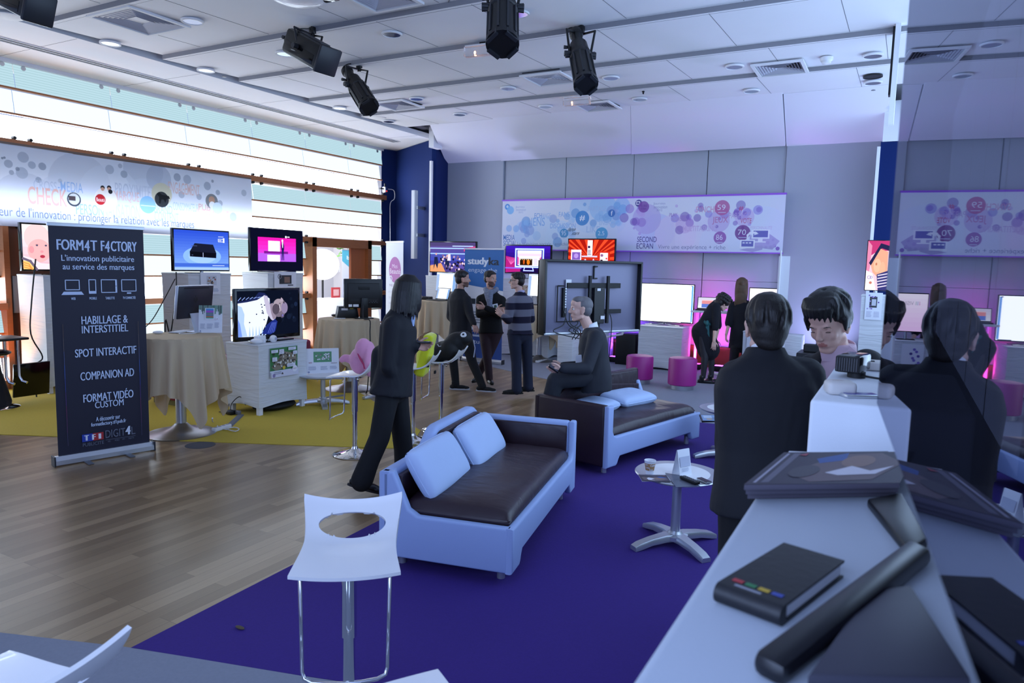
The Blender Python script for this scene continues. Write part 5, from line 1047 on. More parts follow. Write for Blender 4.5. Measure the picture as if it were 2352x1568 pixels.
def stool(label, loc, rz, SH=.775):
    t = thing('bar_stool', label, 'stool', loc, rz, 'white bar stools with an oval opening in the back'); s = stool_seat(SH); s.parent = t; D_ = SH-.775
    mb = MB(); mb.cyl((0, 0, .42+D_), (0, 0, .765+D_), .03, .03, CHROME, 24); mb.cyl((0, 0, .765+D_), (0, .0, .75+D_), .08, .08, CHROME, 20); mb.build('upper_column', t, 40)
    mb = MB(); mb.cyl((0, 0, .03), (0, 0, .425+D_), .024, .024, CHROME, 24); mb.build('lower_column', t, 40)
    mb = MB(); mb.lathe([(.205, 0), (.21, .006), (.2, .014), (.12, .03), (.06, .045), (.034, .06), (.028, .08)], CHROME, n=48); mb.build('base', t, 40)
    mb = MB(); pts = []
    for s in (-1, 1):
        q = [(s*.165, -.04, .757), (s*.165, -.15, .755), (s*.165, -.172, .735), (s*.16, -.178, .5), (s*.158, -.18, .385), (s*.15, -.19, .36), (s*.12, -.205, .352), (s*.06, -.215, .35), (0, -.218, .35)]
        pts += q if s < 0 else q[::-1][1:]
    mb.tube([(a, b, c+D_) for a, b, c in pts], .0075, CHROME, 10); mb.build('footrest', t, 50)
    mb = MB(); mb.tube([(.03, .0, .752+D_), (.09, .06, .745+D_), (.13, .09, .74+D_)], .006, CHROME, 8); mb.build('lift_lever', t); return t
def hd(deg): return math.radians(180-deg)          # heading (clockwise from +Y) of the seat front to a rotation
p = PD(802, 1280, 2.83); stool('white bar stool at the front centre, its seat facing the viewer before the near sofa', (p.x, p.y, 0), hd(143), .70)
p = PZ(815, 1043); ST = stool('white bar stool with the pink plush cushion on its seat', p, hd(252))
p = PZ(948, 1012); dup(ST, p, hd(245), 'white bar stool with the yellow plush cushion, behind the walking woman')
p = PZ(1012, 988); dup(ST, p, hd(250), 'white bar stool with the black bag on its seat')
p = PD(-55, 1490, 1.66); dup(ST, (p.x, p.y, 0), hd(262), 'white bar stool cut by the lower left corner of the photo')
p = PD(905, 1668, 1.62); dup(ST, (p.x, p.y, 0), hd(300), 'white bar stool of which only a seat corner shows at the bottom edge')
p = PD(1902, 830, 6.4); dup(ST, (p.x, p.y, 0), hd(175), 'white bar stool seen only mirrored in the window pane at the right')
# dark bar table, chrome stool foot at the left edge
p = PX(8, 778, -9.3); t = thing('bar_table', 'small black topped table with chrome legs at the left edge', 'table', (-9.35, p.y-.05, 0)); zt = p.z
mb = MB(); mb.box((0, -.05, zt), (.4, .62, .03), BLACK, bev=.01); mb.build('top', t, 30)
for y in (.06, .2): mb = MB(); mb.tube([(.05, y, zt), (.05, y, .36), (.07, y+.02, .3), (.12, y+.05, .28)], .016, CHROME, 10); mb.build('leg', t)
p = PZ(-4, 936); t = thing('bar_stool', 'chrome disc foot of a stool at the left edge beside the dark coat', 'stool', p)
mb = MB(); mb.lathe([(.22, 0), (.225, .008), (.2, .02), (.1, .04), (.035, .06), (.03, .1)], CHROME, n=40); mb.build('base', t, 40); mb = MB(); mb.cyl((0, 0, .08), (0, 0, .62), .025, .025, CHROME, 20); mb.build('column', t); mb = MB(); mb.ell((0, 0, .66), (.16, .16, .04), BLACK); mb.build('seat', t)
# plush cushions and bag on the stools
PINK = mat('pink_plush', '#df97b6', .95, bump=.4, bscale=120, sheen=.4, wr=.3, wscale=7); YPL = mat('yellow_plush', '#d6dc22', .95, bump=.4, bscale=120, sheen=.3, wr=.3, wscale=7); BAGM = mat('black_nylon', '#0b0b0e', .7, wr=.4, wscale=8)
def lump(name, parts, m, voxel, loc=None, rz=0, smooth=6, parent=None, sharp=180):
    mb = MB()
    for k in parts:
        if k[0] == 'e': mb.ell(k[1], k[2], m, R=k[3] if len(k) > 3 else None)
        elif k[0] == 'c': mb.chain(k[1], k[2], m)
        elif k[0] == 'l': mb.loft(k[1], m)
        elif k[0] == 'b': mb.box(k[1], k[2], m, R=k[3] if len(k) > 3 else None, bev=min(k[2])*.25)
    o = mb.build(name, parent, 0); a = o.modifiers.new('r', 'REMESH'); a.mode = 'VOXEL'; a.voxel_size = voxel; a.use_smooth_shade = True
    if smooth: b = o.modifiers.new('s', 'SMOOTH'); b.iterations = smooth; b.factor = .5
    bpy.context.view_layer.update(); nm = bpy.data.meshes.new_from_object(o.evaluated_get(bpy.context.evaluated_depsgraph_get()))
    o.modifiers.clear(); old = o.data; o.data = nm; bpy.data.meshes.remove(old)
    if not nm.materials: nm.materials.append(m)
    for p in nm.polygons: p.use_smooth = True
    if loc is not None: o.location = loc; o.rotation_euler = (0, 0, rz)
    return o
Rx = lambda a: Matrix.Rotation(a, 3, 'X'); Ry = lambda a: Matrix.Rotation(a, 3, 'Y'); Rz = lambda a: Matrix.Rotation(a, 3, 'Z')
p = PZ(815, 1043); r_ = hd(252); s_ = .79
t = thing('plush_cushion', 'pink folded plush cushion on a white bar stool beside the beige draped table', 'cushion', (p.x, p.y, .79), r_)
lump('cover', [('e', (.0, .05, .12), (.09, .1, .13)), ('e', (.03, .1, .22), (.08, .085, .12)), ('e', (.02, .16, .14), (.1, .05, .17)), ('c', [(.0, .0, .12), (.0, -.1, .14), (.0, -.13, .12)], [.05, .035, .03]), ('e', (-.05, .1, .16), (.05, .07, .14))], PINK, .009, parent=t)
mb = MB(); mb.tube([(.095, .07, .2), (.105, .1, .15), (.1, .13, .1), (.1, .14, .06)], .012, mat('pink_seam', '#b83a66', .8), 8, flat=.6); mb.build('seam', t)
p = PZ(948, 1012); t = thing('plush_cushion', 'bright yellow plush cushion hanging through the opening of a white bar stool', 'cushion', (p.x, p.y, .79), hd(245))
lump('cover', [('b', (.0, .13, .12), (.29, .1, .44), Rx(-.22)), ('e', (.0, .12, .12), (.14, .085, .17), Rx(-.22))], YPL, .01, parent=t, smooth=10)
mb = MB(); mb.box((.06, .235, -.05), (.05, .02, .03), BLACKM, bev=.004); mb.box((.12, .17, .02), (.02, .03, .03), BLACKM, bev=.004); mb.build('black_patch', t, 30)
p = PZ(1012, 988); t = thing('bag', 'black soft bag with a round white badge lying on a white bar stool', 'bag', (p.x, p.y, .79), hd(250))
lump('body', [('e', (0, .02, .1), (.15, .19, .11), Rx(.3)), ('e', (0, .16, .2), (.13, .14, .11), Rx(.5)), ('e', (0, .25, .25), (.11, .09, .08)), ('e', (.02, -.06, .06), (.14, .12, .07)), ('e', (.05, .1, .12), (.12, .12, .12))], BAGM, .01, parent=t, smooth=8)
mb = MB(); c = V((.08, .26, .29)); n = V((.75, -.1, .6)).normalized(); mb.cyl(c-n*.02, c+n*.012, .032, .032, PAINT, 24); mb.cyl(c+n*.0136, c+n*.015, .012, .012, BLACKM, 14); mb.build('badge', t, 30)
mb = MB(); mb.tube([(.1, .1, .2), (.13, .05, .17), (.12, 0, .16), (.1, -.02, .18)], .006, STEEL, 6); mb.tube([(.05, .36, .24), (.04, .38, .15), (.05, .37, .05)], .006, STEEL, 6); mb.build('zip', t)
# ================================================================= SOFAS
LEATHER = mat('aubergine_leather', '#2f2028', .36, spec=.45, wr=.22, wscale=4, stretch=(1, 2.2, 1), bump=.1, bscale=60)
SHELL = mat('pale_blue_upholstery', '#a1b5e0', .7, bump=.12, bscale=200); CUSH = mat('pale_blue_cushion', '#b6caee', .75, wr=.25, wscale=5, bump=.1, bscale=200)
def sofa(label, loc, rz, L, W, arm_far, back_m, arm_m, hi):
    t = thing('sofa', label, 'sofa', loc, rz)
    fy = (lambda y: y) if arm_far else (lambda y: L-y)          # y runs from the open end to the arm end
    def prism_y(poly, x, th, m, name, bev=.018, child=True):    # polygon in (y,z), thickness along x
        mb = MB(); pts = [(fy(a), b) for a, b in poly]; mb.prism(pts if arm_far else pts[::-1], (x, 0, 0), Y_, Z_, (th, 0, 0), m, bev=bev, seg=3); return mb.build(name, t, 50)
    def curve(p0, p1, n=7): return [(p0[0]+(p1[0]-p0[0])*k/n, p0[1]+(p1[1]-p0[1])*(3*(k/n)**2-2*(k/n)**3)) for k in range(n+1)]
    A = L-.085
    front = [(.0, .075), (.15, .075), (.17, .09), (.19, .13), (.21, .155), (L-.21, .155), (L-.19, .13), (L-.17, .09), (L-.15, .075), (L, .075), (L, .63), (A, .63), (A, .4), (A-.02, .36), (A-.06, .345), (.0, .345)]
    prism_y(front, W-.055, .055, SHELL, 'front_panel')
    lo, hg = .60, .73
    y0, y1, y2, y3 = hi
    top = [(0, lo)]+curve((y0, lo), (y1, hg))+(curve((y2, hg), (y3, lo+.02)) if y3 < L else [(L, hg)])
    if y3 < L: top += [(L, lo+.02)]
    prism_y([(0, .075), ]+[(L, .075)]+top[::-1], 0, .09, back_m, 'back_panel', .028)
    mb = MB(); a = 0 if arm_far else L-.06
    mb.prism([(.03, .075), (W-.03, .075), (W-.03, .345), (.26, .345), (.2, .38), (.1, lo), (.03, lo)], (0, a, 0), X_, Z_, (0, .06, 0), SHELL, bev=.016, seg=3); mb.build('end_panel', t, 50)
    mb = MB(); a = A if arm_far else 0; mb.prism([(.02, .075), (W-.05, .075), (W-.05, .63), (.02, .63)], (0, a, 0), X_, Z_, (0, .085, 0), arm_m, bev=.022, seg=3); mb.build('arm', t, 50)
    mb = MB(); ya, yb = (.05, A) if arm_far else (L-A, L-.05); mb.prism([(.09, .3), (W-.05, .3), (W-.05, .345), (.09, .345)], (0, ya, 0), X_, Z_, (0, yb-ya, 0), BLACKM); mb.build('seat_base', t, 0)
    mb = MB(); cx, cy, sx, sy = (W-.04+.14)/2, (ya+yb)/2, W-.04-.14, yb-ya-.005
    def pad(u, v):
        x = (u-.5)*2; y = (v-.5)*2; e = (1-abs(x)**7)*(1-abs(y)**9); z = .36+.085*max(0, e)**.33+.012*(1-x*x)*(1-y*y)+.004*math.sin(9*y+2*math.sin(4*x))*max(0, e)
        return V((cx+x*sx/2, cy+y*sy/2, z))
    mb.grid(pad, 40, 60, LEATHER); mb.box((cx, cy, .355), (sx-.006, sy-.006, .05), LEATHER, bev=.015); mb.build('seat_cushion', t, 70)
    # inner back lining follows the outline of the back
    ins = [(yy, zz-.035) for yy, zz in top if .06 <= yy <= A]; ins = [(.06, lo-.035)]+ins+[(A, ins[-1][1])]
    prism_y([(.06, .38), (A, .38)]+ins[::-1], .085, .045, LEATHER, 'back_lining', .014)
    mb = MB(); a = A-.03 if arm_far else L-A; mb.prism([(.1, .38), (W-.06, .38), (W-.06, .6), (.1, .6)], (0, a, 0), X_, Z_, (0, .03, 0), LEATHER, bev=.008); mb.build('arm_lining', t, 50)
    for x in (.12, W-.1):
        for y in (.1, L-.1): mb = MB(); mb.cyl((x, y, .006), (x, y, .09), .024, .024, ALU, 20); mb.build('leg', t, 40)
    return t
def cushion(label, loc, rx, rz, w=.62, h=.34, th=.13):
    t = thing('cushion', label, 'cushion', loc, rz, 'pale blue sofa cushions'); mb = MB(); R = Rx(rx)
    def f(sg):
        def g(u, v):
            x = (u-.5)*2; y = (v-.5)*2; e = max(0, (1-abs(x)**4.5)*(1-abs(y)**4.5)); return R @ V((x*w/2*(1-.03*y*y), y*h/2*(1-.03*x*x), sg*th/2*e**.42))
        return g
    mb.grid(f(1), 36, 26, CUSH); mb.grid(f(-1), 36, 26, CUSH); bmesh.ops.remove_doubles(mb.bm, verts=list(mb.bm.verts), dist=1e-4); mb.build('cover', t, 180)
    mb = MB(); pts = []
    for k in range(64):
        a = 2*PI*k/64; c, s = math.cos(a), math.sin(a); q = 8; rr = 1/((abs(c)**q+abs(s)**q)**(1/q)); pts.append(R @ V((c*rr*w/2*.985, s*rr*h/2*.985, 0)))
    mb.tube(pts+[pts[0]], .0055, CUSH, 6); mb.build('piping', t); return t
def sofa_pt(loc, rz, x, y, z): return V(loc)+Rz(rz) @ V((x, y, z))
s1, r1 = V((-2.68, 3.27, 0)), math.radians(11.7)
sofa('pale blue sofa with aubergine leather seat, nearest the viewer', s1, r1, 1.72, .86, True, SHELL, SHELL, (.5, .74, 1.42, 1.66))
for k, (y, l) in enumerate(((.43, 'pale blue cushion at the open near end of the closer sofa'), (1.14, 'pale blue cushion beside the arm of the closer sofa'))):
    q = sofa_pt(s1, r1, .22 if y < 1 else .25, y, .55); cushion(l, q, 1.0, r1+PI/2, .66, .34, .15)
s2, r2 = V((-3.0, 5.97, 0)), math.radians(-13.4)
sofa('pale blue and aubergine sofa farther away, with the grey-haired man on its back', s2, r2, 1.72, .86, False, LEATHER, LEATHER, (.0, .02, 1.32, 1.56))
cushion('pale blue cushion lying flat by the arm of the farther sofa', sofa_pt(s2, r2, .34, .5, .5), .06, r2+PI/2+.1, .55, .34, .12)
cushion('pale blue cushion lying flat at the far part of the farther sofa', sofa_pt(s2, r2, .34, 1.12, .505), .1, r2+PI/2-.05, .58, .36, .13)
# ================================================================= POUFS
FUCH = mat('fuchsia_vinyl', '#a01f80', .45, bump=.06, bscale=80); FUCH2 = mat('fuchsia_vinyl_dark', '#8a1a4a', .5, bump=.06, bscale=80)
def pouf(label, loc, r, h, m=FUCH):
    t = thing('pouf', label, 'pouf', loc, 0, 'round fuchsia pouf stools'); mb = MB(); mb.lathe([(r-.01, .075), (r, .085), (r, h-.03), (r-.012, h-.008), (r-.04, h), (.001, h+.006)], m, n=48); mb.build('upholstery', t, 40)
    mb = MB(); mb.lathe([(r*.82, 0), (r*.82, .08)], STEEL, n=48); mb.build('base_ring', t, 40); return t
for px, py, l in ((1473, 884, 'round fuchsia pouf left of the other one, behind the farther sofa'), (1573, 899, 'round fuchsia pouf with its steel foot showing, beside the bending woman')):
    p = PZ(px, py)+V((-.1, .18, 0)); h = PD(px, 820, (p-CAM).dot(CF)).z; pouf(l, p, .215, max(.45, h))
p = PZ(1738, 897); pouf('round fuchsia pouf peeking over the shoulder of the man seen from behind', p, .22, .52)
def bench(label, x, y, w, d, h):
    t = thing('bench', label, 'bench', (x, y, 0)); mb = MB(); mb.box((0, 0, .07+h/2), (w, d, h), FUCH2, bev=.05, seg=4); mb.build('upholstery', t, 40); mb = MB(); mb.box((0, 0, .035), (w-.1, d-.1, .07), mat('olive_base', '#7a7034', .8)); mb.build('base', t, 0)
p = PX(527, 868, -7.9); bench('dark fuchsia padded block left behind the low white cabinet', -7.95, PX(527, 850, -7.7).y-.3, .6, 1.0, .48)
bench('dark fuchsia padded block right behind the big television', -8.2, PX(700, 790, -8).y-.45, .6, 1.0, .56)
# ================================================================= THINGS ON THE COFFEE TABLE
t = thing('paper_cup', 'brown and white paper coffee cup on the nearer coffee table', 'cup', PZ(1492, 1088, HT)); CUPB = mat('cup_brown', '#a9835c', .6)
mb = MB(); mb.lathe([(.026, 0), (.0275, .024)], PAPER, n=32); mb.lathe([(.0275, .024), (.0355, .076)], CUPB, n=32); mb.lathe([(.0355, .076), (.037, .09), (.039, .092), (.037, .094), (.034, .09), (.026, .006), (.001, .006)], PAPER, n=32); mb.build('body', t, 40)
mb = MB()
for s, a0, z, h in (('Café', -1.2, .058, .014), ('Kafe', -1.35, .03, .01), ('Coffee', -2.2, .044, .008), ('Café', -2.3, .064, .008)):
    vs, fs, x0, x1, y0, y1 = text_mesh(s, .02); sc = h/(y1-y0); out = []
    for v in vs:
        zz = z+(v.y-y0)*sc; r = .0275+(zz-.024)*(.008/.052)+.0006; th = a0+(v.x-x0)*sc/r; out.append((r*math.cos(th), r*math.sin(th), zz))
    mb.add(out, fs, PAPER)
mb.build('printed_lettering', t, 0, recalc=False)
def flat(name, label, cat, pxs, z, th, m, draw=None, bev=.0):
    P = [PZ(x, y, z) for x, y in pxs]; c = sum(P, V())/len(P); t = thing(name, label, cat, (c.x, c.y, z)); mb = MB()
    mb.prism([(p.x-c.x, p.y-c.y) for p in P], (0, 0, 0), X_, Y_, (0, 0, th), m, bev=bev); mb.build('body', t, 30)
    if draw:
        u = P[1]-P[0]; v = P[3]-P[0]; A = Art(V((P[0].x-c.x, P[0].y-c.y, th)), u, v, u.length, v.length, lift=.0006); draw(A); A.build('print', t)
    return t
def dr_mag(A):
    A.rect(0, 0, 1, 1, I('#3a3444')); A.rect(.04, .05, .02, .9, I('#a8a4b4')); A.rect(.09, .05, .05, .9, I('#6a6676')); A.poly([(.2, .3), (.45, .9), (.75, .95), (.95, .6), (.8, .1), (.4, .05)], I('#6a5a60')); A.poly([(.3, .75), (.5, .95), (.52, .7), (.35, .6)], I('#3a5a9c')); A.circ(.62, .66, .12, I('#8a7068'), 20, .2); A.poly([(.45, .3), (.6, .5), (.75, .35), (.9, .5), (.8, .25), (.55, .22)], I('#d8d4de')); A.circ(.3, .35, .1, I('#4a4650'), 16, .18); A.poly([(.14, .88), (.2, .94), (.2, .85)], I('#a84a5a'))
flat('flyer', 'dark picture flyer under the paper cup side of the nearer coffee table', 'flyer', [(1466, 1090), (1475, 1106), (1545, 1104), (1530, 1091)], HT+.001, .002, PAPER, dr_mag)
flat('flyer', 'pale flyer under the remote control on the nearer coffee table', 'flyer', [(1528, 1086), (1553, 1119), (1608, 1116), (1565, 1092)], HT+.0035, .002, mat('flyer_grey', '#5b5f6e', .35))
t = thing('remote_control', 'long black remote control lying on the pale flyer', 'remote', PZ(1584, 1106, HT+.006), 2.55); mb = MB(); mb.box((0, 0, .011), (.15, .042, .02), BLACK, bev=.006); mb.build('body', t, 30)
mb = MB()
for i in range(7):
    for j in range(3): mb.box((-.055+i*.018, -.012+j*.012, .0215), (.009, .007, .003), mat('grey_key', '#5d6068', .5))
mb.build('buttons', t, 0)
t = thing('mobile_phone', 'small black phone with silver edge at the right of the nearer coffee table', 'phone', PZ(1617, 1106, HT+.002), 2.5); mb = MB(); mb.box((0, 0, .007), (.1, .042, .012), ALU, bev=.004); mb.build('body', t, 30); mb = MB(); mb.box((0, 0, .0135), (.098, .04, .003), GLOSSB, bev=.001); mb.build('screen', t, 0)
p = PZ(1566, 1088, HT); t = thing('tent_card', 'folded white tent card standing on the nearer coffee table', 'card', p, math.radians(62))
mb = MB()
for s in (-1, 1): mb.prism([(-.055, 0), (.055, 0), (.055, .17), (-.055, .17)], (0, s*.035, .001), X_, V((0, -s*.2, 1)).normalized(), (0, .0015*s, 0), PAPER)
mb.build('card', t, 0); A = Art((-.045, -.0365, .02), X_, V((0, .2, 1)).normalized(), .09, .13, lift=.001); A.rect(0, .3, 1, .5, I('#b9bdd0')); A.lines(.1, .05, .8, .2, 3, I('#9aa0b8'), .3); A.build('print', t)
def dr_tab(A): A.rect(.06, .08, .88, .84, I('#7f9cc4')); A.rect(.15, .2, .4, .5, I('#b9c7da')); A.circ(.7, .5, .1, I('#c7a98a'))
flat('magazine', 'glossy framed magazine on the half hidden coffee table', 'magazine', [(1606, 955), (1612, 970), (1645, 969), (1643, 956)], HT+.002, .014, BLACK, dr_tab)
t = thing('mug', 'white mug on the half hidden coffee table', 'cup', PZ(1652, 966, HT+.002)); mb = MB(); mb.lathe([(.03, 0), (.036, .01), (.037, .085), (.034, .085), (.032, .012), (.001, .012)], PAPER, n=28); mb.build('body', t, 40); mb = MB(); mb.tube([(.035, 0, .07), (.06, 0, .06), (.06, 0, .03), (.035, 0, .02)], .006, PAPER, 8); mb.build('handle', t)
# ================================================================= COVERED COUNTERS AT THE WINDOW ON THE RIGHT
ZN, ZB = 1.38, 1.477
xl = PZ(1585, 1358, ZN).x; yf = PZ(1800, 1047, ZN).y
t = thing('counter_table', 'white cloth covered counter in the right foreground under the dark notebook', 'table', (0, 0, 0))
mb = MB(); mb.box(((xl+.5)/2, (yf+.2)/2, ZN/2), (.5-xl, yf-.2, ZN), COVERN, bev=.015, seg=3); mb.build('cloth_cover', t, 40)
xb = PZ(1861, 917, ZB).x; yb0 = PZ(1861, 917, ZB).y; yb1 = PZ(1906, 838, ZB).y
t = thing('counter_block', 'white covered block standing beyond the counter, with the black camera on it', 'pedestal', (0, 0, 0))
mb = MB(); mb.box(((xb+.2)/2, (yb0+yb1)/2, ZB/2), (.2-xb, yb1-yb0, ZB), mat('white_block_cloth', '#e6ebf2', .85, bump=.1, bscale=150), bev=.012, seg=3); mb.build('cloth_cover', t, 40)
print('counter', xl, yf, xb, yb0, yb1)
# magazines
zz = ZN+.001
for k, l in enumerate(('undermost dark magazine of the pile at the far end of the front counter', 'second dark magazine of the pile at the far end of the front counter', 'topmost dark magazine with a printed portrait on the front counter pile')):
    o = 4*k; flat('magazine', l, 'magazine', [(1716-o, 1146-10*k), (2058+o, 1140-9*k), (2040, 1062-8*k), (1800, 1066-8*k)], zz+.014*k, .012, mat('magazine_edge', '#57525f', .5), dr_mag if k == 2 else None, bev=.002)
flat('paper', 'white card edge sticking out behind the magazine pile', 'paper', [(1800, 1062), (1870, 1062), (1860, 1048), (1812, 1046)], ZN+.001, .012, PAPER)
# notebook
P = [PZ(*q, ZN+.02) for q in ((1648, 1352), (1806, 1254), (1934, 1300), (1782, 1418))]; c = sum(P, V())/4; u = (P[1]-P[0]); ang = math.atan2(u.y, u.x); ln = u.length; wd = (P[3]-P[0]).length
t = thing('notebook', 'thick black notebook with a red green yellow and blue row near its rounded spine', 'notebook', (c.x, c.y, ZN), ang); NB = mat('notebook_cover', '#17171c', .5, bump=.2, bscale=60)
mb = MB(); prof = [(-ln/2+.012+.014*math.cos(a), .015+.0145*math.sin(a)) for a in np.linspace(PI*1.5, PI*.5, 9)]+[(ln/2, .0285), (ln/2, .025), (-ln/2+.02, .0255), (-ln/2+.02, .0045), (ln/2, .004), (ln/2, .0005)]
mb.prism(prof, (0, -wd/2, 0), X_, Z_, (0, wd, 0), NB); mb.build('cover', t, 40)
mb = MB(); mb.box((.008, 0, .0148), (ln-.024, wd-.008, .0205), PAPER); mb.build('pages', t, 0)
mb = MB(); 
for k, cc in enumerate(('#b03038', '#2f7a4a', '#c0a030', '#3a4a9c')): mb.box((-ln/2+.034, wd*.3-wd*.2*k, .0302), (.009, wd*.16, .0006), I(cc))
mb.box((-ln/2+.02, wd*.08, .0298), (.005, wd*.4, .0006), I('#8a8c98'))
mb.build('colour_row', t, 0)
lz = mat('laptop_grey', '#3b3a48', .5, .2)
flat('tablet', 'long black tablet lying across the front counter beside the notebook', 'tablet', [(1722, 1548), (2086, 1270), (2140, 1300), (1800, 1590)], ZN+.001, .03, mat('tablet_black', '#101016', .35), None, .012)
flat('laptop', 'grey laptop at the lower right of the front counter beyond the black tablet', 'laptop', [(1850, 1590), (1990, 1388), (2090, 1372), (2230, 1600)], ZN+.001, .022, lz, None, .006)
flat('laptop', 'black laptop edge under the magazine pile at the window side of the counter', 'laptop', [(1990, 1165), (2085, 1285), (2130, 1262), (2070, 1150)], ZN+.0005, .02, BLACK, None, .006)
# gear on the block
p = PZ(1946, 868, ZB); t = thing('camcorder', 'black boxy camera with a grilled front on the white block', 'camera', p, math.radians(-10))
mb = MB(); mb.box((0, .07, .05), (.085, .16, .062), GLOSSB, bev=.01); mb.build('body', t, 30); mb = MB(); mb.box((0, -.012, .05), (.08, .008, .056), BLACKM, bev=.004)
for k in range(9): mb.box((-.032+.008*k, -.018, .05), (.004, .006, .046), mat('grille_grey', '#2c2c32', .4))
mb.build('grille', t, 0); mb = MB(); mb.cyl((.02, .04, .001), (.02, .04, .022), .03, .03, BLACKM, 20); mb.build('foot', t, 40); mb = MB(); mb.tube([(.03, .03, .012), (.07, .0, .012), (.12, .01, .008)], .004, CABLE, 6); mb.build('cable', t)
p = PZ(1928, 905, ZB); t = thing('adapter_box', 'rounded cream white gadget in front of the black camera on the block', 'device', p, .35); mb = MB(); mb.box((0, 0, .022), (.085, .07, .042), mat('cream_plastic', '#d2cdc8', .5), bev=.014, seg=3); mb.build('housing', t, 40); A = Art((-.03, -.02, .0432), X_, Y_, .06, .04, lift=.0005); A.lines(.1, .3, .7, .3, 2, I('#a06a70'), .3); A.build('print', t)
p = PZ(1975, 912, ZB); t = thing('smartphone', 'silver phone lying aslant beside the cream white gadget', 'phone', p, .55); mb = MB(); mb.box((0, 0, .006), (.11, .055, .01), ALU, bev=.004); mb.build('body', t, 30); mb = MB(); mb.box((0, 0, .0115), (.09, .03, .001), mat('violet_screen', '#4a4a9a', .2)); mb.build('screen', t, 0)
p = PZ(1975, 850, ZB); t = thing('adapter_box', 'cream white flat box behind the black camera on the block', 'device', p+V((.03, .06, 0)), .1); mb = MB(); mb.box((0, 0, .017), (.11, .12, .032), mat('cream_plastic', '#d2cdc8', .5), bev=.01); mb.build('housing', t, 40); mb = MB(); mb.box((0, -.02, .0345), (.03, .02, .004), BLACKM); mb.build('badge', t, 0)
# ================================================================= MIRRORING WINDOW PANE
al, dd = math.radians(4.75), .105
nrm = V((math.cos(al), math.sin(al), 0)); drc = V((-math.sin(al), math.cos(al), 0)); rr = ray(2014, 925); tt = (dd-nrm.dot(CAM))/nrm.dot(rr); pc = CAM+rr*tt; zbot = pc.z; s1_ = drc.dot(pc); base = nrm*dd
print('pane', pc)
m = bpy.data.materials.new('window_glass'); m.use_nodes = True; nt = m.node_tree; nt.nodes.remove(nt.nodes['Principled BSDF'])
gl = nt.nodes.new('ShaderNodeBsdfGlossy'); gl.inputs['Color'].default_value = (.36, .37, .44, 1); gl.inputs['Roughness'].default_value = .015
tr = nt.nodes.new('ShaderNodeBsdfTransparent'); tr.inputs['Color'].default_value = (.008, .008, .012, 1); ms = nt.nodes.new('ShaderNodeAddShader')
nt.links.new(gl.outputs[0], ms.inputs[0]); nt.links.new(tr.outputs[0], ms.inputs[1]); nt.links.new(ms.outputs[0], nt.nodes['Material Output'].inputs['Surface'])
def onpane(s, z, off=0): return base+drc*s+nrm*off+V((0, 0, z))
mb = MB(); a_, b_ = -.7, s1_
mb.add([onpane(a_, zbot), onpane(b_, zbot), onpane(b_, 4.36), onpane(a_, 4.36)], [(0, 1, 2, 3)], m); w = mb.build('window_5', None, 0, recalc=False); struct(w)
mb = MB(); mb.tube([onpane(a_, zbot, .004), onpane(b_, zbot, .004)], .004, mat('pane_edge', '#6a6f86', .3), 8); mb.tube([onpane(b_, zbot, .003), onpane(b_, 4.36, .003)], .0025, mat('pane_edge', '#6a6f86', .3), 8); mb.build('window_frame', w)
DARK = mat('booth_dark', '#14141a', .9)
mb = MB(); mb.box((2.6, 1.2, 2.2), (.1, 4.5, 4.4), DARK); mb.box((1.55, 3.05, 2.2), (2.1, .1, 4.4), DARK); struct(mb.build('wall_booth', None, 0))
BLUEC = mat('blue_sleeve', '#2a2ad0', .7, wr=.4, wscale=6)
# ================================================================= FLOOR DETAILS, CABLES AND LED LAMPS
mb = MB(); mb.lathe([(.14, 0), (.14, .002), (.13, .003), (.001, .003)], mat('grey_disc', '#4a4b50', .6), n=40); tag(mb.build('floor_socket', None, 30, PZ(460, 1022)+V((0, 0, .0005))), 'round grey floor box lid in the wood floor right of the navy roll-up', 'floor outlet')
mb = MB(); mb.ell((0, 0, .008), (.03, .012, .006), mat('dry_leaf', '#5a4d3a', .9)); tag(mb.build('leaf', None, loc=PZ(551, 1444, .006)), 'tiny brown scrap lying on the purple carpet left of the front stool', 'scrap')
def strip_(label, a, b, m=PAINT):
    a, b = PZ(*a, .006), PZ(*b, .006); d = b-a; t = thing('power_strip', label, 'power strip', (a+b)/2, math.atan2(d.y, d.x)); mb = MB(); mb.box((0, 0, .022), (d.length, .055, .04), m, bev=.008); mb.build('housing', t, 30)
    mb = MB(); n = 4
    for k in range(n): mb.cyl((d.length*(-.36+.72*k/(n-1)), 0, .04), (d.length*(-.36+.72*k/(n-1)), 0, .0435), .019, .019, mat('socket_grey', '#9fa1a8', .6), 16)
    mb.build('sockets', t, 30); return t
strip_('white power strip on the yellow carpet right of the grey pillar foot', (490, 992), (528, 981)); strip_('grey power strip on the yellow carpet behind the pink cushion stool', (835, 918), (870, 910), ALU); strip_('white power strip on the grey carpet by the pillar foot behind the striped sweater', (1232, 833), (1254, 829))
strip_('white cable tray lying along the wooden plinth behind the bending woman', (1628, 856), (1655, 862))
mb = MB(); q = [PZ(488, 960, .5), PZ(489, 968, .02), PZ(505, 982, .02), PZ(520, 986, .02)]; mb.tube(q, .006, CABLEW, 6); q = [PZ(522, 984, .02), PZ(538, 981, .02), PZ(549, 985, .02), PZ(540, 990, .02), PZ(520, 985, .02)]; mb.tube(q, .006, CABLEW, 6); tag(mb.build('cable', None), 'white cable running from the beige tablecloth to the white power strip', 'cable')
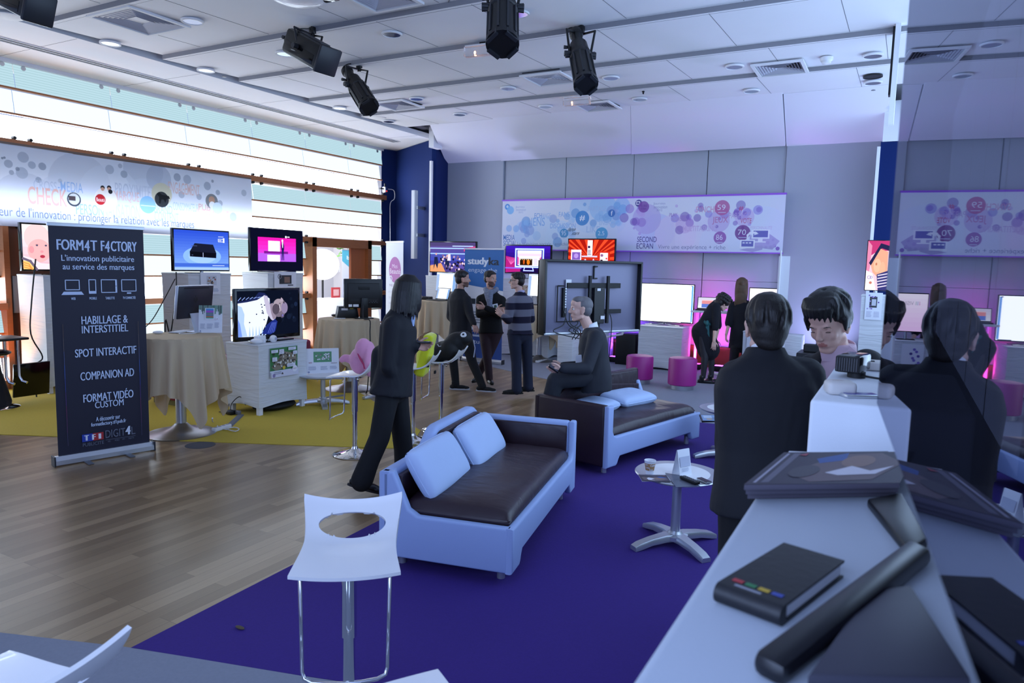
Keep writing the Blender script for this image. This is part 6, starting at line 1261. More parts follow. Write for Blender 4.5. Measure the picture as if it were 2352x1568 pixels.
def duct(label, a, b): 
    a, b = PZ(*a, .006), PZ(*b, .006); d = b-a; t = MB(); t.prism([(-.04, 0), (.04, 0), (.025, .012), (-.025, .012)], (0, 0, 0), Y_, Z_, (d.length, 0, 0), mat('duct_grey', '#6d7078', .6)); o = t.build('cable_duct', None, 0, a); o.rotation_euler = (0, 0, math.atan2(d.y, d.x)); tag(o, label, 'cable duct')
duct('grey cable duct on the yellow carpet behind the grey pillar foot', (392, 905), (450, 915)); duct('grey cable duct on the yellow carpet left of the white cabinet foot', (522, 982), (553, 953)); duct('grey cable duct on the yellow carpet right of the low white cabinet', (704, 920), (790, 908)); duct('short grey cable duct left of the low white cabinet', (512, 928), (535, 932))
t = thing('adapter_box', 'black plug adapters on the floor at the left foot of the low white cabinet', 'plug', PZ(530, 952, .006)); mb = MB(); mb.box((0, 0, .03), (.1, .07, .05), BLACK, bev=.008); mb.box((.06, .05, .025), (.07, .05, .045), mat('grey_plug', '#77787e', .6), bev=.008); mb.build('housing', t, 30); mb = MB(); mb.tube([(0, 0, .05), (-.05, .06, .12), (.02, .12, .2), (.08, .15, .1)], .005, CABLE, 6); mb.tube([(.0, 0, .03), (-.12, -.02, .02), (-.2, .0, .01)], .006, CABLE, 6); mb.build('cable', t)
mb = MB(); mb.ell((0, 0, .05), (.2, .3, .06), BAGM); tag(mb.build('bag', None, loc=(cx-.2, cy1-.35, .006)), 'flat black bag lying under the low white cabinet', 'bag')
mb = MB(); q = PX(70, 880, -9.6); mb.box((0, 0, .28), (.03, .42, .42), GLOSSB, R=Ry(.12), bev=.006); tag(mb.build('monitor', None, 30, (-9.45, PX(68, 880, -9.5).y, .0)), 'black flat screen standing on the floor against the white pedestal at the left', 'monitor')
mb = MB(); a = PX(84, 640, -9.68); mb.tube([(a.x, a.y, a.z+.25), (a.x+.05, a.y-.1, a.z-.3), (a.x+.04, a.y-.12, a.z-.7), (a.x+.05, a.y, a.z-1.0), (a.x+.06, a.y-.1, .4), (a.x+.1, a.y-.12, .02)], .009, CABLE, 8); tag(mb.build('cable', None), 'dark cable hanging from the baby television down the white pedestal', 'cable')
mb = MB(); a = PX(405, 640, -9.45); mb.tube([(a.x, a.y, a.z+.1), (a.x+.05, a.y-.05, a.z-.2), (a.x-.0, a.y-.12, a.z-.8), (a.x, a.y-.2, .9), (a.x, a.y-.22, .1)], .009, CABLE, 8); mb.tube([(a.x, a.y-.02, a.z), (a.x-.1, a.y-.3, a.z-.55), (a.x-.1, a.y-.5, a.z-.75), (a.x-.05, a.y-.62, a.z-.95)], .007, CABLE, 8); tag(mb.build('cable', None), 'black cables hanging from the blue screen television beside its pedestal', 'cable')
def led(label, loc, col, power, tgt, size=1.5):
    t = thing('led_uplight', label, 'lamp', loc); mb = MB(); mb.box((0, 0, .06), (.2, .16, .1), BLACK, bev=.015); mb.build('housing', t, 30)
    mb = MB(); mb.box((0, 0, .112), (.16, .12, .006), emi('led_'+label[:8].replace(' ', '_'), col, 6)); mb.build('lens', t, 0)
    l = bpy.data.lights.new('led_beam', 'SPOT'); l.energy = power; l.color = col; l.spot_size = size; l.spot_blend = .8; l.shadow_soft_size = .08
    o = bpy.data.objects.new('led_beam', l); COL.objects.link(o); o.parent = t; o.location = (0, 0, .13); d = V(tgt)-V(loc)-V((0, 0, .13)); o.rotation_euler = d.to_track_quat('-Z', 'Y').to_euler()
p = PZ(1595, 842); yy = 13.05; led('magenta floor lamp by the wall behind the bending woman', (PY(1600, 800, yy).x, yy, 0), (1, .04, .42), 110, (PY(1610, 780, 13.5).x, 13.55, .8))
led('violet floor lamp by the wall right of the seated man', (PY(1412, 800, yy).x, yy, 0), (.25, .05, 1), 150, (PY(1420, 780, 13.5).x+.2, 13.55, .9))
led('purple floor lamp by the wall beside the narrow shelf', (PY(1655, 800, yy).x, yy, 0), (.62, .08, 1), 130, (PY(1660, 700, 13.5).x, 13.6, 1.5))
led('amber floor lamp at the brown wood wall at the left edge', (-10.2, PX(8, 880, -10.2).y-.25, 0), (1, .36, .06), 60, (-10.4, PX(40, 850, -10.4).y+.1, 1.2))
mb = MB(); q = PY(1446, 830, 12.6); mb.box((0, 0, .3), (.4, .4, .6), BLACK, bev=.02); tag(mb.build('loudspeaker', None, 30, (q.x-.15, 12.95, 0)), 'black speaker box on the floor left of the white covered cabinet', 'speaker')
mb = MB(); mb.box((0, 0, .45), (.3, .3, .9), COVER, bev=.01); tag(mb.build('pedestal', None, 30, (PY(1305, 800, 11.8).x, 11.8, 0)), 'white covered block on the floor left of the seated man, under the large turned screen', 'pedestal')
mb = MB(); mb.tube([(-.18, 0, .7), (-.16, 0, .78), (0, 0, .82), (.16, 0, .86), (.2, 0, .95)], .025, WHITE, 10, flat=.4); o = mb.build('stool_seat', None, 60, (PY(1408, 760, 11).x, 11, -.1)); tag(o, 'curved white stool seat edge showing under the large turned screen', 'stool')
led('lavender floor lamp behind the white cabinet, shining up the white soffit', (-4.6, 13.05, 0), (.5, .5, 1), 200, (-4.4, 12.0, 4.2), 2.4)
led('lavender floor lamp by the right pilaster, shining up the white soffit', (-1.0, 13.05, 0), (.5, .52, 1), 190, (-1.6, 12.0, 4.2), 2.4)
led('lavender floor lamp behind the blue roll-up, shining up the white soffit', (-7.4, 13.0, 0), (.5, .52, 1), 140, (-6.8, 12.0, 4.2), 2.4)
# ================================================================= THE HALL BEYOND THE DOORWAY
t = thing('balloon_lamp', 'big round white balloon lamp beyond the doorway', 'lamp', (-12.6, PX(741, 607, -12.6).y, 0)); zc = PX(741, 607, -12.6).z
mb = MB(); mb.ell((0, 0, zc), (.4, .4, .38), E('#ffffff', 2.2), n=36, k=20); mb.build('balloon', t); mb = MB(); mb.cyl((0, 0, .91), (0, 0, zc-.35), .025, .025, BLACKM, 12); mb.build('pole', t)
a = V((-13.0, PX(786, 700, -13.0).y, 0)); b = V((-13.0, PX(822, 700, -13.0).y, 0)); h = PX(790, 573, -13).z
t, A = rollup('white and turquoise roll-up banner partly hidden by the doorway', a, b+V((0, .3, 0)), h, PAPER); A.poly([(0, 1), (1, 1), (1, .72), (.3, .78), (0, .86)], I('#57b8cc')); A.text('boost', .2, .88, .6, .05, I('#f0fafc'), .03); A.circ(.32, .42, .05, I('#c9a08a'), 16, .03); A.poly([(.15, .56), (.28, .38), (.28, .25), (.42, .25), (.42, .38), (.55, .56), (.5, .57), (.38, .44), (.3, .44), (.2, .57)], I('#3a3c48')); A.rect(0, 0, 1, .2, I('#d9dde6')); A.build('printed_artwork', t)
t = thing('display_table', 'white draped table with papers beyond the doorway', 'table', (-12.4, PX(745, 740, -12.4).y, 0)); mb = MB(); mb.box((0, 0, .45), (.8, 1.5, .9), PAINT, bev=.02); mb.build('cloth_cover', t, 30)
mb = MB(); mb.box((-.2, .62, 1.03), (.03, .3, .26), I('#c23a3a')); mb.box((-.183, .62, 1.03), (.002, .2, .16), I('#e8b0a8')); tag(mb.build('poster', None, 0, t.location), 'red and white poster standing on the draped table beyond the doorway', 'poster')
mb = MB(); mb.box((0, 0, .15), (.5, .6, .3), I('#d8405a'), bev=.03); tag(mb.build('pouf', None, 30, (-12.0, PX(722, 800, -12).y, 0)), 'low red seat block on the floor just inside the doorway', 'pouf')
A = Art((-14.7, PX(762, 600, -14.7).y, PX(762, 625, -14.7).z), Y_, Z_, .7, .16); A.text('APP', 0, 0, 1, 1, I('#f4f6fa'), .01); A.build('wall_lettering', bpy.data.objects['wall_hall'])
t = thing('potted_plant', 'green leafy plant tops behind the turquoise roll-up in the doorway', 'plant', (-13.4, PX(800, 570, -13.4).y, 0)); mb = MB(); rd = random.Random(1); zz = PX(800, 560, -13.4).z
for k in range(70):
    c = V((rd.gauss(0, .12), rd.gauss(0, .22), zz-.25+rd.uniform(-.2, .3))); d = V((rd.uniform(-1, 1), rd.uniform(-1, 1), rd.uniform(-.2, 1))).normalized()*.14; n = d.orthogonal().normalized()*.03; mb.add([c, c+d*.5+n, c+d, c+d*.5-n], [(0, 1, 2, 3)], mat('leaf_green', '#5a9a30', .6))
mb.build('foliage', t, 0); mb = MB(); mb.cyl((0, 0, 0), (0, 0, .4), .15, .2, mat('pot_grey', '#77797e', .7), 20); mb.build('pot', t); mb = MB(); mb.cyl((0, 0, .4), (0, 0, zz-.2), .025, .02, mat('stem_green', '#4a6a2a', .7), 8); mb.build('stem', t)
# ================================================================= PEOPLE
CRH = V((CR.x, CR.y, 0)).normalized(); CFH = V((CF.x, CF.y, 0)).normalized()
def facing(deg): a = math.radians(deg); return CRH*math.cos(a)+CFH*math.sin(a)      # 0 right, 90 away, 180 left, 270 towards the viewer
SKIN = mat('skin', '#c99a86', .5, var=.06, bscale=12); SKIN2 = mat('skin_pale', '#d9ae9c', .5, var=.05, bscale=12)
SUIT = mat('navy_black_suit', '#0d0f18', .8, wr=.5, wscale=5, stretch=(1, 1, .5)); SUITG = mat('charcoal_suit', '#22252e', .8, wr=.5, wscale=5, stretch=(1, 1, .5)); TROU = mat('black_trousers', '#090a0f', .85, wr=.5, wscale=5, stretch=(1, 1, .4))
JEANS = mat('dark_jeans', '#161d33', .85, wr=.45, wscale=5, var=.2, bscale=8); BURG = mat('burgundy_trousers', '#260d16', .85, wr=.5, wscale=5); KNIT = mat('black_knit', '#08080b', .95, bump=.3, bscale=150, wr=.4, wscale=6)
SHOE = mat('black_shoe', '#08080a', .35); SOLE = mat('white_sole', '#b9bcc6', .6)
HAIRB = mat('black_hair', '#0b090a', .45, bump=.5, bscale=40, stretch=(6, 6, .7)); HAIRD = mat('dark_brown_hair', '#17110e', .5, bump=.5, bscale=40, stretch=(6, 6, .8)); HAIRG = mat('grey_hair', '#6a686b', .55, bump=.5, bscale=50, stretch=(5, 5, .8), var=.3); HAIRL = mat('long_blond_hair', '#5a432c', .5, bump=.6, bscale=30, stretch=(8, 8, .4), var=.3)
BEARD = mat('stubble', '#3a2a24', .8)
def basis(f):                                        # columns right, forward, up
    f = f.normalized(); r = f.cross(Z_).normalized(); u = r.cross(f); return Matrix((r, f, u)).transposed()
def hand(mb, w, d, n, th, m, curl=.35, s=1.0, spread=.0):
    """w wrist, d along the palm, n out of the palm, th towards the thumb"""
    d = d.normalized(); th = (th-d*th.dot(d)).normalized(); n = d.cross(th) if d.cross(th).dot(n) > 0 else th.cross(d)
    rings = []
    for u, a, b in ((-.02, .024, .02), (.0, .027, .018), (.03, .036, .016), (.065, .041, .0145), (.088, .04, .012)):
        c = w+d*u*s; rings.append([c+th*math.cos(q)*a*s+n*math.sin(q)*b*s for q in [2*PI*k/14 for k in range(14)]])
    mb.loft(rings, m)
    for k, L in enumerate((.072, .08, .075, .058)):
        o = w+d*(.084-.004*abs(k-1.3))*s+th*(.031-.0205*k)*s; dd = (d+th*(.10-.07*k)*(1+spread)).normalized(); pts = [o-d*.015*s, o]; a = curl*(.7+.18*k)
        ax = dd; q = o
        for seg in (.45, .32, .23):
            rot = Quaternion(dd.cross(n).normalized(), a) ; ax = rot @ ax; q = q+ax*L*seg*s; pts.append(q)
            a = a*.95
        mb.chain(pts, [.0095*s, .0088*s, .0082*s, .0075*s, .0066*s], m)
    o = w+d*.02*s+th*.026*s; dd = (d*.55+th*.75+n*.3).normalized(); p1 = o+dd*.036*s; p2 = p1+(dd+d*.5+n*.25).normalized()*.032*s; p3 = p2+(d*.9+dd*.3+n*.25).normalized()*.024*s
    mb.chain([o-dd*.012*s, p1, p2, p3], [.0135*s, .0115*s, .0095*s, .0078*s], m)
def head(mb, c, R, s, m):
    E_ = lambda p, r, Q=None: mb.ell(c+R @ (V(p)*s), [x*s for x in r], m, R=(R @ Q) if Q else R)
    L_ = lambda p, q, a, b: mb.limb(c+R @ (V(p)*s), c+R @ (V(q)*s), a*s, b*s, m)
    E_((0, -.014, .035), (.074, .095, .082)); E_((0, .012, -.02), (.062, .08, .085)); E_((0, .03, -.06), (.05, .058, .052)); E_((0, .064, -.098), (.024, .02, .018))
    L_((-.048, -.0, -.075), (-.014, .066, -.098), .017, .017); L_((.048, -.0, -.075), (.014, .066, -.098), .017, .017)
    L_((-.034, .077, .02), (.034, .077, .02), .011, .011); E_((0, .05, .05), (.055, .038, .05))
    L_((0, .086, .012), (0, .108, -.024), .0075, .0115); E_((0, .1, -.03), (.016, .011, .0085)); E_((-.036, .056, -.028), (.022, .02, .024)); E_((.036, .056, -.028), (.022, .02, .024))
    L_((-.02, .083, -.0575), (.02, .083, -.0575), .0062, .0062); L_((-.017, .083, -.068), (.017, .083, -.068), .007, .007); E_((0, .074, -.062), (.03, .018, .022))
    for q in (-1, 1):
        E_((q*.076, -.008, -.012), (.009, .02, .034), Rz(q*.25)); E_((q*.08, -.012, .006), (.01, .02, .018), Rz(q*.35)); E_((q*.074, .0, -.04), (.008, .011, .012))
def person(label, base, J, face, pitch=0, hs=1.0, roll=0, skin=SKIN, hair=None, hairm=HAIRB, voxel=.0065, hands={}, lids=False, eyes=True, brow=None, stubble=False):
    t = thing('person', label, 'person', (base.x, base.y, 0)); O = V((base.x, base.y, 0)); K = {k: v-O for k, v in J.items()}
    R = basis(face) @ Rx(math.radians(pitch)) @ Ry(math.radians(roll)); mb = MB(); c = K['head']; head(mb, c, R, hs, skin)
    side = (K['SR']-K['SL']).normalized(); P = (K['HL']+K['HR'])/2; N = K['neck']; ax = (N-P).normalized(); side = (side-ax*side.dot(ax)).normalized(); fr = ax.cross(side)*-1
    if fr.dot(face) < 0 and abs(fr.dot(face)) > .2: fr = -fr
    hsd = (K['HR']-K['HL']); hsd = (hsd-ax*hsd.dot(ax)).normalized()
    mb.limb(N-ax*.03, c+R @ V((0, -.02*hs, -.06*hs)), .054, .052, skin); L = (N-P).length
    def ring(t_, rx, ry, off=0): 
        sd = hsd.lerp(side, min(1, max(0, t_))).normalized(); f2 = sd.cross(ax).normalized(); f2 = f2 if f2.dot(fr) > 0 else -f2; q = P+ax*(L*t_)+f2*off
        return [q+sd*math.copysign(abs(math.cos(a))**.85, math.cos(a))*rx+f2*math.copysign(abs(math.sin(a))**.85, math.sin(a))*ry for a in [2*PI*k/24 for k in range(24)]]
    mb.loft([ring(-.1, .12, .08), ring(0, .15, .1), ring(.25, .13, .09), ring(.5, .135, .095), ring(.75, .15, .1), ring(.9, .14, .08), ring(.98, .07, .06)], skin)
    for a in 'LR':
        mb.chain([K['S'+a], K['E'+a], K['W'+a]], [.05, .036, .025], skin); mb.chain([K['H'+a], K['K'+a], K['A'+a]], [.075, .05, .036], skin)
        if a in hands: h = hands[a]; hand(mb, K['W'+a], h[0], h[1], h[2], skin, *(h[3:] or ()))
        else: d = (K['W'+a]-K['E'+a]).normalized(); hand(mb, K['W'+a], d, -side if a == 'R' else side, fr, skin)
        tp = K['A'+a]-Z_*.04; mb.limb(K['A'+a], tp+face*.01, .036, .032, skin)
    tmp = mb.build('body', t, 0); a = tmp.modifiers.new('r', 'REMESH'); a.mode = 'VOXEL'; a.voxel_size = voxel; b = tmp.modifiers.new('s', 'SMOOTH'); b.iterations = 2; b.factor = .4
    bpy.context.view_layer.update(); nm = bpy.data.meshes.new_from_object(tmp.evaluated_get(bpy.context.evaluated_depsgraph_get())); tmp.modifiers.clear(); tmp.data = nm
    lip = mat('lips', '#b9786c', .45); nm.materials.clear(); nm.materials.append(skin); nm.materials.append(lip); nm.materials.append(mat('stubble_skin', '#6d4d42', .6)); Ri = R.transposed()
    for p in nm.polygons:
        p.use_smooth = True; q = Ri @ (p.center-c)/hs
        if q.y > .078 and (q.x/.021)**2+((q.z+.0625)/.0095)**2 < 1: p.material_index = 1
        elif stubble and q.y > .005 and -.13 < q.z < -.04+.25*max(0, .06-q.y)*0 and (q.z < -.048 or abs(q.x) > .03): p.material_index = 2
    if eyes:
        for q in (-1, 1):
            e = MB(); o = c+R @ (V((q*.031, .0715 if not lids else .0685, .003))*hs)
            if lids: e.ell(o, [.0145*hs, .0125*hs, .0105*hs], skin, R=R); e.tube([c+R @ (V((q*(.031+x), .0845-abs(x)*.35, -.004-.1*abs(x)))*hs) for x in (-.012, -.005, .003, .012)], .0016*hs, HAIRB, 6)
            else:
                e.ell(o, [.0125*hs]*3, mat('eye_white', '#d5d2d0', .3), R=R); e.ell(o+R @ V((0, .0105*hs, 0)), [.0062*hs, .003*hs, .0066*hs], mat('iris', '#1c120c', .2), R=R); e.tube([c+R @ (V((q*(.031+x), .0835-abs(x)*.4, .0125-12*x*x))*hs) for x in (-.014, -.006, .004, .014)], .0022*hs, skin, 6)
            e.build('eye', t)
            e = MB(); e.tube([c+R @ (V((q*(.031+x), .0885-abs(x)*.45, .022-14*(x-.006)**2))*hs) for x in (-.018, -.008, .004, .018)], [.0022*hs, .004*hs, .0038*hs, .0015*hs], brow or hairm, 6, flat=.6); e.build('eyebrow', t)
    if hair:
        parts = []
        for h in hair(hs):
            if h[0] == 'e': parts.append(('e', c+R @ V(h[1]), h[2], (R @ h[3]) if len(h) > 3 else R))
            else: parts.append(('c', [c+R @ V(q) for q in h[1]], h[2]))
        lump('hair', parts, hairm, .0055, parent=t, smooth=4)
    return t, K, R, dict(P=P, N=N, ax=ax, side=side, fr=fr, hsd=hsd, L=L, c=c, hs=hs)
def torso(t, K, F, m, name, rings, sleeves=None, voxel=.011, extra=(), smooth=5, cuff=1.0):
    """rings: (height along the pelvis-neck line, half width, half depth, forward offset)"""
    mb = MB(); P, ax, side, fr, hsd, L = F['P'], F['ax'], F['side'], F['fr'], F['hsd'], F['L']; rr = []
    for h, rx, ry, off in rings:
        sd = hsd.lerp(side, min(1, max(0, h))).normalized(); f2 = sd.cross(ax).normalized(); f2 = f2 if f2.dot(fr) > 0 else -f2; q = P+ax*(L*h)+f2*off
        if h < 0: q = P+(ax*.3+Z_*.7).normalized()*(L*h)+f2*off
        rr.append([q+sd*math.copysign(abs(math.cos(a))**.8, math.cos(a))*rx+f2*math.copysign(abs(math.sin(a))**.8, math.sin(a))*ry for a in [2*PI*k/28 for k in range(28)]])
    mb.loft(rr, m)
    if sleeves:
        for a in 'LR':
            if a not in sleeves: continue
            ra, rb, rc, cut = sleeves[a]; W = K['E'+a]+(K['W'+a]-K['E'+a])*cut; mb.limb(F['N']+ax*-.06, K['S'+a], .07, ra, m); mb.chain([K['S'+a], K['E'+a], W], [ra, rb, rc], m)
    for e in extra:
        if e[0] == 'e': mb.ell(*e[1:], m) if len(e) == 3 else mb.ell(e[1], e[2], m, R=e[3])
        else: mb.chain(e[1], e[2], m)
    o = mb.build(name, t, 0); a = o.modifiers.new('r', 'REMESH'); a.mode = 'VOXEL'; a.voxel_size = voxel; b = o.modifiers.new('s', 'SMOOTH'); b.iterations = smooth; b.factor = .5
    bpy.context.view_layer.update(); nm = bpy.data.meshes.new_from_object(o.evaluated_get(bpy.context.evaluated_depsgraph_get())); o.modifiers.clear(); o.data = nm
    if not nm.materials: nm.materials.append(m)
    for p in nm.polygons: p.use_smooth = True
    return o
def trousers(t, K, F, m, r=(.1, .078, .062), flare=0):
    parts = [('e', F['P']-Z_*.02, (.165, .125, .13), basis(F['hsd'].cross(Z_)))]
    for a in 'LR':
        k, n = K['K'+a], K['A'+a]; parts.append(('c', [K['H'+a], K['H'+a].lerp(k, .5), k, k.lerp(n, .6), n-Z_*.02+(n-k)*.02], [r[0], r[0]*.88, r[1], (r[1]+r[2])/2, r[2]+flare]))
    return lump('trousers', parts, m, .011, parent=t, smooth=5)
def shoes(t, K, dirs, m=SHOE, sole=None, high=0, L=.27):
    for a in 'LR':
        d = dirs[a] if isinstance(dirs, dict) else dirs; d = V(d).normalized(); n = K['A'+a]; r = d.cross(Z_).normalized(); u = r.cross(d); g = n-u*.085
        Q = Matrix((r, d, u)).transposed(); sh = MB()
        parts = [('e', g+u*.035-d*.03, (.038, .06, .04), Q), ('e', g+u*.03+d*.07, (.045, .1, .032), Q), ('e', g+u*.025+d*.14, (.043, .06, .024), Q), ('c', [g+u*.05-d*.015, g+u*(.1+high)-d*.02], [.042, .045])]
        o = lump('shoe', parts, m, .007, parent=t, smooth=3)
        s = MB(); s.prism([(.04*math.cos(q)*(1+.12*math.sin(q)), .055+.15*math.sin(q)) for q in [2*PI*k/24 for k in range(24)]], g-u*.004, r, d, u*.018, sole or SHOE); s.build('sole', o, 40)
def collar(t, F, m, w=.07, h=.05, tilt=.0):
    mb = MB(); N, ax, fr, sd = F['N'], F['ax'], F['fr'], F['side']; rings = []
    for z, r in ((-.05, 1.1), (-.01, .98), (h*.6, .88), (h*.62, .8), (-.02, .85)):
        rings.append([N+ax*z+sd*math.cos(q)*w*r+fr*(math.sin(q)*w*r-.01+.012*(1 if math.sin(q) > .8 else 0))+Z_*.018*(-math.sin(q)) for q in [2*PI*k/24 for k in range(24)]])
    mb.loft(rings, m, caps=False); return mb.build('collar', t, 60)
def locks(c, r, n=26, e0=1.35, e1=-.25, w=.011, az=(0, 2*PI), seed=1, front=.5, lift=1.03):
    """strands running from the crown down the head; those over the brow stop early"""
    rd = random.Random(seed); out = []
    for k in range(n):
        a = az[0]+(az[1]-az[0])*(k+rd.uniform(-.3, .3))/n; end = e1+rd.uniform(-.12, .12); fr_ = max(0, math.sin(a)); end = end+(front-end)*fr_**.7; pts = []; tw = rd.uniform(-.25, .25)
        for j in range(6):
            e = e0+(end-e0)*j/5; q = lift+rd.uniform(-.012, .02); aa = a+tw*j/5; pts.append((c[0]+r[0]*q*math.cos(aa)*math.cos(e), c[1]+r[1]*q*math.sin(aa)*math.cos(e), c[2]+r[2]*q*math.sin(e)))
        out.append(('c', pts, [w*.8, w, w, w*.9, w*.7, w*.35]))
    return out
def short_hair(top=.0, front=.0, back=0, vol=0):
    def f(s):
        o = [('e', V((0, -.022, .05+top))*s, (.0815*s+vol, .098*s+vol, .078*s+vol), Rx(.12)), ('e', V((0, -.05, .0-back))*s, (.078*s+vol, .066*s+vol, .08*s+vol)), ('e', V((0, .04+front, .083+top))*s, (.062*s, .045*s, .032*s))]
        o += locks((0, -.022*s, (.05+top)*s), (.08*s+vol, .096*s+vol, .076*s+vol), 28, 1.4, -.2, .008*s, front=.62)
        return o
    return f
PD_ = PD
def jt(**k): return {n: PD(*v) for n, v in k.items()}
def phone_in(label, w, d, n, size=(.062, .12, .012)):
    """a phone lying in the palm"""
    d = d.normalized(); n = (n-d*n.dot(d)).normalized(); r = d.cross(n); t = thing('mobile_phone', label, 'phone', w); Q = Matrix((r, d, n)).transposed()
    mb = MB(); mb.box(V((0, 0, 0)), size, BLACK, R=Q, bev=.004); mb.build('body', t, 30); mb = MB(); mb.box(n*(size[2]/2+.0004), (size[0]*.86, size[1]*.8, .001), mat('phone_glass', '#3a3f52', .15), R=Q); mb.build('screen', t, 0); return t
def jacket_rings(hem=-.28, w=1.0, d=1.0): return [(hem, .205*w, .15*d, -.01), (hem*.5, .2*w, .148*d, -.008), (.0, .185*w, .14*d, 0), (.28, .165*w, .125*d, .005), (.55, .178*w, .132*d, .005), (.78, .185*w, .128*d, -.005), (.92, .145*w, .1*d, -.01), (1.0, .085*w, .075*d, -.01), (1.05, .068*w, .066*d, -.008)]
SL4 = lambda s=1.0, cut=.97: dict(L=(.078*s, .062*s, .05*s, cut), R=(.078*s, .062*s, .05*s, cut))
# --- walking woman in the dark suit
f = facing(22)
J = jt(head=(942, 672, 5.82), neck=(921, 716, 5.8), SR=(902, 748, 5.66), SL=(928, 742, 5.94), ER=(891, 842, 5.62), WR=(915, 884, 5.74), EL=(936, 806, 5.92), WL=(954, 794, 5.8), HR=(894, 888, 5.73), HL=(909, 886, 5.88), KR=(872, 1004, 5.68), AR=(832, 1096, 5.62), KL=(921, 980, 5.97), AL=(930, 1066, 6.08))
bs = PZ(880, 1100); d_ = (CRH*.9+CFH*.2+Z_*.0)
t, K, R, F = person('person with black bob hair in a dark suit walking right, phone in hand', bs, J, facing(38), -6, 1.0, hairm=HAIRB, hands={'L': (CRH+CFH*.1-Z_*.15, Z_, CFH*.3+CRH*.1+Z_*.3, .5), 'R': (CRH*.1-Z_+CFH*.4, CFH, CRH, .6)},
    hair=lambda s: [('e', (0, -.025, .045), (.095, .108, .09)), ('e', (0, -.06, -.05), (.1, .075, .13)), ('e', (-.075, -.005, -.05), (.034, .075, .13)), ('e', (.075, -.005, -.05), (.034, .075, .13)), ('e', (-.06, .04, -.09), (.03, .04, .08)), ('e', (.06, .04, -.09), (.03, .04, .08)), ('e', (0, -.05, -.13), (.095, .07, .06))]+[('c', [(.04*math.cos(a), -.025+.04*math.sin(a), .135), (.088*math.cos(a), -.025+.1*math.sin(a), .08), (.1*math.cos(a), -.03+.11*math.sin(a), .0), (.104*math.cos(a), -.035+.105*math.sin(a), -.1), (.112*math.cos(a), -.035+.11*math.sin(a), -.175-.02*(k%3))], [.012, .014, .014, .013, .005]) for k, a in enumerate([PI*.72+.185*k for k in range(29)])]+[('e', (0, .035, .085), (.072, .048, .035))])
torso(t, K, F, SUIT, 'jacket', jacket_rings(-.12, 1.02, 1.08), SL4(1.0), extra=[('c', [F['P']-F['fr']*.1-Z_*.0, F['P']-F['fr']*.1+Z_*.25], [.09, .08])])
trousers(t, K, F, TROU, (.102, .084, .078), .012); collar(t, F, mat('pale_blue_shirt', '#a9bfe8', .7), .072, .05)
mb = MB(); mb.prism([(-.012, 0), (.012, 0), (.03, .14), (-.03, .14)], F['N']+F['fr']*.1-F['ax']*.15-F['side']*.0, F['side'], F['ax'], F['fr']*.02, mat('pale_blue_shirt', '#a9bfe8', .7), bev=.004); mb.build('shirt_front', t, 30)
shoes(t, K, {'L': facing(20), 'R': facing(12)-Z_*.32})
phone_in('dark phone held in the hand of the walking person', PD(973, 789, 5.8)+Z_*.012, CRH, Z_)
# --- man in the black jacket
f = facing(38)
J = jt(head=(1063, 641, 10.35), neck=(1056, 668, 10.38), SR=(1072, 689, 10.26), SL=(1039, 688, 10.5), ER=(1079, 722, 10.2), WR=(1088, 744, 10.1), EL=(1034, 727, 10.5), WL=(1052, 748, 10.35), HR=(1068, 768, 10.32), HL=(1047, 768, 10.44), KR=(1085, 832, 10.2), AR=(1108, 884, 10.05), KL=(1041, 828, 10.45), AL=(1047, 880, 10.36))
t, K, R, F = person('person with stubble in a black jacket, leftmost of the three talking men', PZ(1075, 893), J, facing(8), 0, 1.0, hairm=HAIRB, hair=short_hair(), stubble=True)
torso(t, K, F, SUIT, 'jacket', jacket_rings(-.07, .98), SL4(.95)); trousers(t, K, F, TROU, (.095, .068, .055)); shoes(t, K, {'L': facing(0), 'R': facing(-12)}, mat('black_canvas', '#0a0a0c', .8), SOLE)
# --- man with scarf and folded arms
f = facing(300)
J = jt(head=(1127, 640, 10.8), neck=(1128, 670, 10.85), SR=(1104, 688, 10.86), SL=(1152, 690, 10.82), ER=(1101, 722, 10.75), WR=(1140, 712, 10.6), EL=(1156, 724, 10.7), WL=(1113, 706, 10.58), HR=(1114, 762, 10.86), HL=(1141, 762, 10.82), KR=(1118, 815, 10.7), AR=(1124, 866, 10.6), KL=(1122, 815, 10.8), AL=(1097, 862, 10.95))
t, K, R, F = person('person in black cardigan and grey scarf with folded arms', PZ(1120, 885), J, facing(322), -3, .98, hairm=HAIRD, hair=short_hair(-.004), stubble=True, hands={'R': (CRH+Z_*.1, -CFH, Z_, .5), 'L': (-CRH+Z_*.1, -CFH, Z_, .6)})
torso(t, K, F, KNIT, 'cardigan', jacket_rings(-.04, 1.0), SL4(.95, .9)); trousers(t, K, F, BURG, (.098, .07, .054)); shoes(t, K, {'L': facing(250), 'R': facing(285)}, SHOE, None, .05)
SCARF = mat('grey_striped_scarf', '#7d8496', .9, var=.5, bscale=18, stretch=(1, 1, 4), wr=.5, wscale=12)
N, fr, sd, ax = F['N'], F['fr'], F['side'], F['ax']
lump('scarf', [('c', [N+sd*.085*math.cos(q)+fr*(.075*math.sin(q)+.01)+ax*(.01+.03*math.cos(q*2)) for q in [2*PI*k/12 for k in range(13)]], [.038]*13), ('c', [N+fr*.1-ax*.02, N+fr*.14-ax*.15, N+fr*.14-ax*.27], [.05, .045, .04]), ('c', [N+sd*.06+fr*.08-ax*.02, N+sd*.02+fr*.13-ax*.14], [.04, .04])], SCARF, .009, parent=t, smooth=3)
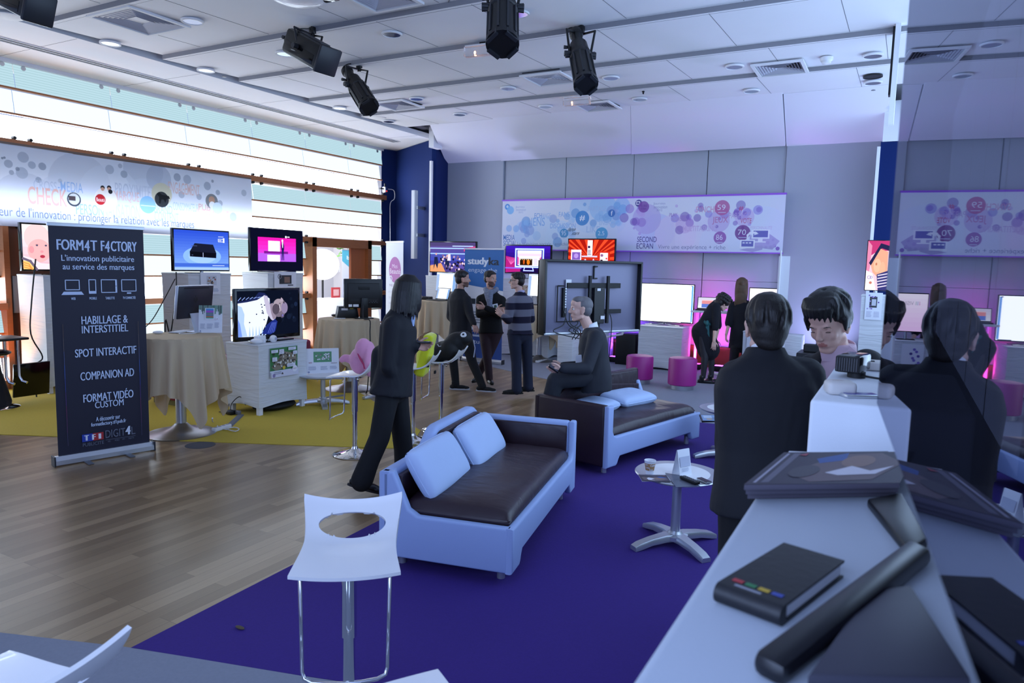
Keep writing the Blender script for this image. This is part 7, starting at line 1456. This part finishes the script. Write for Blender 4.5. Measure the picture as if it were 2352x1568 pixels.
mb = MB(); q = F['P']+F['ax']*(F['L']*.62)+fr*.15-sd*.09; mb.box(q, (.08, .004, .075), PAPER, R=basis(fr)@Ry(.25)); mb.box(q+fr*.003, (.04, .002, .04), I('#3a5a4a'), R=basis(fr)@Ry(.25)); mb.build('name_badge', t, 0)
# --- man in the striped sweater
J = jt(head=(1187, 645, 9.95), neck=(1194, 675, 9.97), SL=(1173, 694, 9.85), SR=(1213, 692, 10.08), EL=(1168, 735, 9.72), WL=(1157, 727, 9.6), ER=(1220, 733, 10.1), WR=(1178, 738, 10.1), HL=(1181, 766, 9.9), HR=(1207, 766, 10.02), KL=(1186, 830, 9.88), AL=(1187, 890, 9.85), KR=(1211, 830, 10.02), AR=(1213, 884, 10.02))
t, K, R, F = person('person with glasses in a striped sweater and jeans, seen from behind', PZ(1195, 905), J, facing(176), 0, .98, hairm=HAIRD, skin=SKIN2, hair=short_hair(.0), hands={'L': (-CRH*.7+Z_*.6, CRH*.3+CFH, Z_, .3), 'R': (-CRH, CFH, Z_, .3)})
def stripes():
    m = bpy.data.materials.new('striped_knit'); m.use_nodes = True; nt = m.node_tree; b = nt.nodes['Principled BSDF']; N_ = nt.nodes.new; L_ = nt.links.new
    tc = N_('ShaderNodeTexCoord'); sx = N_('ShaderNodeSeparateXYZ'); L_(tc.outputs['Object'], sx.inputs[0]); a = N_('ShaderNodeMath'); a.operation = 'MULTIPLY_ADD'; a.inputs[1].default_value = 1/.19; a.inputs[2].default_value = .05; L_(sx.outputs['Z'], a.inputs[0])
    fr_ = N_('ShaderNodeMath'); fr_.operation = 'FRACT'; L_(a.outputs[0], fr_.inputs[0]); g = N_('ShaderNodeMath'); g.operation = 'GREATER_THAN'; g.inputs[1].default_value = .52; L_(fr_.outputs[0], g.inputs[0])
    mx = N_('ShaderNodeMix'); mx.data_type = 'RGBA'; mx.inputs['A'].default_value = (*lin('#71717f'), 1); mx.inputs['B'].default_value = (*lin('#15132c'), 1); L_(g.outputs[0], mx.inputs['Factor']); L_(mx.outputs['Result'], b.inputs['Base Color']); b.inputs['Roughness'].default_value = .95; return m
torso(t, K, F, stripes(), 'sweater', jacket_rings(-.03, .98), SL4(.95, .95)); trousers(t, K, F, JEANS, (.1, .075, .066), .008); shoes(t, K, {'L': facing(190), 'R': facing(185)}, mat('dark_suede', '#12100f', .8)); collar(t, F, mat('lilac_shirt', '#b3aed0', .7), .068, .055)
def glasses(t, F, R, m=BLACK):
    mb = MB(); s = F['hs']; c = F['c']
    for q in (-1, 1):
        pts = [c+R @ (V((q*.033+.024*math.cos(a), .092-.2*abs(.024*math.cos(a)+q*.033)*.5, .004+.017*math.sin(a)))*s) for a in [2*PI*k/16 for k in range(17)]]; mb.tube(pts, .0028, m, 6); mb.tube([c+R @ (V((q*.058, .086, .008))*s), c+R @ (V((q*.078, .03, .01))*s), c+R @ (V((q*.078, -.02, .004))*s)], .0026, m, 6)
    mb.tube([c+R @ (V((-.01, .094, .006))*s), c+R @ (V((.01, .094, .006))*s)], .0026, m, 6); mb.build('glasses', t)
glasses(t, F, R)
# --- seated grey haired man
f = facing(188)
J = jt(head=(1333, 709, 6.92), neck=(1355, 752, 6.95), SL=(1369, 776, 6.76), SR=(1358, 772, 7.1), EL=(1348, 846, 6.66), WL=(1292, 846, 6.6), ER=(1335, 842, 7.08), WR=(1293, 842, 6.9), HL=(1366, 862, 6.86), HR=(1364, 862, 7.04), KL=(1276, 874, 6.8), KR=(1281, 868, 6.98), AL=(1263, 962, 6.95), AR=(1268, 960, 7.1))
for a in 'LR':
    J['A'+a] = J['K'+a]+V((-.16, -.02, -.55)); J['A'+a].z = .09
t, K, R, F = person('grey-haired person in suit and tie sitting on the back of the farther sofa', PZ(1300, 905), J, facing(186), -4, 1.03, hairm=HAIRG, skin=SKIN2, hair=lambda s: [('e', V((0, -.035, .035))*s, (.083*s, .09*s, .083*s)), ('e', V((0, -.05, -.005))*s, (.079*s, .063*s, .078*s)), ('e', V((0, .01, .083))*s, (.064*s, .068*s, .037*s))],
    hands={'L': (-CRH-Z_*.25, -Z_*.6+CFH*.6, Z_*.5-CFH*.5, .45), 'R': (-CRH-Z_*.2, -Z_, Z_, .4)})
torso(t, K, F, SUITG, 'jacket', [(-.34, .2, .15, -.02), (-.1, .205, .15, -.02), (.1, .2, .15, -.015), (.35, .185, .145, -.01), (.6, .185, .145, -.015), (.82, .18, .125, -.02), (.94, .13, .095, -.02), (1.0, .08, .07, -.01)], SL4(1.0))
trousers(t, K, F, SUITG, (.105, .085, .065)); shoes(t, K, facing(200)); collar(t, F, PAPER, .07, .055)
N, fr, sd, ax = F['N'], F['fr'], F['side'], F['ax']
mb = MB(); mb.prism([(-.03, 0), (.03, 0), (.055, .27), (-.055, .27)], N+fr*.105-ax*.33, sd, ax*1+fr*-.12, fr*.02, PAPER, bev=.004); mb.build('shirt_front', t, 30)
mb = MB(); mb.prism([(-.028, 0), (.028, 0), (.02, .27), (.024, .3), (-.024, .3), (-.02, .27)], N+fr*.125-ax*.34, sd, ax+fr*-.12, fr*.012, mat('dark_red_tie', '#3d1018', .6), bev=.003); mb.build('tie', t, 30)
mb = MB(); mb.box(N-ax*.3+fr*.15-sd*.1, (.03, .06, .09), PAPER, R=basis(fr)); mb.build('name_badge', t, 0)
phone_in('small black keypad phone held by the seated grey-haired man', PD(1272, 846, 6.58), CRH*.8-Z_*.5, Z_-CFH*.4, (.05, .11, .016))
# --- woman bending to the right
J = jt(head=(1662, 697, 11.55), neck=(1647, 696, 11.6), SR=(1645, 704, 11.48), SL=(1645, 697, 11.78), ER=(1643, 752, 11.45), WR=(1640, 784, 11.42), EL=(1650, 748, 11.8), WL=(1644, 780, 11.75), HR=(1611, 762, 11.58), HL=(1614, 762, 11.74), KR=(1619, 820, 11.55), AR=(1615, 868, 11.55), KL=(1634, 818, 11.78), AL=(1634, 866, 11.78))
t, K, R, F = person('curly-haired person in a dark dress bending forward by the violet lit wall', PZ(1625, 873), J, facing(8), -38, .95, hairm=HAIRD, skin=SKIN2, eyes=True, hair=lambda s: [('e', (0, -.03, .045), (.105, .115, .1)), ('e', (0, -.075, -.02), (.1, .07, .1))]+[('e', (.11*math.cos(a)*math.cos(e), -.03+.12*math.sin(a)*math.cos(e), .05+.1*math.sin(e)), (.028, .028, .028)) for a in [PI*.95+.35*k for k in range(11)] for e in (-.3, .2, .7)]+[('e', (.05*q, .04, .105), (.035, .045, .03)) for q in (-1, 0, 1)], hands={'R': (V((0, 0, -1)), CFH, CRH, .3), 'L': (V((0, 0, -1)), -CFH, CRH, .3)})
DRESS = mat('dark_dress', '#0c0e18', .9, wr=.4, wscale=6)
torso(t, K, F, DRESS, 'dress', [(-.05, .175, .155, -.01), (.08, .175, .15, 0), (.3, .15, .125, 0), (.6, .16, .125, 0), (.85, .15, .11, 0), (1.0, .08, .075, 0)], dict(L=(.07, .058, .05, .1), R=(.07, .058, .05, .1)), extra=[('c', [F['P'], (K['KL']+K['KR'])/2+Z_*.12], [.175, .185])])
TIGHT = mat('dark_tights', '#1d1b22', .6)
lump('tights', [('c', [K['H'+a], K['K'+a], K['K'+a].lerp(K['A'+a], .3), K['A'+a]], [.085, .058, .056, .038]) for a in 'LR'], TIGHT, .009, parent=t, smooth=3); shoes(t, K, {'L': facing(-8), 'R': facing(-12)})
mb = MB(); c_ = F['P']+F['ax']*F['L']*.3; TEAL = mat('teal_belt', '#1d5a5c', .7)
mb.loft([[c_+F['ax']*z+F['side']*math.cos(q)*.157+F['fr']*math.sin(q)*.135 for q in [2*PI*k/28 for k in range(28)]] for z in (-.025, .025)], TEAL, caps=False); c2 = c_+F['side']*.155; mb.ell(c2, (.03, .05, .05), TEAL); mb.prism([(-.03, 0), (.03, 0), (.05, -.2), (-.01, -.22)], c2+F['side']*.01, F['fr'], Z_, F['side']*.008, TEAL); mb.build('belt', t, 40)
# --- long haired woman from behind
J = jt(head=(1704, 654, 12.3), neck=(1705, 688, 12.3), SL=(1684, 702, 12.35), SR=(1727, 703, 12.2), EL=(1674, 742, 12.3), WL=(1668, 768, 12.2), ER=(1736, 742, 12.1), WR=(1740, 765, 12.0), HL=(1690, 790, 12.3), HR=(1712, 790, 12.22), KL=(1686, 830, 12.25), AL=(1682, 862, 12.3), KR=(1712, 830, 12.2), AR=(1714, 864, 12.2))
for a in 'LR': J['A'+a].z = .09; J['K'+a].z = .5
t, K, R, F = person('person with long straight light brown hair in dark clothes, seen from behind', PZ(1698, 865), J, facing(68), 0, .97, hairm=HAIRL, skin=SKIN2, hair=lambda s: [('e', (0, -.025, .045), (.09, .105, .09)), ('e', (0, -.07, -.1), (.1, .05, .2)), ('e', (-.08, -.02, -.1), (.03, .06, .2)), ('e', (.08, -.02, -.1), (.03, .06, .2)), ('e', (0, -.09, -.27), (.1, .045, .17)), ('e', (.05, -.09, -.38), (.06, .035, .1))]+[('c', [(x, -.1, -.3), (x*1.1+.01, -.1, -.44)], [.025, .006]) for x in (-.08, -.05, -.02, .02, .05, .085)], hands={'L': (V((0, 0, -1)), CRH, CFH, .5)})
torso(t, K, F, DRESS, 'tunic', [(-.1, .2, .15, 0), (.1, .19, .14, 0), (.4, .17, .13, 0), (.7, .18, .125, 0), (.9, .15, .1, 0), (1.0, .08, .07, 0)], dict(L=(.075, .07, .06, .1), R=(.075, .07, .06, .1))); trousers(t, K, F, TROU, (.1, .08, .075), .01); shoes(t, K, facing(80))
# --- man seen from behind at the right
d = 2.95
J = jt(head=(1760, 748, d), neck=(1757, 815, d), SL=(1694, 868, d+.02), SR=(1850, 864, d-.02), EL=(1676, 1010, d+.03), WL=(1702, 1118, d-.1), ER=(1868, 1000, d-.02), WR=(1850, 1010, d+.25), HL=(1705, 1125, d), HR=(1800, 1125, d), KL=(1705, 1380, d), AL=(1702, 1560, d), KR=(1800, 1380, d), AR=(1800, 1560, d))
J['WR'] = J['ER']+CFH*.22+Z_*.05-CRH*.05
J['WL'] = J['EL']+CFH*.12-Z_*.2+CRH*.04
for a in 'LR': J['K'+a].z = .5; J['K'+a].x = J['H'+a].x; J['K'+a].y = J['H'+a].y; J['A'+a] = V((J['H'+a].x, J['H'+a].y, .09))
t, K, R, F = person('person with short dark hair in a black jacket seen from behind beside the white counter', V((J['HL'].x, J['HL'].y, 0)), J, facing(84), -6, 1.02, hairm=HAIRD, skin=SKIN2, voxel=.0055, eyes=False, hair=lambda s: [('e', V((0, -.026, .045))*s, (.084*s, .1*s, .084*s)), ('e', V((0, -.05, .0))*s, (.078*s, .072*s, .1*s)), ('e', V((0, -.066, -.06))*s, (.058*s, .04*s, .045*s)), ('e', V((0, .03, .075))*s, (.075*s, .06*s, .045*s))]+locks((0, -.028*s, .03*s), (.083*s, .1*s, .098*s), 34, 1.4, -.5, .009*s, front=.7, seed=4))
torso(t, K, F, SUIT, 'jacket', [(-.17, .215, .155, -.01), (-.08, .212, .15, -.008), (.05, .2, .145, 0), (.3, .19, .135, .005), (.55, .2, .14, .0), (.76, .205, .135, -.01), (.88, .185, .11, -.012), (.95, .13, .09, -.012), (1.0, .088, .078, -.01), (1.06, .074, .07, -.008)], SL4(1.03), voxel=.009)
trousers(t, K, F, TROU); shoes(t, K, facing(85)); collar(t, F, PAPER, .066, .06)
# --- man with the pink shirt
d = 3.28
J = jt(head=(1903, 742, d), neck=(1930, 808, d+.03), SR=(1866, 850, d+.12), SL=(1990, 840, d+.0), ER=(1850, 985, d+.02), WR=(1890, 990, d-.2), EL=(2005, 980, d+.02), WL=(1960, 1000, d-.2), HR=(1890, 1100, d+.1), HL=(1975, 1100, d+.05), KR=(1890, 1300, d), AR=(1890, 1450, d), KL=(1975, 1300, d), AL=(1975, 1450, d))
for a in 'LR': J['H'+a] = J['neck']-Z_*.56+(J['S'+a]-J['neck'])*.62; J['H'+a].z = .93; J['K'+a] = V((J['H'+a].x, J['H'+a].y, .5)); J['A'+a] = V((J['H'+a].x, J['H'+a].y, .09)); J['E'+a] = J['S'+a]-Z_*.29-CRH*(.03 if a == 'R' else -.03); J['W'+a] = J['E'+a]+facing(235)*.16-Z_*.12
t, K, R, F = person('person in dark jacket and pink shirt looking down behind the white block', V((J['HL'].x, J['HL'].y, 0)), J, facing(222), -24, 1.06, roll=5, hairm=HAIRB, skin=SKIN2, voxel=.005, lids=True, hair=lambda s: [('e', V((0, -.026, .056))*s, (.09*s, .1*s, .086*s)), ('e', V((0, -.055, .01))*s, (.084*s, .066*s, .08*s)), ('e', V((0, .03, .098))*s, (.074*s, .052*s, .032*s)), ('e', V((-.078, .005, .04))*s, (.014*s, .03*s, .04*s)), ('e', V((.078, .005, .04))*s, (.014*s, .03*s, .04*s))]+[('c', [V((x*.8, .03, .122))*s, V((x, .078*math.sqrt(1-(x/.082)**2), .1))*s, V((x+.004, .094*math.sqrt(1-(x/.084)**2)-.004, .064-abs(x-.02)*.35))*s], [.018*s, .013*s, .005*s]) for x in (-.07, -.052, -.034, -.015, .004, .022, .04, .057, .072)]+[('c', [V((q*.084, -.02+.012*k, .03))*s, V((q*.083, -.012+.013*k, -.012-.008*(k % 2)))*s], [.016*s, .007*s]) for q in (-1, 1) for k in range(4)]+locks((0, -.024*s, .055*s), (.09*s, .102*s, .086*s), 30, 1.4, -.2, .011*s, front=.75, seed=6))
PINKS = mat('pink_shirt', '#cdaebc', .75, wr=.35, wscale=8)
torso(t, K, F, PINKS, 'shirt', [(-.1, .16, .115, 0), (.3, .15, .11, .005), (.6, .15, .12, .012), (.8, .14, .112, .012), (.93, .1, .085, .008), (1.0, .072, .072, .005), (1.07, .066, .068, .005)], None, voxel=.007, smooth=3)
N, fr, sd, ax = F['N'], F['fr'], F['side'], F['ax']
def halfjack():
    mb = MB(); P, L = F['P'], F['L']
    for q in (-1, 1):
        rings = []
        for h, rx, ry, off, gap in ((-.32, .2, .15, 0, .25), (-.05, .195, .145, 0, .3), (.25, .178, .137, .0, .2), (.5, .19, .15, .01, .26), (.72, .195, .147, .01, .36), (.86, .17, .125, .004, .48), (.95, .125, .1, .0, .62), (1.0, .09, .083, -.004, .8)):
            o = P+ax*(L*h)+fr*off; a0, a1 = PI/2-gap, -PI/2-.05; outer = [o+sd*q*math.cos(a)*rx+fr*math.sin(a)*ry for a in np.linspace(a0, a1, 16)]; inner = [o+sd*q*math.cos(a)*(rx-.02)+fr*math.sin(a)*(ry-.02) for a in np.linspace(a1, a0, 16)]; rings.append(outer+inner)
        mb.loft(rings, SUIT)
    for a in 'LR': mb.limb(N-ax*.09+(K['S'+a]-N)*.5, K['S'+a], .06, .08, SUIT); mb.chain([K['S'+a], K['E'+a], K['W'+a]], [.08, .064, .052], SUIT)
    o = mb.build('jacket', t, 0); a = o.modifiers.new('r', 'REMESH'); a.mode = 'VOXEL'; a.voxel_size = .008; b = o.modifiers.new('s', 'SMOOTH'); b.iterations = 3
    bpy.context.view_layer.update(); nm = bpy.data.meshes.new_from_object(o.evaluated_get(bpy.context.evaluated_depsgraph_get())); o.modifiers.clear(); o.data = nm
    for p in nm.polygons: p.use_smooth = True
halfjack()
mb = MB()
for q in (-1, 1): mb.prism([(0, .0), (.06, -.005), (.075, .05), (.035, .085), (.0, .05)] if q > 0 else [(0, .0), (0, .05), (-.035, .085), (-.075, .05), (-.06, -.005)], N+fr*.082-ax*.035+sd*q*.006, sd, ax*.9-fr*.35, fr*.008, PINKS, bev=.003)
mb.build('collar', t, 30); collar(t, F, PINKS, .072, .06); trousers(t, K, F, TROU); shoes(t, K, facing(225))
# --- dark coat at the left edge
b_ = PZ(-48, 938); d = (b_-CAM).dot(CF)
J = jt(head=(-46, 600, d), neck=(-48, 640, d), SR=(-64, 672, d), SL=(-34, 672, d+.1), ER=(-66, 730, d), WR=(-62, 780, d), EL=(-34, 730, d+.1), WL=(-38, 780, d), HR=(-56, 790, d), HL=(-38, 790, d), KR=(-56, 860, d), AR=(-56, 925, d), KL=(-38, 860, d), AL=(-36, 925, d))
t, K, R, F = person('sliver of a person in a long dark coat at the left edge', b_, J, facing(200), 0, .95, hairm=HAIRB, hair=short_hair())
torso(t, K, F, SUIT, 'coat', jacket_rings(-.3), SL4(1.0), extra=[('c', [F['P'], F['P']-Z_*.35+CRH*.04, F['P']-Z_*.72+CRH*.1], [.16, .17, .21])]); trousers(t, K, F, TROU); shoes(t, K, facing(330))
